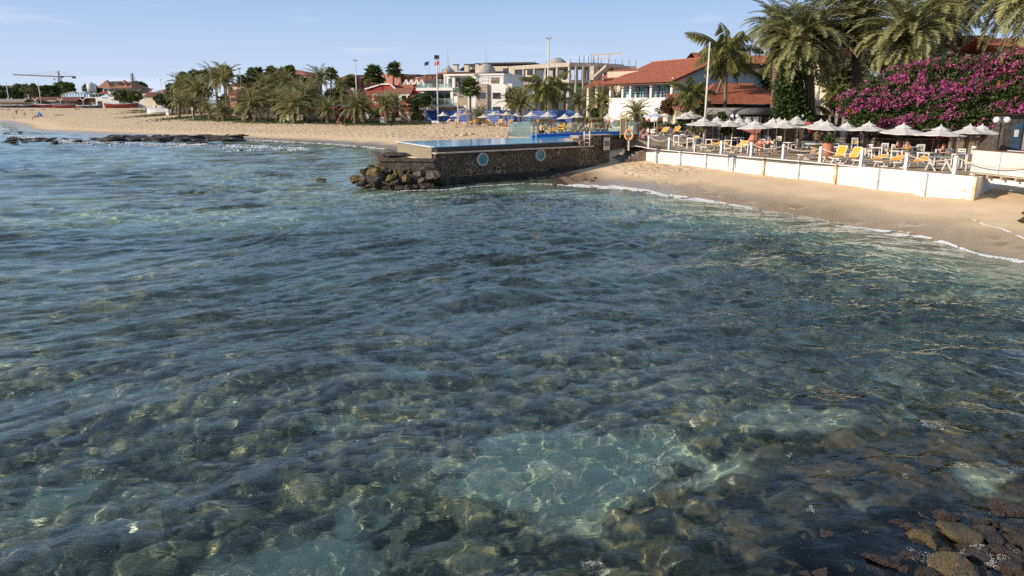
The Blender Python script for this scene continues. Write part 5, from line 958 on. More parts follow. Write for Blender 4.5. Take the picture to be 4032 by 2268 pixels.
for x0,x1 in((1981,2000),(2026,2061),(2076,2101)): f.win(x0,269,x1,297,2,WOODD,mul=2 if x1-x0>30 else 1)
f.box('balcony',1975,297,2110,303,.8,2,CREAM); m=MB(); a,z=f.at(1914,288,-1); m.lathe([(2.3*math.cos(t),2.1*math.sin(t)) for t in np.linspace(0,1.55,8)],(a,-1,z),14,False); m.build('dome',mat('grey_dome',(.42,.39,.34),.7,.15,2),f.t,True)
MB().tube([(a,-1,z+2),(a,-1,z+5.5)],[.1,.03],5).build('spire',GREYM,f.t); f.box('terrace_rail',1760,283,1852,293,-4,-3.8,WOODB)
f=F('domed_building','grey-domed building seen through the concrete frame','building',2160,175,-10); m=MB(); a,z=f.at(2185,306); m.lathe([(3.9*math.cos(t),5.2*math.sin(t)) for t in np.linspace(0,1.55,9)],(a,4,z),16,False); m.build('dome',mat('grey_dome',(.3,.28,.25)),f.t,True); f.box('walls',2160,306,2215,400,0,8,CREAM,True)
# unfinished concrete frame
f=F('unfinished_building','unfinished three-storey bare concrete building frame with open floors','building',2020,139,-53)
fd2=F('x','x','x',2241,126,14); bpy.data.objects.remove(fd2.t)
ct_=thing('tmp','x','x'); bpy.data.objects.remove(ct_)
def slab(f,x0,y0,x1,y1,b0,b1,name='floor_slab'): return f.box(name,x0,y0,x1,y1,b0,b1,CONC)
zs=[(f.at(2241,y)[1]) for y in(246,314,384)]; Lf=f.at(2241,300)[0]
# work in the frame of f : a from 0..Lf along left facade, b goes back
rightdir=(fd2.d); rl=(rightdir.dot(f.d),-rightdir.dot(f.n)) # local direction of the right facade
def slabpoly(z,th,a0,aR,back):
    p=[(a0,0),(Lf,0),(Lf+rl[0]*aR,rl[1]*aR),(Lf+rl[0]*aR-back*.2,rl[1]*aR+back),(a0,back)]; return MB().ext([(x,y,z-th) for x,y in p],(0,0,th))
aR=fd2.at(2361,300)[0]-fd2.at(2241,300)[0]
for z,th in zip(zs,(.75,.6,.6)): slabpoly(z,th,-.2,aR,9).build('floor_slab',CONC,f.t)
m=MB(); 
def coln(m,a,b,z1,w=.42): m.bx(a-w/2,b-w/2,0,a+w/2,b+w/2,z1)
for k in range(6):
    for b in(.3,8.6): coln(m,Lf*k/5.0+(.25 if k==0 else -.25),b,zs[0]-.74)
for k in range(1,5):
    t=aR*k/4-.3; coln(m,Lf+rl[0]*t-.05,rl[1]*t+.3,zs[0]-.74); coln(m,Lf+rl[0]*t-2.2,rl[1]*t+4.6,zs[0]-.74)
m.build('columns',CONC,f.t); m=MB(); 
for k in range(1,4): t=aR*k/4; m.bx(Lf+rl[0]*t-.15,rl[1]*t+1.2,zs[1],Lf+rl[0]*t+1.6,rl[1]*t+2.2,zs[1]+2.6) if k==2 else None
m.ext([(Lf+2,4,zs[1]),(Lf+6,4,zs[0]-.9),(Lf+6,4,zs[0]-.4),(Lf+2,4,zs[1]+.5)],(0,1.3,0)); m.build('stair_flight',CONC,f.t)
m=MB(); [m.tube([(Lf*k/5,.3,zs[0]),(Lf*k/5,.3,zs[0]+.8)],.04,5) for k in range(6)]; [m.tube([(Lf+rl[0]*t,rl[1]*t,zs[0]),(Lf+rl[0]*t,rl[1]*t,zs[0]+1.3)],.06,5) for t in np.linspace(2,aR,5)]; m.build('rebar',WOODD,f.t)
m=MB(); t0=aR*.75; m.bx(Lf+rl[0]*t0,rl[1]*t0,zs[0],Lf+rl[0]*t0+.1,rl[1]*t0+.1,zs[0]+1.6).bx(Lf+rl[0]*t0+5,rl[1]*t0,zs[0],Lf+rl[0]*t0+5.1,rl[1]*t0+.1,zs[0]+1.6).bx(Lf+rl[0]*t0,rl[1]*t0,zs[0]+1.3,Lf+rl[0]*t0+8,rl[1]*t0+.12,zs[0]+1.5).bx(Lf+rl[0]*t0,rl[1]*t0,zs[0]+.6,Lf+rl[0]*t0+5,rl[1]*t0+.12,zs[0]+.75); m.build('shuttering',WOODL,f.t)
f=F('concrete_annex','lower rear part of the unfinished concrete building with a row of columns','building',2337,150,8); a1=f.at(2506,260)[0]; zt=f.at(2400,259)[1]; MB().bx(0,0,zt-.6,a1,9,zt).build('roof_slab',CONC,f.t); z2=f.at(2400,318)[1]; MB().bx(0,0,z2-.5,a1,9,z2).build('floor_slab',CONC,f.t)
m=MB(); [m.bx(a1*k/6-.25,b,0,a1*k/6+.25,b+.5,zt-.59) for k in range(7) for b in(.2,8)]; m.build('columns',CONC,f.t); m=MB(); [m.tube([(a1*k/6,.4,zt),(a1*k/6,.4,zt+1.3)],.06,5) for k in range(7)]; m.build('rebar',mat('rusty_rebar',(.2,.13,.1),.9,.2,4),f.t)
# far gap filler: low buildings seen behind the frame
for px,Y,x0,y0,x1,y1,mt,lab in ((2015,142,2018,330,2100,420,CREAM,'cream building with a brown arched door behind the concrete frame'),(2250,165,2245,335,2345,410,mat('lime_green_plaster',(.25,.45,.12),.8,.1,2),'low building with a lime green wall behind the concrete frame')):
    f=F('low_building',lab,'building',px,Y,-10); f.box('walls',x0,y0,x1,y1,0,8,mt,True); f.box('roof_edge',x0-3,y0-4,x1+3,y0,-.3,8.2,TILED); f.arch(x0+26,y0+28,x0+44,y1-36,0,WOODB,'door')
# pink block and red restaurant
f=F('pink_building','pink flat-roofed building with dark pergolas behind the red restaurant','building',1395,152,-16)
f.box('left_wing',1397,312,1510,345,1,9,PINK,True); f.box('tower',1500,290,1576,360,0,9,PINK,True); f.box('right_wing',1572,315,1610,360,1,9,PINK,True)
f.box('pergola_roof',1392,295,1525,300,.5,7,WOODD); f.box('pergola_roof',1575,293,1640,301,.5,7,WOODD); [MB().bx(f.at(x,300)[0],.6,f.at(x,345)[1],f.at(x,300)[0]+.25,.85,f.at(x,299)[1]).build('pergola_post',WOODD,f.t) for x in(1397,1418,1440,1470,1580,1600)]; f.win(1511,302,1517,316,0,WOODD,mul=0)
RDR=mat('dull_red_roof',(.30,.09,.07),.85,.15,1.5)
f=F('red_restaurant','deep red beach restaurant with a tiled porch on white columns','restaurant',1440,131,-18)
f.box('main_wall',1440,348,1560,440,4,10,RED,True); m=MB(); a0,z0=f.at(1445,352,4);a1,z1=f.at(1555,352,4);am,zm=f.at(1540,334,4); m.ext([(a0,3.9,z0),(a1,3.9,z1),(am,3.9,zm),(am-2,3.9,zm)],(0,6,0)); m.build('gable_wall',RED,f.t)
m=MB(); m.beam((a0-.3,3.7,z0+.05),(am-2,3.7,zm+.15),.4,.25).beam((am-2,3.7,zm+.15),(am,3.7,zm+.15),.4,.25).beam((am,3.7,zm+.15),(a1+.4,3.7,z1+.05),.4,.25); m.build('white_verge',WPL,f.t)
f.box('right_wall',1600,351,1660,430,3,8,RED,True); m=MB(); a0,zb,a1,zt=f.rect(1470,352,1605,372); m.tiles((a0-1,-.6,zb),(a1+1,-.6,zb),(a1-.6,4,zt+.3),(a0+2,4,zt+.3),.4,.5); m.build('porch_roof',TILED,f.t)
f.box('porch_beam',1466,371,1612,376,-.5,-.2,WPL)
for x in(1466,1500,1545,1569,1576,1600): f.box('column',x,375,x+4,420,-.5,-.2,WPL,True)
f.box('porch_shade',1475,376,1605,420,2.6,2.7,mat('shaded_red_wall',(.12,.02,.02),.8,.2,1),True); f.box('low_wall',1440,405,1505,440,-1.4,-1.1,RED,True); f.box('white_cap',1440,402,1505,406,-1.5,-1.0,WPL)  # porch sheet is a darkened red, the shade under the roof in its colour
f=F('hip_hut','small beach bar hut under a brown hip roof right of the red restaurant','hut',1562,121,-12); a1=f.at(1672,415)[0]; ze=f.at(1610,414)[1]; zr=f.at(1640,372,3)[1]; hip(MB(),0,a1,0,6,ze,zr,.3,.35,.5).build('roof',TILED,f.t); MB().bx(.4,.4,0,a1-.4,5.5,ze-.05).build('walls',mat('hut_cream',(.55,.40,.28),.8,.15,2),f.t); f.box('counter_opening',1580,421,1640,438,.3,.39,mat('warm_interior',(.20,.07,.03),.8,.4,4))
f=F('gabled_row','row of four small white pointed gables under a terracotta roof','building',1588,138,-18); a0,zb,a1,zt=f.rect(1590,318,1672,333); f.box('walls',1570,326,1690,400,.3,6,CREAM,True)
m=MB(); zr=f.at(1650,294,5)[1]; a9=f.at(1740,300)[0]; m.tiles((a0-1,1,zb+.3),(a9,1,zb+.3),(a9,6,zr),(a0+3,6,zr),.4,.5); m.build('roof',TILE,f.t); m=MB()
for k in range(4): c=a0+(a1-a0)*(k+.5)/4; w=(a1-a0)/8*.95; m.beam((c-w,-.1,zb),(c,-.1,zt+.2),.12,.3).beam((c+w,-.1,zb),(c,-.1,zt+.2),.12,.3); m.ext([(c-w,0,zb-1.6),(c+w,0,zb-1.6),(c+w,0,zb),(c,0,zt),(c-w,0,zb)],(0,.25,0))
m.build('white_gables',WPL,f.t); f.box('flat_terrace',1672,312,1735,328,-1,2,CONC); f.box('dark_pergola',1676,293,1735,298,0,4,WOODD); [f.box('pergola_post',x,298,x+3,314,0,.3,WOODD) for x in(1677,1700,1732)]; f.box('sign_board',1593,338,1603,344,-.3,-.2,WPL); f.box('lower_roof',1570,333,1640,347,-2,0,TILED)
f=F('tiled_building','terracotta roofed building with flags and a small dome behind the gabled row','building',1600,168,-14); a0,zb,a1,zt=f.rect(1600,297,1780,315); m=MB(); hip(m,a0,a1,0,12,zb-.5,f.at(1690,292,6)[1],.4,.4,.6); m.build('roof',TILE,f.t); f.box('walls',1604,312,1776,380,.5,11,CREAM,True); m=MB(); a,z=f.at(1750,288); m.lathe([(2.0,0),(1.6,.8),(.6,1.6),(.08,2.2),(.03,6)],(a,3,z),12); m.build('dome',mat('grey_dome',(.3,.28,.25)),f.t); f.box('dome_roof',1725,286,1775,300,1,6,TILE)
m=MB(); a,z=f.at(1730,292,-.5); m.tube([(a,-.5,z),(a,-.5,z+3.6)],.06,5); m.tube([(a-2.8,-.5,z),(a-2.8,-.5,z+3.4)],.05,5); m.build('flag_poles',GREYM,f.t)
fl=MB(); V=[(a-2.8*1+.0-i*.25,-.5+.08*math.sin(i*1.3),z+3.3-.08*i) for i in range(6)]; fl.add([*V,*[(x,y,zz-.9) for x,y,zz in V]],[[i,i+1,i+7,i+6] for i in range(5)]); fl.build('blue_flag',mat('navy_flag',(.03,.05,.22),.8,.3,3),f.t)
fl=MB(); V=[(a-.03-i*.25,-.5+.08*math.sin(i*1.3+1),z+3.3-.07*i) for i in range(6)]; fl.add([*V,*[(x,y,zz-.95) for x,y,zz in V]],[[i,i+1,i+7,i+6] for i in range(5)]); fl.build('red_flag',mat('red_flag',(.5,.03,.03),.8,.1,3),f.t)
# walled enclosures
RW=[('red_wall','low red wall with a stone base behind the palms at the beach path',1210,131,-6,[(1210,422,1325,462)]),('red_kiosk','small red block with a stone plinth and flat white cap among the palms','',0,0,[])]
f=F('red_wall',RW[0][1],'wall',1208,133,-4); f.box('wall',1208,418,1322,445,0,.4,RED,True); f.box('stone_base',1208,442,1322,468,-.12,-.003,STONEL,True); f.box('pillar',1262,420,1268,470,-.2,.3,WPL,True)
f=F('red_kiosk',RW[1][1],'kiosk',1330,128,-10); f.box('walls',1318,418,1376,465,0,4,RED,True); f.box('stone_plinth',1331,441,1376,458,-.1,-.003,STONEL); f.box('cap',1314,413,1379,418,-.3,4.3,WPL)
# far left buildings
f=F('brown_market','long low brown-roofed market building with shop fronts on the far beach','building',95,262,-3); a1=f.at(298,400)[0]; ze=f.at(200,397)[1]; zr=f.at(200,382,5)[1]; gable(MB(),0,a1,0,10,ze,zr,.6,.8,1.2).build('roof',TILEB,f.t); MB().bx(.3,.3,0,a1-.3,9.6,ze-.1).build('walls',mat('brown_brick',(.16,.085,.06),.9,.2,2),f.t)
for x0,x1 in((168,178),(186,214),(218,231),(238,246),(252,262),(266,276)): f.win(x0,400,x1,413,.3,mat('white_frame',(.6,.6,.6)),GLASSD,'shop_front',0,.2)
f.box('awning',186,396,217,398.5,-1.2,.2,WPL); f=F('white_gable_hut','small white gabled hut at the left end of the brown market','hut',90,257,-3); a,z0=f.at(90,398); a1=f.at(116,398)[0]; zp=f.at(102,383)[1]; MB().ext([(0,0,0),(a1,0,0),(a1,0,z0),(a1/2,0,zp),(0,0,z0)],(0,6,0)).build('walls',CREAM,f.t); m=MB(); m.tiles((-.3,-.3,z0),(-.3,6.3,z0),(a1/2,6.3,zp+.1),(a1/2,-.3,zp+.1),.6,.8); m.tiles((a1+.3,6.3,z0),(a1+.3,-.3,z0),(a1/2,-.3,zp+.1),(a1/2,6.3,zp+.1),.6,.8); m.build('roof',TILED,f.t); f.box('door',100,402,106,416,-.1,-.003,WOODD)
f=F('yellow_shed','ochre shed with a pale ridge roof at the left edge of the beach','hut',-8,238,6); a1=f.at(90,410)[0]; a0=0; ze=f.at(50,402)[1]; zr=f.at(50,390,4)[1]; gable(MB(),0,a1,0,8,ze,zr,.3,.8,1.0).build('roof',mat('asbestos_roof',(.36,.32,.27),.9,.1,1),f.t); MB().bx(.2,.2,0,a1-.2,7.8,ze-.1).build('walls',mat('ochre_plaster',(.50,.33,.16),.85,.15,1),f.t)
f=F('stone_pavilion','two-level stone restaurant with pale blue awnings and a striped water tank','building',250,276,-4); f.box('stone_walls',296,385,386,412,1,9,mat('rubble_wall',(.28,.21,.16),.95,.3,1.5),True); f.box('salmon_wall',296,394,334,416,0,.9,mat('salmon_wall',(.42,.17,.10),.85,.1,1),True); f.box('upper_terrace',248,383,386,386,-1,9,WPL)
for x0,x1,y0 in((250,302,360),(302,345,361),(345,384,363)): a0,zb,a1,zt=f.rect(x0,y0,x1,y0+9,1); hip(MB(),a0,a1,0,6,zb,zt,.1,.8,1).build('awning_roof',mat('grey_awning2',(.42,.40,.36),.8,.1,1),f.t)
m=MB(); [m.bx(f.at(x,370)[0],.1,f.at(x,384)[1],f.at(x,370)[0]+.3,.4,f.at(x,368)[1]) for x in range(252,386,11)]; m.build('terrace_posts',mat('blue_posts',(.22,.36,.42),.6,.1,2),f.t)
f.arch(328,376,338,394,.2,mat('rust_arch',(.45,.12,.06)),'signboard'); m=MB(); a,z=f.at(362,361,5); m.lathe([(2.0,0),(2.0,3.4),(.2,4.4)],(a,5,z),14); m.build('water_tank',mat('striped_tank',(.45,.50,.52),.5,.1,1,col2=(.65,.67,.66)),f.t,True)
TT=mat('ochre_tile',(.40,.20,.12),.9,.12,1.2,col2=(.28,.13,.08))
f=F('towered_house','white two-storey house with two pointed tower roofs and balcony','building',396,240,-6); f.box('lower_walls',425,372,520,412,2,12,WPL,True); f.box('upper_walls',404,348,516,372,1.5,12,WPL); f.box('balcony',393,361,518,370,0,1.45,mat('maroon_rail',(.25,.06,.05),.7,.1,2)); f.box('balcony_rail_panel',425,362,478,370,-.1,-.02,WPL)
a0,ze=f.at(398,347,0);a1,_=f.at(517,347,0); zr=f.at(460,322,6)[1]; hip(MB(),a0,a1,0,12,ze,zr,.6,.9,1.2,4).build('roof',TT,f.t)
for px in(421,489): a,zp=f.at(px,314,3); _,zb=f.at(px,346,3); w=2.9; m=MB(); B=[(a-w,0.2,zb),(a+w,.2,zb),(a+w,6,zb),(a-w,6,zb)]; [m.tiles(B[i],B[(i+1)%4],(a,3.1,zp),(a-.01,3.1,zp),.9,1.2) for i in range(4)]; m.build('pointed_roof',TT,f.t)
f.box('roof_sign',437,320,480,341,.8,1.0,mat('dark_sign',(.035,.03,.03),.7,.3,6)); f.box('sign_lettering',448,325,466,327,.7,.79,mat('faded_letters',(.3,.22,.15))); f.box('sign_lettering',444,331,470,333,.7,.79,mat('faded_letters',(.3,.22,.15))); f.box('sign_lettering',450,337,478,339,.7,.79,mat('faded_letters',(.3,.22,.15)))
for x0,x1 in((408,420),(433,444),(454,462),(466,476),(484,494),(502,512)): f.win(x0,351,x1,368,1.45,WOODB,mul=1)
f.box('arch_wall',375,382,402,416,-1,-.6,WPL,True); f.box('garage',383,398,398,416,-1.2,-1.01,DARK,True); f.box('stair_block',402,387,440,416,-1,3,WPL,True); f.box('annex',437,382,466,404,-2,1,WPL,True); m=MB(); a0,zb,a1,zt=f.rect(434,382,468,392,-2); m.tiles((a0,-2.4,zb),(a1,-2.4,zb),(a1,1,zt),(a0,1,zt),.7,.8); m.build('annex_roof',TILEB,f.t)
m=MB(); a0,zb,a1,zt=f.rect(517,347,575,368); m.tiles((a0,2,zb),(a1,2,zb),(a1-2,9,zt),(a0,9,zt),.9,1.2); m.build('side_roof',TT,f.t); f.box('side_wall',517,366,578,400,2.2,9,WPL,True)
f=F('brown_tiled_house','long low house with brown tiled roofs left of the first beach palms','house',572,215,-8); a1=f.at(672,380)[0]; ze=f.at(610,378)[1]; zr=f.at(610,363,5)[1]; gable(MB(),0,a1,0,10,ze,zr,.5,.8,1).build('roof',TILEB,f.t); MB().bx(.2,.2,0,a1-.2,9.8,ze-.1).build('walls',CREAM,f.t); a0,zb,a9,zt=f.rect(612,343,690,361,5); hip(MB(),a0,a9,5,16,zb,zt,.6,.8,1).build('upper_roof',TILED,f.t); MB().bx(a0+.5,5.5,0,a9-.5,15,zb-.05).build('upper_walls',CREAM,f.t)
f=F('far_block','long distant grey apartment block on the skyline at far left','building',-10,430,2); f.box('walls',-10,339,165,362,0,14,mat('hazy_plaster',(.35,.30,.27),.9,.15,.3),True); f.box('roof_line',-12,337,168,341,-.5,14,mat('hazy_dark',(.12,.12,.14))); [f.win(x,346,x+9,352,0,mat('hazy_dark',(.12,.12,.14)),DARK,mul=0,dep=.3) for x in range(0,158,17)]
for lab,px,Y,ph,x0,y0,x1,y1,mt,rf in(('pale building with terracotta gable behind the date palms',892,168,-14,895,338,975,420,CREAM,TILE),('pink stepped building behind the second group of palms',900,150,-10,903,372,930,410,mat('salmon2',(.45,.22,.14)),TILE),('wide terracotta roofed building behind the fan palms',1030,178,-12,1032,298,1208,400,PINK,TILED),('red tiled building left of the pink building',1315,160,-12,1320,315,1392,400,CREAM,TILED),('low shaded beach bar under the date palms',1060,140,-8,1020,418,1100,452,mat('shade_bar',(.10,.08,.07)),WOODD)):
    f=F('background_building',lab,'building',px,Y,ph); f.box('walls',x0,y0,x1,y1,0,9,mt,True); a0,zb,a1,zt=f.rect(x0,y0,x1,y1); zt=f.at(x0,y0)[1]; (hip(MB(),a0,a1,0,9,zt,zt+1.6,.4,.5,.7)).build('roof',rf,f.t)
    for q in range(3): xx=x0+(x1-x0)*(.15+.3*q); f.win(xx,y0+12,xx+8,y0+26,0,WOODD,mul=0)
# hillside houses at the right behind the big palms
for lab,px,Y,ph,x0,y0,x1,y1,mt,zr_ in(('cream house with tiled roofs glimpsed between the big date palms',3275,82,6,3268,222,3420,330,CREAM,200),('white house with tile roof at the top right corner behind the hedge',3845,66,4,3870,175,3960,260,WPL,150),('tiled roof at the right edge above the hedge',3990,60,4,3985,210,4120,300,CREAM,150),('grey-brown balconied house behind the leaning date frond',2910,97,0,2935,245,3075,340,mat('taupe_plaster',(.30,.22,.17)),225)):
    f=F('hillside_house',lab,'house',px,Y,ph); a0,zb,a1,zt=f.rect(x0,y0,x1,y1); MB().bx(a0,0,0,a1,7,zt).build('walls',mt,f.t); z9=f.at(x0,zr_,3)[1]; gable(MB(),a0,a1,0,7,zt,max(zt+1,z9),.6,.3,.45).build('roof',TILE,f.t)
    for q in range(3): xx=x0+(x1-x0)*(.12+.3*q); f.win(xx,y0+14,xx+(x1-x0)*.13,y0+50,0,WOODB,mul=1)
# ------------------------------------------------------------------ blue fence, poles, tower, crane
bf=thing('blue_fence','bright blue corrugated site fence behind the beach parasols','fence',(0,0,0))
pts=[(1675,478,141),(1862,482,137.5),(2165,484,131),(2270,484,125)]; W3=[Vector((xat(px,Y,2),Y,0)) for px,py,Y in pts]
for i in range(3):
    a,b2=W3[i],W3[i+1]; z0=gz_((a.x+b2.x)/2,(a.y+b2.y)/2); n=int((b2-a).length/2.4); 
    for k in range(n):
        p=a.lerp(b2,k/n);q=a.lerp(b2,(k+1)/n-.004); m=MB(); L_=(q-p); 
        for j in range(6): zz=z0+j*.335; m.ext([(p.x,p.y,zz-.05),(q.x,q.y,zz-.05),(q.x,q.y-.0,zz+.29),(p.x,p.y,zz+.29)],(0,.04,0)) if False else m.add([(p.x,p.y-.04,zz),(q.x,q.y-.04,zz),(q.x,q.y+.02,zz+.17),(p.x,p.y+.02,zz+.17),(q.x,q.y-.04,zz+.335),(p.x,p.y-.04,zz+.335)],[(0,1,2,3),(3,2,4,5)])
        m.build('sheet',BLUEP,bf)
def pole(px,pyt,pyb,label,heads,Y=None,pxt=None,r=.09):
    Y=DY(px,Y) if Y else None
    p=hit(px,pyb) if Y is None else Vector((xat(px,Y,3),Y,gz_(xat(px,Y,3),Y))); zt=atY(pxt or px,pyt,p.y).z; h=zt-p.z
    t=thing('light_pole',label,'light pole',p); MB().tube([(0,0,0),(0,0,h*.5),(0,0,h)],[r*1.3,r,r*.7],8).build('pole',mat('pale_pole',(.62,.60,.57),.5,.08,2),t,True)
    for dx,kind in heads:
        if kind=='flood': MB().beam((0,0,h),(dx,0,h+.05),.06).bx(dx-.22,-.25,h+.02,dx+.22,.1,h+.26).build('floodlight',mat('lamp_housing',(.5,.5,.5),.4,.1,3),t)
        elif kind=='box': MB().bx(-.45,-.12,h+.1,.45,.12,h+.75).build('lamp_box',GREYM,t); MB().bx(-.55,-.2,h,.55,.2,h+.08).build('platform',GREYM,t); MB().bx(-.38,-.15,h+.17,.38,-.121,h+.68).build('lamp_glass',DARK,t)
    return t
pole(2157,153,478,'tall white light pole with twin floodlights behind the beach parasols',[(-.3,'flood'),(.35,'flood')],112,2163,.15); pole(1725,234,478,'tall light pole with a single box lamp beside the blue fence',[(0,'box')],115,1718,.13)
pole(1409,240,478,'light pole with twin lamps rising from the front palms',[(-.25,'flood'),(.3,'flood')],132,1404,.12); pole(958,272,440,'light pole behind the palm grove with twin lamps',[(-.2,'flood'),(.2,'flood')],160,949,.12)
pole(693,290,440,'leaning light pole left of the palm grove',[(.1,'flood')],170,678,.12); pole(645,313,425,'thin light pole by the parked cars',[(0,'flood')],205,642,.12); pole(2773,165,455,'tall bare white mast standing among the parasols and coconut palms',[],66,2792,.10)
for i,(px,pt,pb,pxt) in enumerate([(165,322,412,154),(40,324,410,27),(600,347,412,592),(119,372,400,117)]): pole(px,pt,pb,['slanting bare mast behind the beached boats','bare mast at far left by the yellow shed','wooden utility pole by the parked cars','short pole in front of the brown market'][i],[],248,pxt,.16)
for i,(px,pt,pb) in enumerate([(43,387,415),(144,387,415),(241,388,415),(331,388,415)]): t=pole(px,pt+3,pb,f'short street lamp with two upswept white arms, {ORD[i]} along the market front',[],247,None,.12); h=atY(px,pt+3,DY(px,247)).z-t.location.z; t['group']='double street lamps along the market front'; MB().tube([(0,0,h-.4),(-1.2,0,h+.4)],.16,6).tube([(0,0,h-.4),(1.2,0,h+.4)],.16,6).build('lamp_arms',WHITE,t)
# lifeguard tower
Yl=130; lt=thing('lifeguard_tower','wooden lifeguard tower with slanting roof and ladder on the beach','tower',(xat(1828,Yl,3),Yl,gz_(xat(1828,Yl,3),Yl))); PX=lambda px:xat(px,Yl,6)-lt.location.x; PZ=lambda py:atY(1828,py,Yl).z-lt.location.z
CRW=mat('cream_timber',(.62,.50,.36),.8,.12,3); m=MB(); [m.tube([(x,y,0),(x*.9,y,PZ(362 if x<0 else 378))],.08,6) for x in(PX(1800),PX(1838)) for y in(0,1.6)]; m.build('posts',CRW,lt); MB().bx(PX(1799),-.05,PZ(432),PX(1839),1.7,PZ(429)).build('platform',CRW,lt); MB().bx(PX(1812),-.1,PZ(417),PX(1824),0,PZ(397)).bx(PX(1800),.6,PZ(415),PX(1838),.7,PZ(385)).build('panels',CRW,lt); MB().ext([(PX(1784),-.3,PZ(362)),(PX(1837),-.3,PZ(380)),(PX(1837),-.3,PZ(384)),(PX(1784),-.3,PZ(365))],(0,2.3,0)).build('roof',CRW,lt)
MB().add([(PX(1786),0,PZ(361)),(PX(1799),0,PZ(347)),(PX(1798),0.05,PZ(358)),(PX(1799),.4,PZ(347))],[(0,2,1),(0,2,3)]).build('green_flag',mat('green_flag',(.02,.25,.12)),lt); m=MB(); [m.tube([(PX(1790)+s,-1.6,0),(PX(1803)+s,-.1,PZ(431))],.04,5) for s in(0,.45)]; [m.tube([(PX(1790)+(PX(1803)-PX(1790))*k/7,-1.6+1.5*k/7,PZ(431)*k/7),(PX(1790)+(PX(1803)-PX(1790))*k/7+.45,-1.6+1.5*k/7,PZ(431)*k/7)],.03,5) for k in range(1,7)]; m.build('ladder',WHITE,lt)
# crane
Yc=600; cr=thing('tower_crane','distant tower crane with a long lattice jib at far left','crane',(xat(250,Yc,3),Yc,3)); X_=lambda px:xat(px,Yc,20)-cr.location.x; Z_=lambda py:atY(250,py,Yc).z-3
CM=mat('crane_steel',(.30,.28,.27),.6,.1,1); m=MB(); w=.9
for s in(-w,w):
    for q in(-w,w): m.tube([(s,q,0),(s,q,Z_(300))],.28,4)
for k in range(26): z=Z_(300)*k/26; z2=Z_(300)*(k+1)/26; m.tube([(-w,-w,z),(w,-w,z2)],.16,4); m.tube([(w,-w,z),(-w,-w,z2)],.12,4)
m.tube([(-.8,0,Z_(302)),(-.3,0,Z_(280))],.4,4); m.tube([(.8,0,Z_(302)),(-.3,0,Z_(280))],.4,4); m.build('mast',CM,cr)
m=MB(); a=(X_(56),0,Z_(292)); b2=(X_(252),0,Z_(301)); a2=(X_(56),0,Z_(295)); b3=(X_(252),0,Z_(304)); m.tube([a,b2],.22,4); m.tube([a2,b3],.22,4); n=44
for k in range(n): p=Vector(a).lerp(Vector(b2),k/n);q=Vector(a2).lerp(Vector(b3),(k+.5)/n);r_=Vector(a).lerp(Vector(b2),(k+1)/n); m.tube([p,q],.13,3); m.tube([q,r_],.13,3)
m.build('jib',CM,cr); m=MB(); m.tube([(X_(252),0,Z_(300)),(X_(297),0,Z_(302))],.35,4); m.build('counter_jib',CM,cr); MB().bx(X_(289),-1,Z_(309),X_(299),1,Z_(300)).build('counterweight',mat('dark_weight',(.06,.06,.07)),cr); m=MB(); top=(X_(243),0,Z_(280)); m.tube([top,(X_(120),0,Z_(293))],.1,3); m.tube([top,(X_(200),0,Z_(296))],.1,3); m.tube([top,(X_(290),0,Z_(300))],.1,3); m.build('stay_cables',CM,cr); MB().tube([(X_(216),0,Z_(302)),(X_(217),0,Z_(336))],.08,3).ball((X_(216),0,Z_(312)),.7).build('hoist',CM,cr); MB().bx(X_(244),-1,Z_(306),X_(252),1,Z_(299)).build('cab',mat('dark_weight',(.06,.06,.07)),cr)
# masts on the skyline
an=thing('antenna_mast','white and grey telecom antenna mast behind the pink building','antenna',(xat(1580,230,5),230,3)); h=atY(1580,243,230).z-3; m=MB(); m.tube([(0,0,0),(0,0,h)],[.25,.15],6); m.build('mast',GREYM,an); m=MB(); [m.bx(dx-.18,-.2,h-z,dx+.18,.2,h-z+1.3) for dx in(-.5,.4) for z in(1.5,3.3,5.2)]; m.build('panel_antennas',WHITE,an)
ft=thing('disguised_mast','telecom mast dressed as a conifer above a dark tree at far left','antenna',(xat(534,380,5),380,3)); h=atY(534,289,380).z-3; MB().tube([(0,0,0),(0,0,h)],[.5,.2],6).build('mast',WOODD,ft); g=np.random.default_rng(4); m=MB()
for k in range(46): z=h-.3-8.2*k/46; a=k*2.4; l=.5+2.4*(k/46)**.8*(1 if k<38 else .6); m.beam((0,0,z),(l*math.cos(a),l*math.sin(a),z+.5),.35,.12)
m.build('branches',mat('mast_branch',(.05,.06,.05)),ft)
# bollards, signs, bin, boats, cars, tents
def bxthing(name,label,cat,px,py,w,h,d,mt,group=None,extra=None):
    p=hit(px,py); t=thing(name,label,cat,p,R(-15),group); MB().bx(-w/2,-d/2,0,w/2,d/2,h).bx(-w/2-.03,-d/2-.03,h,w/2+.03,d/2+.03,h+.05).build('body',mt,t); MB().bx(-w*.3,-d/2-.03,h*.6,w*.3,-d/2-.002,h*.8).build('front_plate',mat('grey_plate',(.4,.4,.4)),t); return t
bxthing('white_cabinet','white utility cabinet at the foot of the leaning palms','cabinet',1507,486,.75,1.1,.5,WHITE); bxthing('white_post_block','short white concrete marker near the upturned boat, left one','marker',613,437,.7,2.0,.7,WHITE); bxthing('white_post_block','short white concrete marker in front of the upturned boat','marker',663,455,.8,1.5,.8,WHITE); bxthing('litter_bin','dark blue bin on the path by the beached boat','bin',648,437,1.2,2.0,1.2,mat('navy_plastic',(.02,.06,.14))); bxthing('white_box','small white box lying by the foot of the box-lamp pole','box',1715,487,1.2,.45,.6,WHITE)
bxthing('utility_box','cream double utility box among the palms','cabinet',1165,476,4.6,1.2,.8,CREAM)
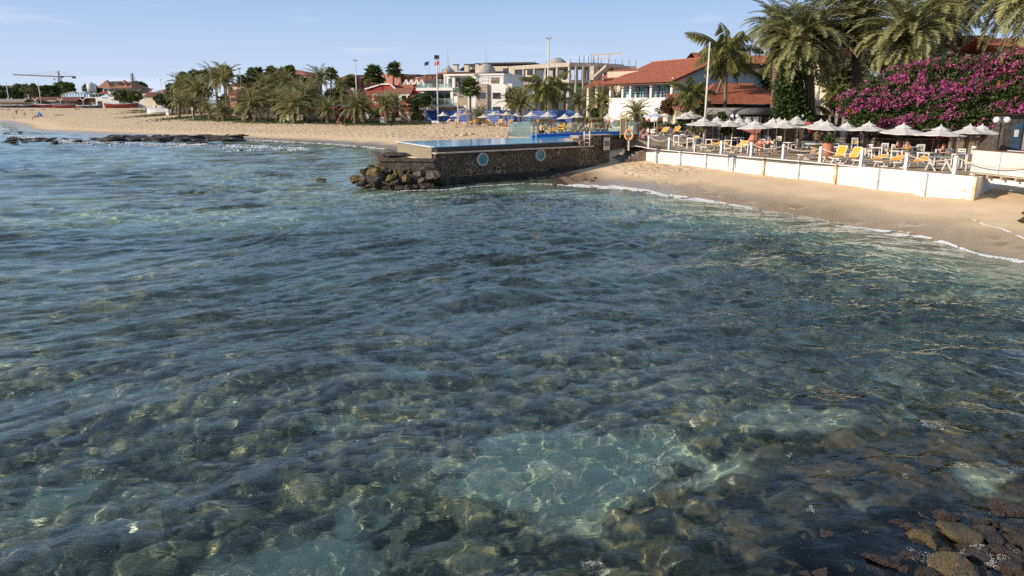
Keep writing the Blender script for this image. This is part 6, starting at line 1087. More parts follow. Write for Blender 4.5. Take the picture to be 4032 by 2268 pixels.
def signpost(px,py0,py1,label,boards,mt=WOODB,Y=None,z0=None):
    p=hit(px,py1); h=(py1-py0)*p.y/2900; t=thing('signpost',label,'sign',p); MB().tube([(0,0,0),(0,0,h)],.07,6).build('post',mt,t); [MB().bx(-w/2,-.08,h-z-hh,w/2,-.0,h-z).build('board',m_,t) for z,hh,w,m_ in boards]; return t
signpost(1662,417,483,'dark wooden signpost with stacked boards left of the blue fence',[(.0,.35,1.0,WOODB),(.45,.35,.9,mat('cream_sign',(.5,.42,.3))),(.9,.35,1.0,WOODB)],WOODD); signpost(761,423,473,'thin pale signpost with a small board on the beach',[(.0,.35,.5,mat('orange_board',(.5,.2,.08))),(.4,.3,.5,WHITE)],mat('pale_pole',(.6,.6,.6))); signpost(529,426,450,'wooden T-shaped board stand on the upper beach',[(0,.35,2.4,mat('cream_sign',(.5,.42,.3)))],WOODB)
def boat(px,py,Ln,label,hull,trim,rz=0,up=False,cat='boat'):
    p=hit(px,py); t=thing('boat',label,cat,p,rz); k=12; st_=[];W=Ln*.16;H=Ln*.12
    V=[];n=7
    for i in range(k+1):
        u=i/k; w=W*(math.sin(math.pi*min(1,u*.85+.15)))**.7*(1 if u<.9 else (1-u)/.1*.9+.1); sh=H*(1+.35*(2*u-1)**2)
        for j in range(n): a=math.pi*j/(n-1); V.append((Ln*(u-.5),-w*math.cos(a),sh-sh*math.sin(a)**.8))
    Fc=[[i*n+j,(i+1)*n+j,(i+1)*n+j+1,i*n+j+1] for i in range(k) for j in range(n-1)]+[[j for j in range(n)],[k*n+j for j in range(n)][::-1]]
    m=MB(); m.add(V,Fc); o=m.build('hull',hull,t,True); m=MB(); 
    for s in(0,n-1): m.tube([V[i*n+s] for i in range(k+1)],Ln*.012,5)
    [m.beam(V[i*n],V[i*n+n-1],Ln*.03,.04) for i in(3,6,9)]; m.build('gunwale',trim,t)
    if up: t.rotation_euler=(math.pi,0,rz); t.location.z+=H*1.1
    return t
HW=mat('boat_white',(.62,.62,.60),.5,.1,1);HR=mat('boat_red',(.30,.05,.05),.5,.15,1);HB=mat('boat_navy',(.04,.06,.12),.5,.15,1);HG=mat('boat_grey',(.33,.33,.34),.6,.15,1)
for px,py,Ln,h,tr,rz,lab in((40,424,7,HB,HW,.1,'low navy and white boat at the far left of the beach'),(95,424,8,HB,HW,0,'dark hulled boat left of the big white bow'),(125,423,9,HW,HB,.35,'large white boat with raised bow on the far beach'),(188,424,10,HR,HW,0,'maroon and white boat in front of the market'),(255,425,9,HR,HG,0,'low red boat right of the maroon boat'),(325,424,7,HG,HW,-.1,'grey dinghy beside the stone pavilion'),(362,425,7,HB,HW,.1,'navy boat with white rim beneath the mast frame'),(408,424,8,HG,HW,0,'pale grey boat in front of the white stairs'),(480,425,13,HR,HW,.05,'long dark red boat before the towered house'),(465,418,11,HW,HR,0,'pale boat behind the long red one')): boat(px,py,Ln,lab,h,tr,rz)
boat(655,444,11,'upturned old white boat on the grass by the white markers',HW,HG,.05,True); boat(610,436,7,'small light grey boat by the parked cars',HG,HW,.2)
def car(px,py,label,col,van=False,rz=0):
    p=hit(px,py); t=thing('parked_car',label,'car',p,rz); h=1.5 if not van else 1.9; m=MB(); prof=[(-2.1,.3),(-2.1,.85),(-1.5,.95),(-1.0,h-.03),(.9,h),(1.5,.98),(2.1,.85),(2.15,.3)] if not van else [(-2.2,.3),(-2.2,1.0),(-1.6,1.1),(-1.2,h),(2.1,h),(2.2,.3)]
    m.ext([(x,-.85,z) for x,z in prof],(0,1.7,0)); m.build('body',mat('car_'+label[:6],col,.25,.05,1,metal=.2),t); MB().ext([(-1.35,-.87,1.0),(-.95,-.87,h-.12),(.85,-.87,h-.12),(1.3,-.87,1.0)],(0,1.74,0)).build('windows',GLASSD,t)
    for x in(-1.35,1.35):
        for y in(-.8,.8): m=MB(); m.lathe([(.33,-.1),(.33,.1)],n=14); m.v=[(x+a,y+c,.33+b) for a,b,c in m.v]; w=m.build('wheel',BLACKM,t)
    for y in(-.55,.55): MB().bx(-2.13,y-.15,.65,-2.105,y+.15,.8).build('headlight',WHITE,t)
car(572,421,'dark blue estate car parked beneath the stall tents',(.03,.06,.14),True,.1); car(598,423,'silver car parked right of the dark blue one',(.45,.46,.48),False,.2); car(618,424,'white van parked nearest the palm grove',(.65,.65,.66),True,.15); car(1455,472,'white car half hidden behind the hedge at the red restaurant',(.6,.6,.6),False,1.3)
for i,(px,Y,c,w) in enumerate(((525,262,(.4,.06,.04),9),(548,262,(.12,.25,.42),8),(575,262,(.42,.08,.06),9),(600,258,(.38,.07,.05),8),(625,250,(.06,.12,.30),8),(637,238,(.62,.55,.42),9))):
    Y=DY(px,Y); p=Vector((xat(px,Y,4),Y,gz_(xat(px,Y,4),Y))); t=thing('market_tent',['red stall tent nearest the dark tree','pale blue stall tent between red ones','red stall tent behind the blue car','dull red stall tent behind the silver car','navy stall tent right of the red ones','cream stall tent nearest the palms'][i],'tent',p); zt=atY(px,401,Y).z-p.z; MB().add([(-w/3,-2,zt-.7),(w/3,-2,zt-.7),(w/3,2,zt-.7),(-w/3,2,zt-.7),(0,0,zt+.5)],[(0,1,4),(1,2,4),(2,3,4),(3,0,4)]).build('roof',mat('tent%d'%i,c,.8,.1,1),t); m=MB(); [m.tube([(x,y,0),(x,y,zt-.7)],.06,4) for x in(-w/3,w/3) for y in(-2,2)]; m.build('poles',GREYM,t); MB().bx(-w/3,1.5,0,w/3,1.9,1.6).build('stall',mat('dark_stall',(.06,.05,.05),.8,.5,1),t)
# sand castle humps
for zx,zy,w,h_,lab in((620,1340,90,60,'left sand mound of the crumbled sand sculpture'),(740,1325,120,110,'tall middle peak of the crumbled sand sculpture'),(850,1325,90,70,'right sand mound of the crumbled sand sculpture')):
    px=1600+.3037*zx;py=120+.3037*zy;p=hit(px,py+h_*.12); k=p.y/2900*.3037; o=rock('sand_mound',lab,(p.x,p.y,p.z),(w*k*.62,w*k*.5,h_*k*.72),mat('heaped_sand',(.60,.44,.28),.95,.1,2,.6,6),None,cat='sand mound')
# ================================================================== vegetation
DATE=[feather_crown(s,46,3.3,26,.085,.42,'date',-.55,1.4,.25) for s in(1,2,3)]     # small beach date palms
BIGD=[feather_crown(s,108,4.7,46,.085,.62,'date',-.75,1.35,.3,(1.1,1.9)) for s in(11,12,13)]
COCO=[feather_crown(s,22,4.2,44,.10,.95,'coco',-.7,1.25,.3,(.9,1.7)) for s in(21,22)]
FANP=[fan_crown(s,42,.85,.95) for s in(31,32,33)]
def mk(name,vf,mt): o=bake(name,vf[0],vf[1],mt); me=o.data; bpy.data.objects.remove(o); return me
MD=[mk('crown',x,LDATE) for x in DATE];MBG=[mk('crown',x,LDATE) for x in BIGD];MCO=[mk('crown',x,LCOCO) for x in COCO];MFA=[mk('crown',x,LFAN) for x in FANP]
DEADC=mk('dead_fronds',feather_crown(41,20,1.0,10,.12,.3,'date',-1.5,-1.0,.1,(.1,.4)),LDEAD)
NP={'date':0,'fan':0,'coconut':0}
def palm(kind,pb,pc,w,label,Y=None,group=None,seed=0,big=False,r=None,gz=None,dead=True,lean_=0):
    """pb: photo pixel of the foot, pc: photo pixel of the crown centre, w: crown width in photo px"""
    if Y is None: p=hit(*pb)
    else: Y=DY(pb[0],Y) if Y>81 else Y; x=xat(pb[0],Y,3); p=Vector((x,Y,gz if gz is not None else gz_(x,Y)))
    c=atY(pc[0],pc[1],p.y); h=max(.4,c.z-p.z); t=thing({'date':'date_palm','fan':'fan_palm','coconut':'coconut_palm'}[kind],label,'palm tree',p,0,group)
    bend=((c.x-p.x)/h,0.0)
    if kind=='date': me=(MBG if big else MD)[seed%3]; base=(4.6*.9 if big else 3.3*.88)*2; rr=r or (.30 if not big else .42)
    elif kind=='fan': me=MFA[seed%3]; base=3.5; rr=r or .17
    else: me=MCO[seed%2]; base=6.9; rr=r or .14
    s=w*p.y/2900/base*(1.2 if kind=='date' and not big else 1.1)
    trunk_mb(h,rr*1.15,rr*(.95 if kind=='date' else .8),.17 if kind!='coconut' else .22,bend,10,.13 if kind=='date' else .04,rr*.5).build('trunk',BARK if kind!='fan' else BARKD,t)
    o=bpy.data.objects.new('crown',me); link(o,t); o.location=(c.x-p.x,0,h-.05); o.scale=(s,s,s*(1.0 if kind!='date' or big else 1.1)); o.rotation_euler=(0,lean_,seed*1.7)
    if dead and kind!='coconut': o=bpy.data.objects.new('dead_fronds',DEADC); link(o,t); k=s*(1.0 if kind=='fan' else .9); o.location=(c.x-p.x,0,h-.1); o.scale=(k,k,k*(1.2 if kind=='fan' else .9)); o.rotation_euler=(0,0,seed)
    return t
FR=[((829,470),(815,425),78),((881,475),(876,440),92),((986,470),(975,418),125),((1006,478),(997,414),160),((1097,473),(1085,410),140),((1122,481),(1118,430),110),((1160,486),(1156,430),165),((1202,477),(1199,400),175),((1266,475),(1262,425),110),((1291,486),(1288,434),104),((1399,488),(1396,424),140),((1429,483),(1432,428),125),((1523,489),(1512,412),115),((1550,482),(1548,410),110)]
FRL=['small date palm alone at the left start of the front row','short date palm with a fat brown trunk beside the smallest one','date palm half hidden left of the big thick-trunked one','big date palm with a thick scaly trunk, third trunk of the front row','date palm behind the middle clump of the front row','short brown date palm left of the broad middle palm','broad date palm with grey drooping fronds in the middle of the row','tall dark date palm right behind the broad middle palm','thin date palm against the low red wall','pale green date palm in front of the low red wall','large date palm right of the red kiosk','date palm leaning beside the large one right of the kiosk','date palm leaning left over the white cabinet','date palm with upright fronds just right of the white cabinet']
for i,((pb),(pc),w) in enumerate(FR): palm('date',pb,pc,w,FRL[i],None,'date palms along the grass edge of the beach',i)
for i,(pb,pc,w,Y,lab) in enumerate([((741,430),(727,345),120,165,'tall date palm at the left side of the grove'),((895,430),(888,318),135,158,'tall grey date palm above the orange awning'),((860,430),(845,312),120,160,'yellowish date palm left of the tall grey one'),((1262,440),(1262,312),112,146,'tall date palm with a high bushy crown behind the red wall'),((1130,450),(1120,345),150,150,'shaggy date palm behind the fan palms'),((1060,450),(1045,355),140,152,'dense date palm in the middle of the grove'),((1350,450),(1345,335),70,140,'short dark date palm left of the pole with twin lamps'),((790,440),(780,360),130,162,'drooping date palm in the left half of the grove'),((1180,450),(1180,372),130,145,'leaning date palm behind the broad middle palm'),((2046,469),(2046,412),160,108,'wide grey date palm in front of the white villa'),((2277,455),(2277,405),120,110,'date palm left of the big grey one before the concrete frame'),((2369,457),(2370,402),150,98,'big grey date palm in front of the concrete frame'),((2504,515),(2504,445),125,80,'upright grey date palm beside the sun deck'),((1885,481),(1884,462),95,108,'small tufted date palm by the lifeguard tower')]): palm('date',pb,pc,w,lab,Y,None,i+2)
for i,(px,py,pb,w,Y,lab) in enumerate([(724,312,430,62,172,'fan palm at the left edge of the grove'),(771,304,430,66,172,'second fan palm from the left of the grove'),(804,298,430,56,172,'fan palm above the drooping date palm'),(887,282,430,58,170,'highest fan palm in the left half of the grove'),(953,315,430,46,168,'short fan palm just right of the grove pole'),(994,298,430,64,166,'bushy fan palm right of the grove pole'),(1017,284,430,46,168,'fan palm with a small high crown in the grove'),(1069,286,430,58,166,'tall fan palm in the middle of the grove'),(1116,290,430,58,168,'fan palm left of the twin-crowned one'),(1138,284,430,56,166,'highest fan palm in the right half of the grove'),(1188,326,440,60,150,'bright yellow-green fan palm by the dark trees'),(1305,288,440,52,150,'fan palm beside the tall bushy date palm'),(1473,292,437,82,138,'fan palm with a full round crown before the pink building'),(1550,270,430,62,133,'slender tall fan palm before the pink building'),(1377,322,440,56,150,'bright fan palm beside the pole with twin lamps'),(1340,330,440,50,152,'short fan palm left of the bright one'),(1852,342,430,82,112,'fan palm in front of the stone-clad villa bay'),(340,345,400,34,282,'windswept fan palm behind the stone pavilion'),(131,338,400,24,300,'lone fan palm on the skyline at far left'),(678,352,425,60,178,'low fan palm by the left light pole')]): palm('fan',(px,pb),(px,py),w,lab,Y,None,i,r=.2)
palm('coconut',(2147,436),(2152,352),185,'coconut palm with golden inner fronds before the concrete frame',106,None,0); palm('coconut',(2737,470),(2728,368),165,'short coconut palm in front of the white house, with yellow lower fronds',70,None,1,gz=1.9)
palm('coconut',(2850,440),(2858,205),255,'tall coconut palm with ragged crown left of the big date palms',71,None,1,gz=1.9,r=.17); palm('coconut',(2790,470),(2870,255),150,'small dry coconut crown hanging behind the tall coconut palm',80,None,0,gz=1.9)
palm('date',(3186,430),(3172,165),400,'huge date palm with a pale thick trunk left of the flowering hedge',64,None,0,True,.40,1.9); palm('date',(3362,420),(3366,95),400,'huge date palm behind the flowering hedge, dead skirt hanging',66,None,1,True,.38,1.9)
palm('date',(3570,400),(3566,150),390,'dark dense date palm standing in the middle behind the hedge',60,None,2,True,.4,1.9); palm('date',(4170,420),(4110,-30),560,'date palm at the top right corner with fronds hanging into view',52,None,1,True,.4,1.9); palm('date',(3730,400),(3740,10),360,'date palm whose crown fills the top edge between the two right ones',66,None,0,True,.38,1.9); palm('date',(3040,430),(3060,120),250,'date palm crown left of the huge pale-trunked one',78,None,2,True,.3,1.9)
palm('coconut',(3400,420),(3290,360),110,'young palm with a bushy green head left of the flowering hedge',62,None,1,gz=3.0); palm('date',(3880,420),(3700,95),250,'date palm with fronds arching over the tiled roof at right',70,None,1,True,.35,1.9)
# ivy trunk
Yi=63; it=thing('ivy_covered_palm','palm trunk thickly wrapped in leafy ivy right of the restaurant roof','palm tree',(xat(3115,Yi,4),Yi,1.9)); trunk_mb(atY(3105,235,Yi).z-1.9,.38,.3,.2,(-.02,0)).build('trunk',BARK,it)
o=bpy.data.objects.new('crown',MBG[1]); link(o,it); o.location=(-.1,0,atY(3105,195,Yi).z-1.9); o.scale=(.7,.7,.7)
zt=lambda py:atY(3100,py,Yi).z-1.9; lumps=[(-.1,0,zt(260),.8,.7,.8),(-.3,-.1,zt(300),1.0,.8,1.1),(-.5,-.2,zt(340),1.2,.9,1.2),(-.4,-.2,zt(385),1.3,1,1.2),(-.3,-.2,zt(425),1.4,1,1.1),(.2,-.1,zt(455),1.5,1,.9)]
v,f=leafcloud(lump_points(lumps,13000,5,.45),.15,1.4,5); bake('ivy',v,f,LBUSH,it)
# bougainvillea hedge
HP=[(3350,405,110,80),(3400,375,120,90),(3470,345,140,100),(3550,315,150,100),(3630,298,150,100),(3700,280,150,100),(3790,275,150,100),(3880,268,160,100),(3970,275,160,110),(4060,265,180,120),(3355,440,100,60),(3430,420,160,80),(3540,400,170,90),(3650,380,180,100),(3760,370,180,110),(3880,360,180,110),(4000,370,190,120),(3480,465,120,40),(3600,465,150,45),(3740,465,160,45),(3860,460,160,50),(4000,450,160,60),(4080,330,150,120)]
bg_=thing('bougainvillea','huge bougainvillea hedge covered in magenta flowers above the right parasols','bush',(xat(3700,55,4),55,0)); g=np.random.default_rng(8); lumps=[]
for px,py,w,h in HP:
    Y=57.5-(px-3300)/700*5+((py-350)/100)*-1.0; c=atY(px,py,Y)-bg_.location; k=Y/2900; lumps.append((c.x,c.y,c.z,w*k*.5,w*k*.42,h*k*.5))
for _ in range(34):
    px=3370+g.random()*680; top=np.interp(px,[3300,3560,3700,4040],[400,295,255,248]); py=top+30+g.random()*(455-top); Y=57.5-(px-3300)/700*5+((py-350)/100)*-1.0-.3; c=atY(px,py,Y)-bg_.location; k=Y/2900; rr_=35+g.random()*45; lumps.append((c.x,c.y,c.z,rr_*k,rr_*k*.8,rr_*k*.8))
P1=lump_points(lumps,60000,1,.5); v,f=leafcloud(P1,.13,1.4,1); bake('foliage',v,f,LBUSH,bg_)
P2=lump_points([(a,b,c,d*1.04,e*1.04,f_*1.05) for a,b,c,d,e,f_ in lumps],110000,2,.10); cl=vnoise(P2[:,0]*1.5+P2[:,1]*.9,P2[:,2]*1.5+P2[:,1]*.4,3)*.45+vnoise(P2[:,0]*3.6,P2[:,2]*3.6+P2[:,1]*2,4)*.55; P2=P2[cl>.56]
col=vnoise(P2[:,0]*1.1,P2[:,2]*1.6,9); v,f=leafcloud(P2[col<=.9],.10,1.1,3); bake('magenta_flowers',v,f,PETAL,bg_); v,f=leafcloud(P2[col>.9],.10,1.1,4); bake('orange_flowers',v,f,PETALO,bg_)
m=MB(); m.bx(-8,1.5,2,9,1.8,4.6)
def bush(name,label,cat,px,py,Y,w,h,mt=LBUSH,n=2500,ls=.14,seed=0,trunk=0,flowers=None,gz=None,group=None):
    Y=DY(px,Y) if Y>81 else Y; ls=ls*(Y/150 if Y>150 else 1); x=xat(px,Y,3); z=gz if gz is not None else gz_(x,Y); t=thing(name,label,cat,(x,Y,z),0,group); k=Y/2900; c=atY(px,py,Y); W=w*k/2;H=h*k/2; g=np.random.default_rng(seed+100); lm=[]
    for i in range(11): a=g.random()*6.28; r_=g.random()**.5; lm.append((W*.62*r_*math.cos(a),W*.5*r_*math.sin(a),c.z-z+H*.55*(g.random()*2-1),W*(.3+.3*g.random()),W*(.3+.25*g.random()),H*(.35+.3*g.random())))
    v,f=leafcloud(lump_points(lm,n,seed,.5),ls,1.4,seed); bake('foliage' if not trunk else 'crown',v,f,mt,t)
    if trunk: m=MB(); m.tube([(0,0,-.1),(.1,0,(c.z-z)*.5),(0,0,c.z-z)],[.25,.18,.1],7); [m.tube([(0,0,(c.z-z)*.6),(W*.5*math.cos(a),W*.4*math.sin(a),c.z-z+H*.3)],[.12,.04],5) for a in(0,1.6,3.1,4.6)]; m.build('trunk',BARKD,t)
    if flowers: v,f=leafcloud(lump_points([(a,b,c_,d*1.05,e*1.05,f_*1.05) for a,b,c_,d,e,f_ in lm],int(n*.3),seed+7,.2),ls*.9,1.1,seed+7); bake('flowers',v,f,flowers,t)
    return t
bush('round_tree','dense round green tree left of the blue fence','tree',1655,405,116,112,72,LBUSH,4200,.22,1,1); bush('clipped_hedge','clipped green hedge left of the palm cabinet','hedge',1478,448,124,62,34,LBUSH,2200,.16,2); bush('clipped_hedge','clipped green hedge right of the leaning palms','hedge',1592,452,122,60,34,LBUSH,2200,.16,3); bush('clipped_hedge','darker hedge under the round tree','hedge',1645,457,118,60,36,LTREE,1800,.16,4)
bush('umbrella_tree','dark spreading tree in front of the towered house','tree',522,376,228,115,46,LTREE,3600,.5,5,1); bush('umbrella_tree','dark rounded tree below the disguised mast','tree',553,345,300,78,38,LTREE,2500,.6,6,1)
for i,(px,py,w,h,Y,lab) in enumerate([(40,372,110,60,290,'dark scrubby trees at far left behind the shed'),(150,360,120,50,310,'dark broad tree behind the brown market'),(215,362,90,46,300,'tree behind the middle of the market roof'),(270,345,80,44,320,'dark tree crowns below the crane'),(385,362,60,34,300,'dark tree left of the towered house'),(640,395,50,40,205,'bush between the cars and the brown house'),(690,405,60,50,182,'leafy bush by the leaning pole'),(95,350,60,30,330,'low far tree beneath the skyline block')]): bush('tree',lab,'tree',px,py,Y,w,h,LTREE if i%2 else LBUSH,2600,.5,20+i,1)
for i,(px,py,w,h,Y,lab) in enumerate([(760,385,180,110,176,'dark mass of foliage at the left of the palm grove'),(930,400,180,70,172,'dark foliage under the grey date palm'),(1075,370,170,120,172,'dark foliage mass behind the fan palms'),(1200,380,140,120,168,'dark tree right of the fan palms'),(1330,385,110,90,158,'dark tree behind the red wall'),(1150,420,160,60,156,'shaded shrubs under the middle palms')]): bush('grove_tree',lab,'tree',px,py,Y,w,h,LTREE,4200,.36,40+i,1)
for i,(px,w) in enumerate([(897,26),(915,24),(933,26),(954,30)]): bush('round_shrub',f'round olive shrub in the clipped row under the palms, {ORD[i]} from the left','shrub',px,440,146,w,26,LGREY,900,.13,50+i,group='round olive shrubs under the palms')
bush('clipped_hedge','low pale hedge behind the small date palms','hedge',840,436,150,100,14,LGREY,1500,.15,57); bush('clipped_hedge','low pale hedge right of the round shrubs','hedge',1035,448,142,60,12,LGREY,1200,.15,58)
for i,(px,py,w,h,Y) in enumerate([(2135,478,120,30,92),(2290,470,90,26,92),(2470,482,80,30,86),(2560,490,110,36,82),(2650,498,120,38,78),(2345,478,70,26,90)]): bush('grey_shrub',f'low grey-green clipped shrub behind the sun deck, {ORD[i]} planted','shrub',px,py,Y,w,h,LGREY,2200,.12,60+i,gz=2.0); sc.objects[-1]
bush('flowering_shrub','red bougainvillea against the arch of the white house','bush',2625,420,80,90,72,LBUSH,2600,.14,70,0,PETALR,1.9); bush('flowering_shrub','small orange-flowered shrub under the short coconut palm','bush',2760,440,72,90,50,LBUSH,1800,.12,71,0,PETALO,1.9); bush('leafy_shrub','bright green climbing shrub on the arched gate','shrub',2835,455,64,50,26,LBUSH,900,.14,72,0,None,2); bush('leafy_shrub','climbing shrub hanging below the parasols by the gate','shrub',2858,512,62,52,44,LBUSH,1300,.13,73,0,None,2); bush('leafy_shrub','low bushy shrub behind the deck loungers','shrub',2740,505,66,80,34,LGREY,1500,.12,74,0,None,2); bush('leafy_shrub','green shrub left of the terrace parasols','shrub',2690,475,70,70,34,LBUSH,1500,.12,75,0,None,2)
bush('dark_tree','dark tree filling the gap behind the blue gable','tree',3010,330,90,190,120,LTREE,5200,.2,76,1,None,2); bush('dark_tree','dark shaded tree behind the huge date palm','tree',3300,310,76,240,150,LTREE,6500,.2,77,1,None,2); bush('dark_tree','dark tree behind the hedge below the right palms','tree',3560,250,68,330,110,LTREE,6500,.2,78,1,None,2); bush('dark_tree','dark tree at the left foot of the hedge','tree',3270,400,68,90,70,LTREE,2600,.16,79,1,None,2); bush('leafy_shrub','dark bush right of the villa by the concrete frame','shrub',2030,385,115,90,90,LTREE,3000,.25,80,0,None,None)
bush('leafy_shrub','green shrub by the pink house porch','shrub',2345,445,96,60,46,LBUSH,1500,.16,81)
for i,(px,py,w) in enumerate([(705,405,90),(760,418,90),(935,420,95),(1028,418,100),(1065,428,90),(1225,430,95),(1250,405,90),(1330,420,90),(1375,428,80),(1460,425,90)]): palm('date',(px,450),(px,py),w,f'low date palm filling the second row of the grove, {ORD[i]} from the left',146+i%3*4,'date palms filling the second row',i)
bush('columnar_tree','narrow feathery tree on the roofline behind the grove','tree',1162,282,180,22,48,LTREE,700,.3,82,1)
ag=thing('agave','spiky dark agave beside the white house arch','plant',(xat(2618,75,3),75,2.1)); m=MB(); [m.add([(-.06*math.sin(a),.06*math.cos(a),0),(.06*math.sin(a),-.06*math.cos(a),0),(1.1*math.cos(a)*e,1.1*math.sin(a)*e,1.5*(1.2-e))],[(0,1,2)]) for a,e in zip(np.linspace(0,12.4,34),np.tile([.3,.6,.9],12))]; m.build('leaves',LBUSH,ag)
# grass
g=np.random.default_rng(12); GP=[]
for px,py,w,h,n in [(560,435,60,3,900),(600,440,110,4,1600),(650,452,110,6,2200),(700,450,90,5,1500),(760,462,120,7,2600),(850,466,110,6,2200),(940,472,120,6,2200),(1040,474,140,6,2600),(1150,478,150,6,2600),(1250,478,100,6,1800),(1340,480,130,7,2400),(1440,483,130,7,2400),(1540,487,110,5,1800),(1640,488,110,4,1400)]:
    for _ in range(3): pass
    u=g.normal(size=n)*.35*w+px; v_=g.normal(size=n)*.33*h+py
    P0=hit(px,py); e1=hit(px,py-h); sx=(xat(px+w/2,P0.y,P0.z)-P0.x); X_=P0.x+g.normal(size=n)*.7*sx; Y_=P0.y+g.normal(size=n)*.45*abs(e1.y-P0.y)*1.1; GP.append(np.stack([X_,Y_,terrain(X_,Y_,False)[0]+.02],1))
GP=np.concatenate(GP); a=g.random(len(GP))*6.28; hgt=.14*(.5+g.random(len(GP))); dx=np.stack([np.cos(a),np.sin(a),0*a],1)*.16; v=np.stack([GP-dx,GP+dx,GP+dx*.2+np.stack([0*a,0*a,hgt],1)+dx[:,[1,0,2]]*.8],1).reshape(-1,3)
gr=bake('beach_grass',v,np.arange(len(v)).reshape(-1,3),LBUSH); tag(gr,'short green ground cover along the top of the far beach','grass',None,'stuff')
def ground_patch(name,pxs,mt,dz=.05):
    P=[hit(px,py) for px,py in pxs]; n=len(P); V=[];m=MB()
    c=sum(P,Vector())/n; ring=[];K=8
    for k in range(K+1):
        for p in P: q=c.lerp(p,k/K); V.append((q.x,q.y,gz_(q.x,q.y)+dz))
    m.add(V,[[k*n+i,k*n+(i+1)%n,(k+1)*n+(i+1)%n,(k+1)*n+i] for k in range(K) for i in range(n)]); o=m.build(name,mt); tag(o,kind='structure'); return o
ground_patch('path',[(560,425),(640,428),(720,445),(800,452),(900,458),(1000,462),(1150,467),(1300,470),(1450,476),(1600,481),(1700,484),(1700,478),(1500,470),(1300,463),(1150,458),(1000,452),(880,448),(760,440),(680,428),(620,421)],mat('dusty_path',(.34,.24,.17),.95,.1,.8),.06)
# ================================================================== people
def skinned(name,J,E,rad,mt,parent=None,sub=1,root=0):
    me=bpy.data.meshes.new(name); me.from_pydata(J,E,[]); me.materials.append(mt); o=bpy.data.objects.new(name,me); link(o,parent); sk=o.modifiers.new('skin','SKIN'); 
    for i,v in enumerate(me.skin_vertices[0].data): v.radius=(rad[i],rad[i]); v.use_root=(i==root)
    sk.use_smooth_shade=True; ss=o.modifiers.new('sub','SUBSURF'); ss.levels=ss.render_levels=sub; return o
PEND_=[]
def limb(a,b,bend):
    m=(Vector(a)+Vector(b))/2+Vector(bend); return m
POSES={}
def pose(kind):
    V=Vector
    if kind in('stand','walk'):
        st=.28 if kind=='walk' else .05
        return dict(pel=V((0,0,.92)),waist=V((0,0,1.08)),chest=V((0,-.0,1.3)),neck=V((0,0,1.48)),head=V((0,-.02,1.62)),shL=V((.18,0,1.41)),elL=V((.25,.08 if kind=='walk' else 0,1.14)),haL=V((.26,-.10,.9)),shR=V((-.18,0,1.41)),elR=V((-.25,-.02,1.14)),haR=V((-.26,-.16 if kind=='walk' else -.02,.9)),hiL=V((.09,0,.88)),knL=V((.10,-st*.7,.48)),ftL=V((.1,-st,.07)),toL=V((.1,-st-.16,.03)),hiR=V((-.09,0,.88)),knR=V((-.1,st*.25,.48)),ftR=V((-.1,st,.09)),toR=V((-.1,st-.14,.03)))
    if kind=='sit':   # seated on the ground / low, knees up
        return dict(pel=V((0,0,.14)),waist=V((0,.04,.30)),chest=V((0,.03,.50)),neck=V((0,-.02,.68)),head=V((0,-.08,.81)),shL=V((.18,-.0,.61)),elL=V((.24,-.18,.42)),haL=V((.16,-.38,.42)),shR=V((-.18,0,.61)),elR=V((-.26,.12,.36)),haR=V((-.28,.2,.08)),hiL=V((.09,-.02,.13)),knL=V((.13,-.38,.42)),ftL=V((.11,-.62,.07)),toL=V((.11,-.78,.04)),hiR=V((-.09,-.02,.13)),knR=V((-.13,-.42,.34)),ftR=V((-.11,-.74,.07)),toR=V((-.11,-.9,.05)))
    if kind=='chair':
        return dict(pel=V((0,0,.54)),waist=V((0,.02,.70)),chest=V((0,.0,.90)),neck=V((0,-.03,1.08)),head=V((0,-.08,1.21)),shL=V((.18,-.01,1.01)),elL=V((.25,-.14,.78)),haL=V((.12,-.38,.82)),shR=V((-.18,-.01,1.01)),elR=V((-.25,-.14,.78)),haR=V((-.12,-.38,.82)),hiL=V((.09,-.02,.53)),knL=V((.12,-.44,.52)),ftL=V((.12,-.46,.08)),toL=V((.12,-.62,.03)),hiR=V((-.09,-.02,.53)),knR=V((-.12,-.44,.52)),ftR=V((-.12,-.42,.08)),toR=V((-.12,-.58,.03)))
    if kind=='recline':   # on a lounger, knee raised, head at +y
        return dict(pel=V((0,0,.52)),waist=V((0,.2,.56)),chest=V((0,.4,.66)),neck=V((0,.58,.78)),head=V((0,.68,.88)),shL=V((.18,.5,.74)),elL=V((.28,.28,.58)),haL=V((.2,.04,.6)),shR=V((-.18,.5,.74)),elR=V((-.3,.34,.56)),haR=V((-.3,.1,.52)),hiL=V((.09,-.05,.50)),knL=V((.11,-.38,.80)),ftL=V((.11,-.7,.47)),toL=V((.11,-.84,.52)),hiR=V((-.09,-.05,.50)),knR=V((-.12,-.45,.52)),ftR=V((-.14,-.9,.46)),toR=V((-.14,-.95,.6)))
    if kind=='lie':
        return dict(pel=V((0,0,.12)),waist=V((0,.18,.11)),chest=V((0,.4,.13)),neck=V((0,.58,.14)),head=V((0,.72,.17)),shL=V((.18,.5,.13)),elL=V((.3,.3,.07)),haL=V((.3,.05,.05)),shR=V((-.18,.5,.13)),elR=V((-.3,.62,.07)),haR=V((-.12,.8,.06)),hiL=V((.09,-.04,.11)),knL=V((.11,-.42,.26)),ftL=V((.11,-.78,.06)),toL=V((.11,-.9,.12)),hiR=V((-.09,-.04,.11)),knR=V((-.11,-.46,.08)),ftR=V((-.12,-.88,.06)),toR=V((-.12,-.9,.18)))
RAD=dict(pel=.135,waist=.115,chest=.14,neck=.055,head=.10,shL=.065,elL=.042,haL=.028,shR=.065,elR=.042,haR=.028,hiL=.09,knL=.058,ftL=.04,toL=.03,hiR=.09,knR=.058,ftR=.04,toR=.03)
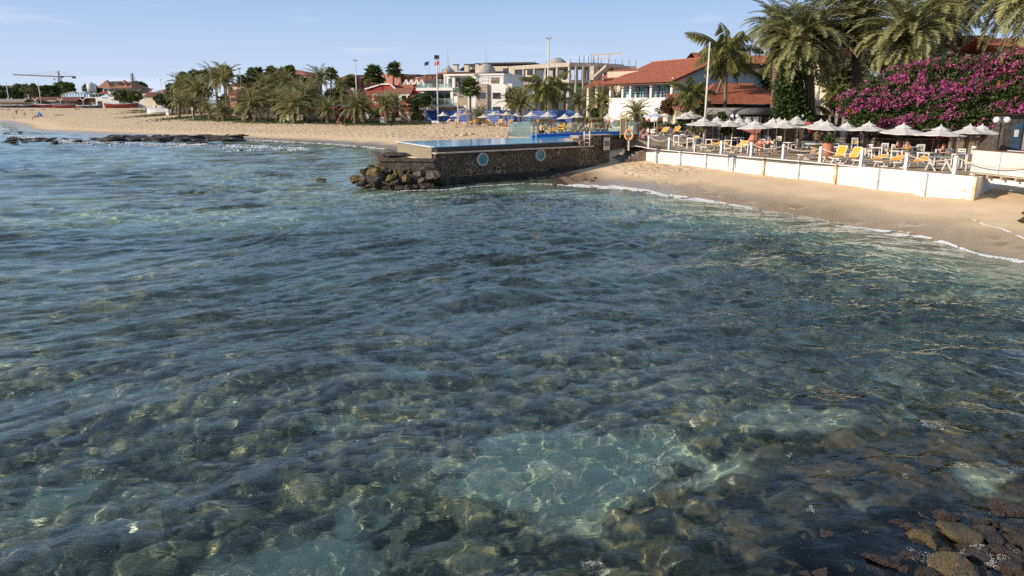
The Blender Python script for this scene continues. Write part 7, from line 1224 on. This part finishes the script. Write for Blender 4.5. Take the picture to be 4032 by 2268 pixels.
EDG=[('pel','waist'),('waist','chest'),('chest','neck'),('neck','head'),('chest','shL'),('shL','elL'),('elL','haL'),('chest','shR'),('shR','elR'),('elR','haR'),('pel','hiL'),('hiL','knL'),('knL','ftL'),('ftL','toL'),('pel','hiR'),('hiR','knR'),('knR','ftR'),('ftR','toR')]
def fingers(J,E,rad,idx,el,ha):
    """palm, four fingers of different lengths and a side thumb"""
    d=(ha-el).normalized(); s=d.cross(Vector((0,0,1)));s=s.normalized() if s.length>.1 else Vector((1,0,0)); u=s.cross(d)
    J.append(tuple(ha+d*.07)); rad.append(.030); p=len(J)-1; E.append((idx,p))
    for k,(o,l) in enumerate(((-.030,.065),(-.010,.078),(.012,.072),(.032,.055))):
        J.append(tuple(ha+d*.10+s*o*1.2)); rad.append(.010); E.append((p,len(J)-1)); J.append(tuple(ha+d*(.10+l)+s*o*1.4-u*.02)); rad.append(.008); E.append((len(J)-2,len(J)-1))
    J.append(tuple(ha+d*.05+s*.055)); rad.append(.010); E.append((p,len(J)-1))
def person(kind,loc,rz,label,shirt=None,shorts=None,skin=SKIN,s=1.0,hat=None,group=None,rad=1.0,hair=HAIR):
    P=pose(kind); ks=list(P); J=[tuple(P[k]) for k in ks]; E=[(ks.index(a),ks.index(b)) for a,b in EDG]; rd=[RAD[k]*rad for k in ks]
    fingers(J,E,rd,ks.index('haL'),P['elL'],P['haL']); fingers(J,E,rd,ks.index('haR'),P['elR'],P['haR'])
    t=thing('person',label,'person',loc,rz,group); t.scale=(s,s,s); skinned('body',J,E,rd,skin,t,1,0)
    def cloth(nm,keys,edges,mt,k=1.14):
        JJ=[tuple(P[q]) for q in keys]; skinned(nm,JJ,[(keys.index(a),keys.index(b)) for a,b in edges],[RAD[q]*rad*k+.008 for q in keys],mt,t,1,0)
    if shirt: cloth('shirt',['waist','pel','chest','shL','shR'],[('waist','pel'),('waist','chest'),('chest','shL'),('chest','shR')],shirt)
    if shorts:
        P['mL']=P['hiL'].lerp(P['knL'],.6);P['mR']=P['hiR'].lerp(P['knR'],.6);RAD['mL']=RAD['mR']=.078
        cloth('shorts',['pel','hiL','mL','hiR','mR'],[('pel','hiL'),('hiL','mL'),('pel','hiR'),('hiR','mR')],shorts)
    h=P['head']; m=MB(); V,Fc=ICO2
    m.add([(h.x+p[0]*.105,h.y+.02+p[1]*.115,h.z+.035+max(p[2],-.35)*.10) for p in V],Fc); m.build('hair',hair,t,True)
    m=MB(); m.ball((h.x,h.y-.10,h.z-.01),(.016,.03,.022)); m.ball((h.x-.1,h.y,h.z),(.015,.025,.035)); m.ball((h.x+.1,h.y,h.z),(.015,.025,.035)); m.build('face',skin,t,True); m=MB(); m.ball((h.x-.035,h.y-.092,h.z+.02),.012); m.ball((h.x+.035,h.y-.092,h.z+.02),.012); m.bx(h.x-.025,h.y-.10,h.z-.055,h.x+.025,h.y-.09,h.z-.045); m.build('eyes_and_mouth',DARK,t)
    if hat: MB().lathe([(.20,0),(.19,.015),(.11,.03),(.105,.11),(.05,.13)],(h.x,h.y,h.z+.06),14).build('hat',hat,t,True)
    return t
c=lambda n,r,g_,b_:mat('cloth_'+n,(r,g_,b_),.85,.1,8)
def onbeach(kind,px,py,rz,label,**k): return person(kind,hit(px,py),rz,label,**k)
onbeach('walk',57,472,-.8,'person in a pink loose top walking at the far left waterline',shirt=c('pink',.6,.28,.22),s=1.02); onbeach('stand',66,453,.4,'person in black standing on the far left beach',shirt=c('black',.02,.02,.02),shorts=c('black',.02,.02,.02)); onbeach('walk',99,460,2,'bare-chested person in dark shorts on the far left beach',shorts=c('navy',.02,.03,.08)); onbeach('stand',129,475,0,'small child standing alone near the blue beach tent',shorts=c('olive',.05,.06,.03),s=.6)
onbeach('walk',911,457,1.2,'person in white walking on the path before the round shrubs',shirt=c('white',.7,.68,.62),shorts=c('tan',.45,.35,.25)); onbeach('walk',952,457,-1.5,'person in dark clothes walking right of the one in white',shirt=c('navy',.02,.03,.08),shorts=c('grey',.1,.1,.12),skin=SKIND)
onbeach('walk',1585,486,.3,'walker in pale top and dark shorts, left one of the pair',shirt=c('white',.7,.68,.62),shorts=c('black',.02,.02,.02)); onbeach('walk',1611,486,.2,'walker in a pale dress, right one of the pair',shirt=c('beige',.6,.5,.4),shorts=c('beige',.6,.5,.4))
onbeach('sit',1332,488,1.3,'sunbather sitting on the grass edge left of the large palms',shorts=c('red',.4,.05,.04),hair=mat('blond_hair',(.45,.3,.15),.6,.2,20)); onbeach('sit',970,476,-1,'person in red reclining on the grass by the thick palm',shirt=c('red',.4,.05,.04)); onbeach('sit',1055,472,.4,'person in black sitting under the palms',shirt=c('black',.02,.02,.02),skin=SKIND,s=1.1); onbeach('lie',1045,479,1.5,'person in blue lying under the palms',shirt=c('blue',.05,.12,.35),skin=SKIND); onbeach('sit',1138,474,.5,'person in pale blue sitting behind the broad palm',shirt=c('paleblue',.35,.45,.6))
onbeach('sit',300,433,1.2,'pair member sitting upright on the far beach, dark hair',shorts=c('black',.02,.02,.02)); onbeach('sit',312,433,-1.2,'person sitting opposite with pale hair on the far beach',shirt=c('white',.7,.68,.62))
onbeach('sit',138,463,1.5,'sunbather left of the blue beach tent',shorts=c('red',.4,.05,.04)); onbeach('sit',151,460,-1,'second sunbather touching the blue beach tent',shorts=c('navy',.02,.03,.08)); onbeach('lie',222,456,1.5,'person lying with raised knees right of the blue tent',shorts=c('black',.02,.02,.02)); onbeach('lie',238,455,-1.5,'person lying flat at the end of the right group',shorts=c('navy',.02,.03,.08))
for i,(px,py) in enumerate([(10,432),(32,433),(72,433),(85,436),(128,435),(172,433)]): onbeach('lie',px,py,1.5+i,f'far sunbather lying near the beached boats, {ORD[i]} from the left',shorts=c(['black','navy','red'][i%3],*[(.02,.02,.02),(.02,.03,.08),(.4,.05,.04)][i%3]),group='far sunbathers near the boats')
onbeach('stand',222,424,0,'person standing by the maroon boat bow',shirt=c('white',.7,.68,.62),shorts=c('grey',.1,.1,.12)); onbeach('stand',72,428,0,'dark figure standing by the dark hulled boat',shirt=c('black',.02,.02,.02),shorts=c('black',.02,.02,.02),skin=SKIND); onbeach('sit',135,424,0,'figure sitting against the white bow',shirt=c('navy',.02,.03,.08),skin=SKIND)
p=hit(156,459); bt=thing('beach_tent','small bright blue pop-up tent between sunbathers','tent',p); bt.scale=(.62,.62,.75); MB().add([(-1.3,-1,0),(1.3,-1,0),(1.3,1,0),(-1.3,1,0),(0,0,2.2),(-.5,-.5,.9),(.5,-.5,.9)],[(0,1,4),(1,2,4),(2,3,4),(3,0,4)]).build('canopy',mat('tent_blue',(.04,.18,.55),.6,.1,2),bt)
# beach behind the pool, deck and terrace
onbeach('sit',1992,497,.2,'sunbather sitting up among the small beach loungers',shorts=c('red',.4,.05,.04),s=1.15)
def at_px(px,Y,gz): return (xat(px,Y,gz+1),Y,gz)
person('chair',(at_px(2132,71.6,DZ)[0],71.6,DZ-.12),2.4,'person in dark swimwear sitting on the first deck lounger',shorts=c('black',.02,.02,.02)); person('stand',at_px(2310,75,DZ+.0),.2,'dark-skinned person in straw hat and pale shorts standing behind the deck loungers',shorts=c('white',.7,.68,.62),skin=SKIND,hat=mat('straw_hat',(.5,.36,.16),.8,.1,10))
person('recline',atz(2600,531,DZ+.0)-Vector((0,0,.08)),-1.25,'sunbather with raised knee lying on the lounger by the pool shelf',shorts=c('black',.02,.02,.02)); person('recline',atz(2648,529,DZ)-Vector((0,0,.08)),-1.25,'person leaning back on the next lounger along',shorts=c('paleblue',.35,.45,.6),hair=mat('grey_hair',(.4,.38,.35),.6,.2,20)); person('sit',atz(2530,542,DZ),1.0,'person with a pink towel seated on the deck edge',shorts=c('pink2',.6,.3,.32),skin=SKIN)
TLZ=TZ-.06
for px,Y,rz,lab,kw in [(2995,53.5,-.6,'diner in a salmon top at the dark round table',dict(shirt=c('salmon',.5,.17,.12))),(3024,53.0,2.2,'diner with grey hair at the dark round table, seen from behind',dict(shirt=c('black',.02,.02,.02),hair=mat('grey_hair',(.4,.38,.35)))),(3532,49,.3,'diner in a black shirt beneath the bar counter',dict(shirt=c('black',.02,.02,.02),shorts=c('grey',.1,.1,.12))),(3571,49,-.2,'diner in a yellow top beside the one in black',dict(shirt=c('yellow',.6,.42,.1))),(3711,45,.3,'diner in dark shirt reading a tablet near the X-legged table',dict(shirt=c('teal',.04,.08,.09)))]:
    person('chair',(xat(px,Y,TLZ+1),Y,TLZ),rz,lab,**kw)
person('stand',(xat(3168,58,3),58,TLZ+.25),.5,'waiter in dark clothes standing behind the big parasol',shirt=c('charcoal',.03,.03,.035),shorts=c('grey',.1,.1,.12),skin=SKIND,s=1.05); person('stand',(xat(3215,58,3),58,TLZ),-.5,'person in an olive apron standing left of the large clay jar',shirt=c('olive2',.16,.10,.05),shorts=c('olive2',.16,.10,.05),skin=SKIND)
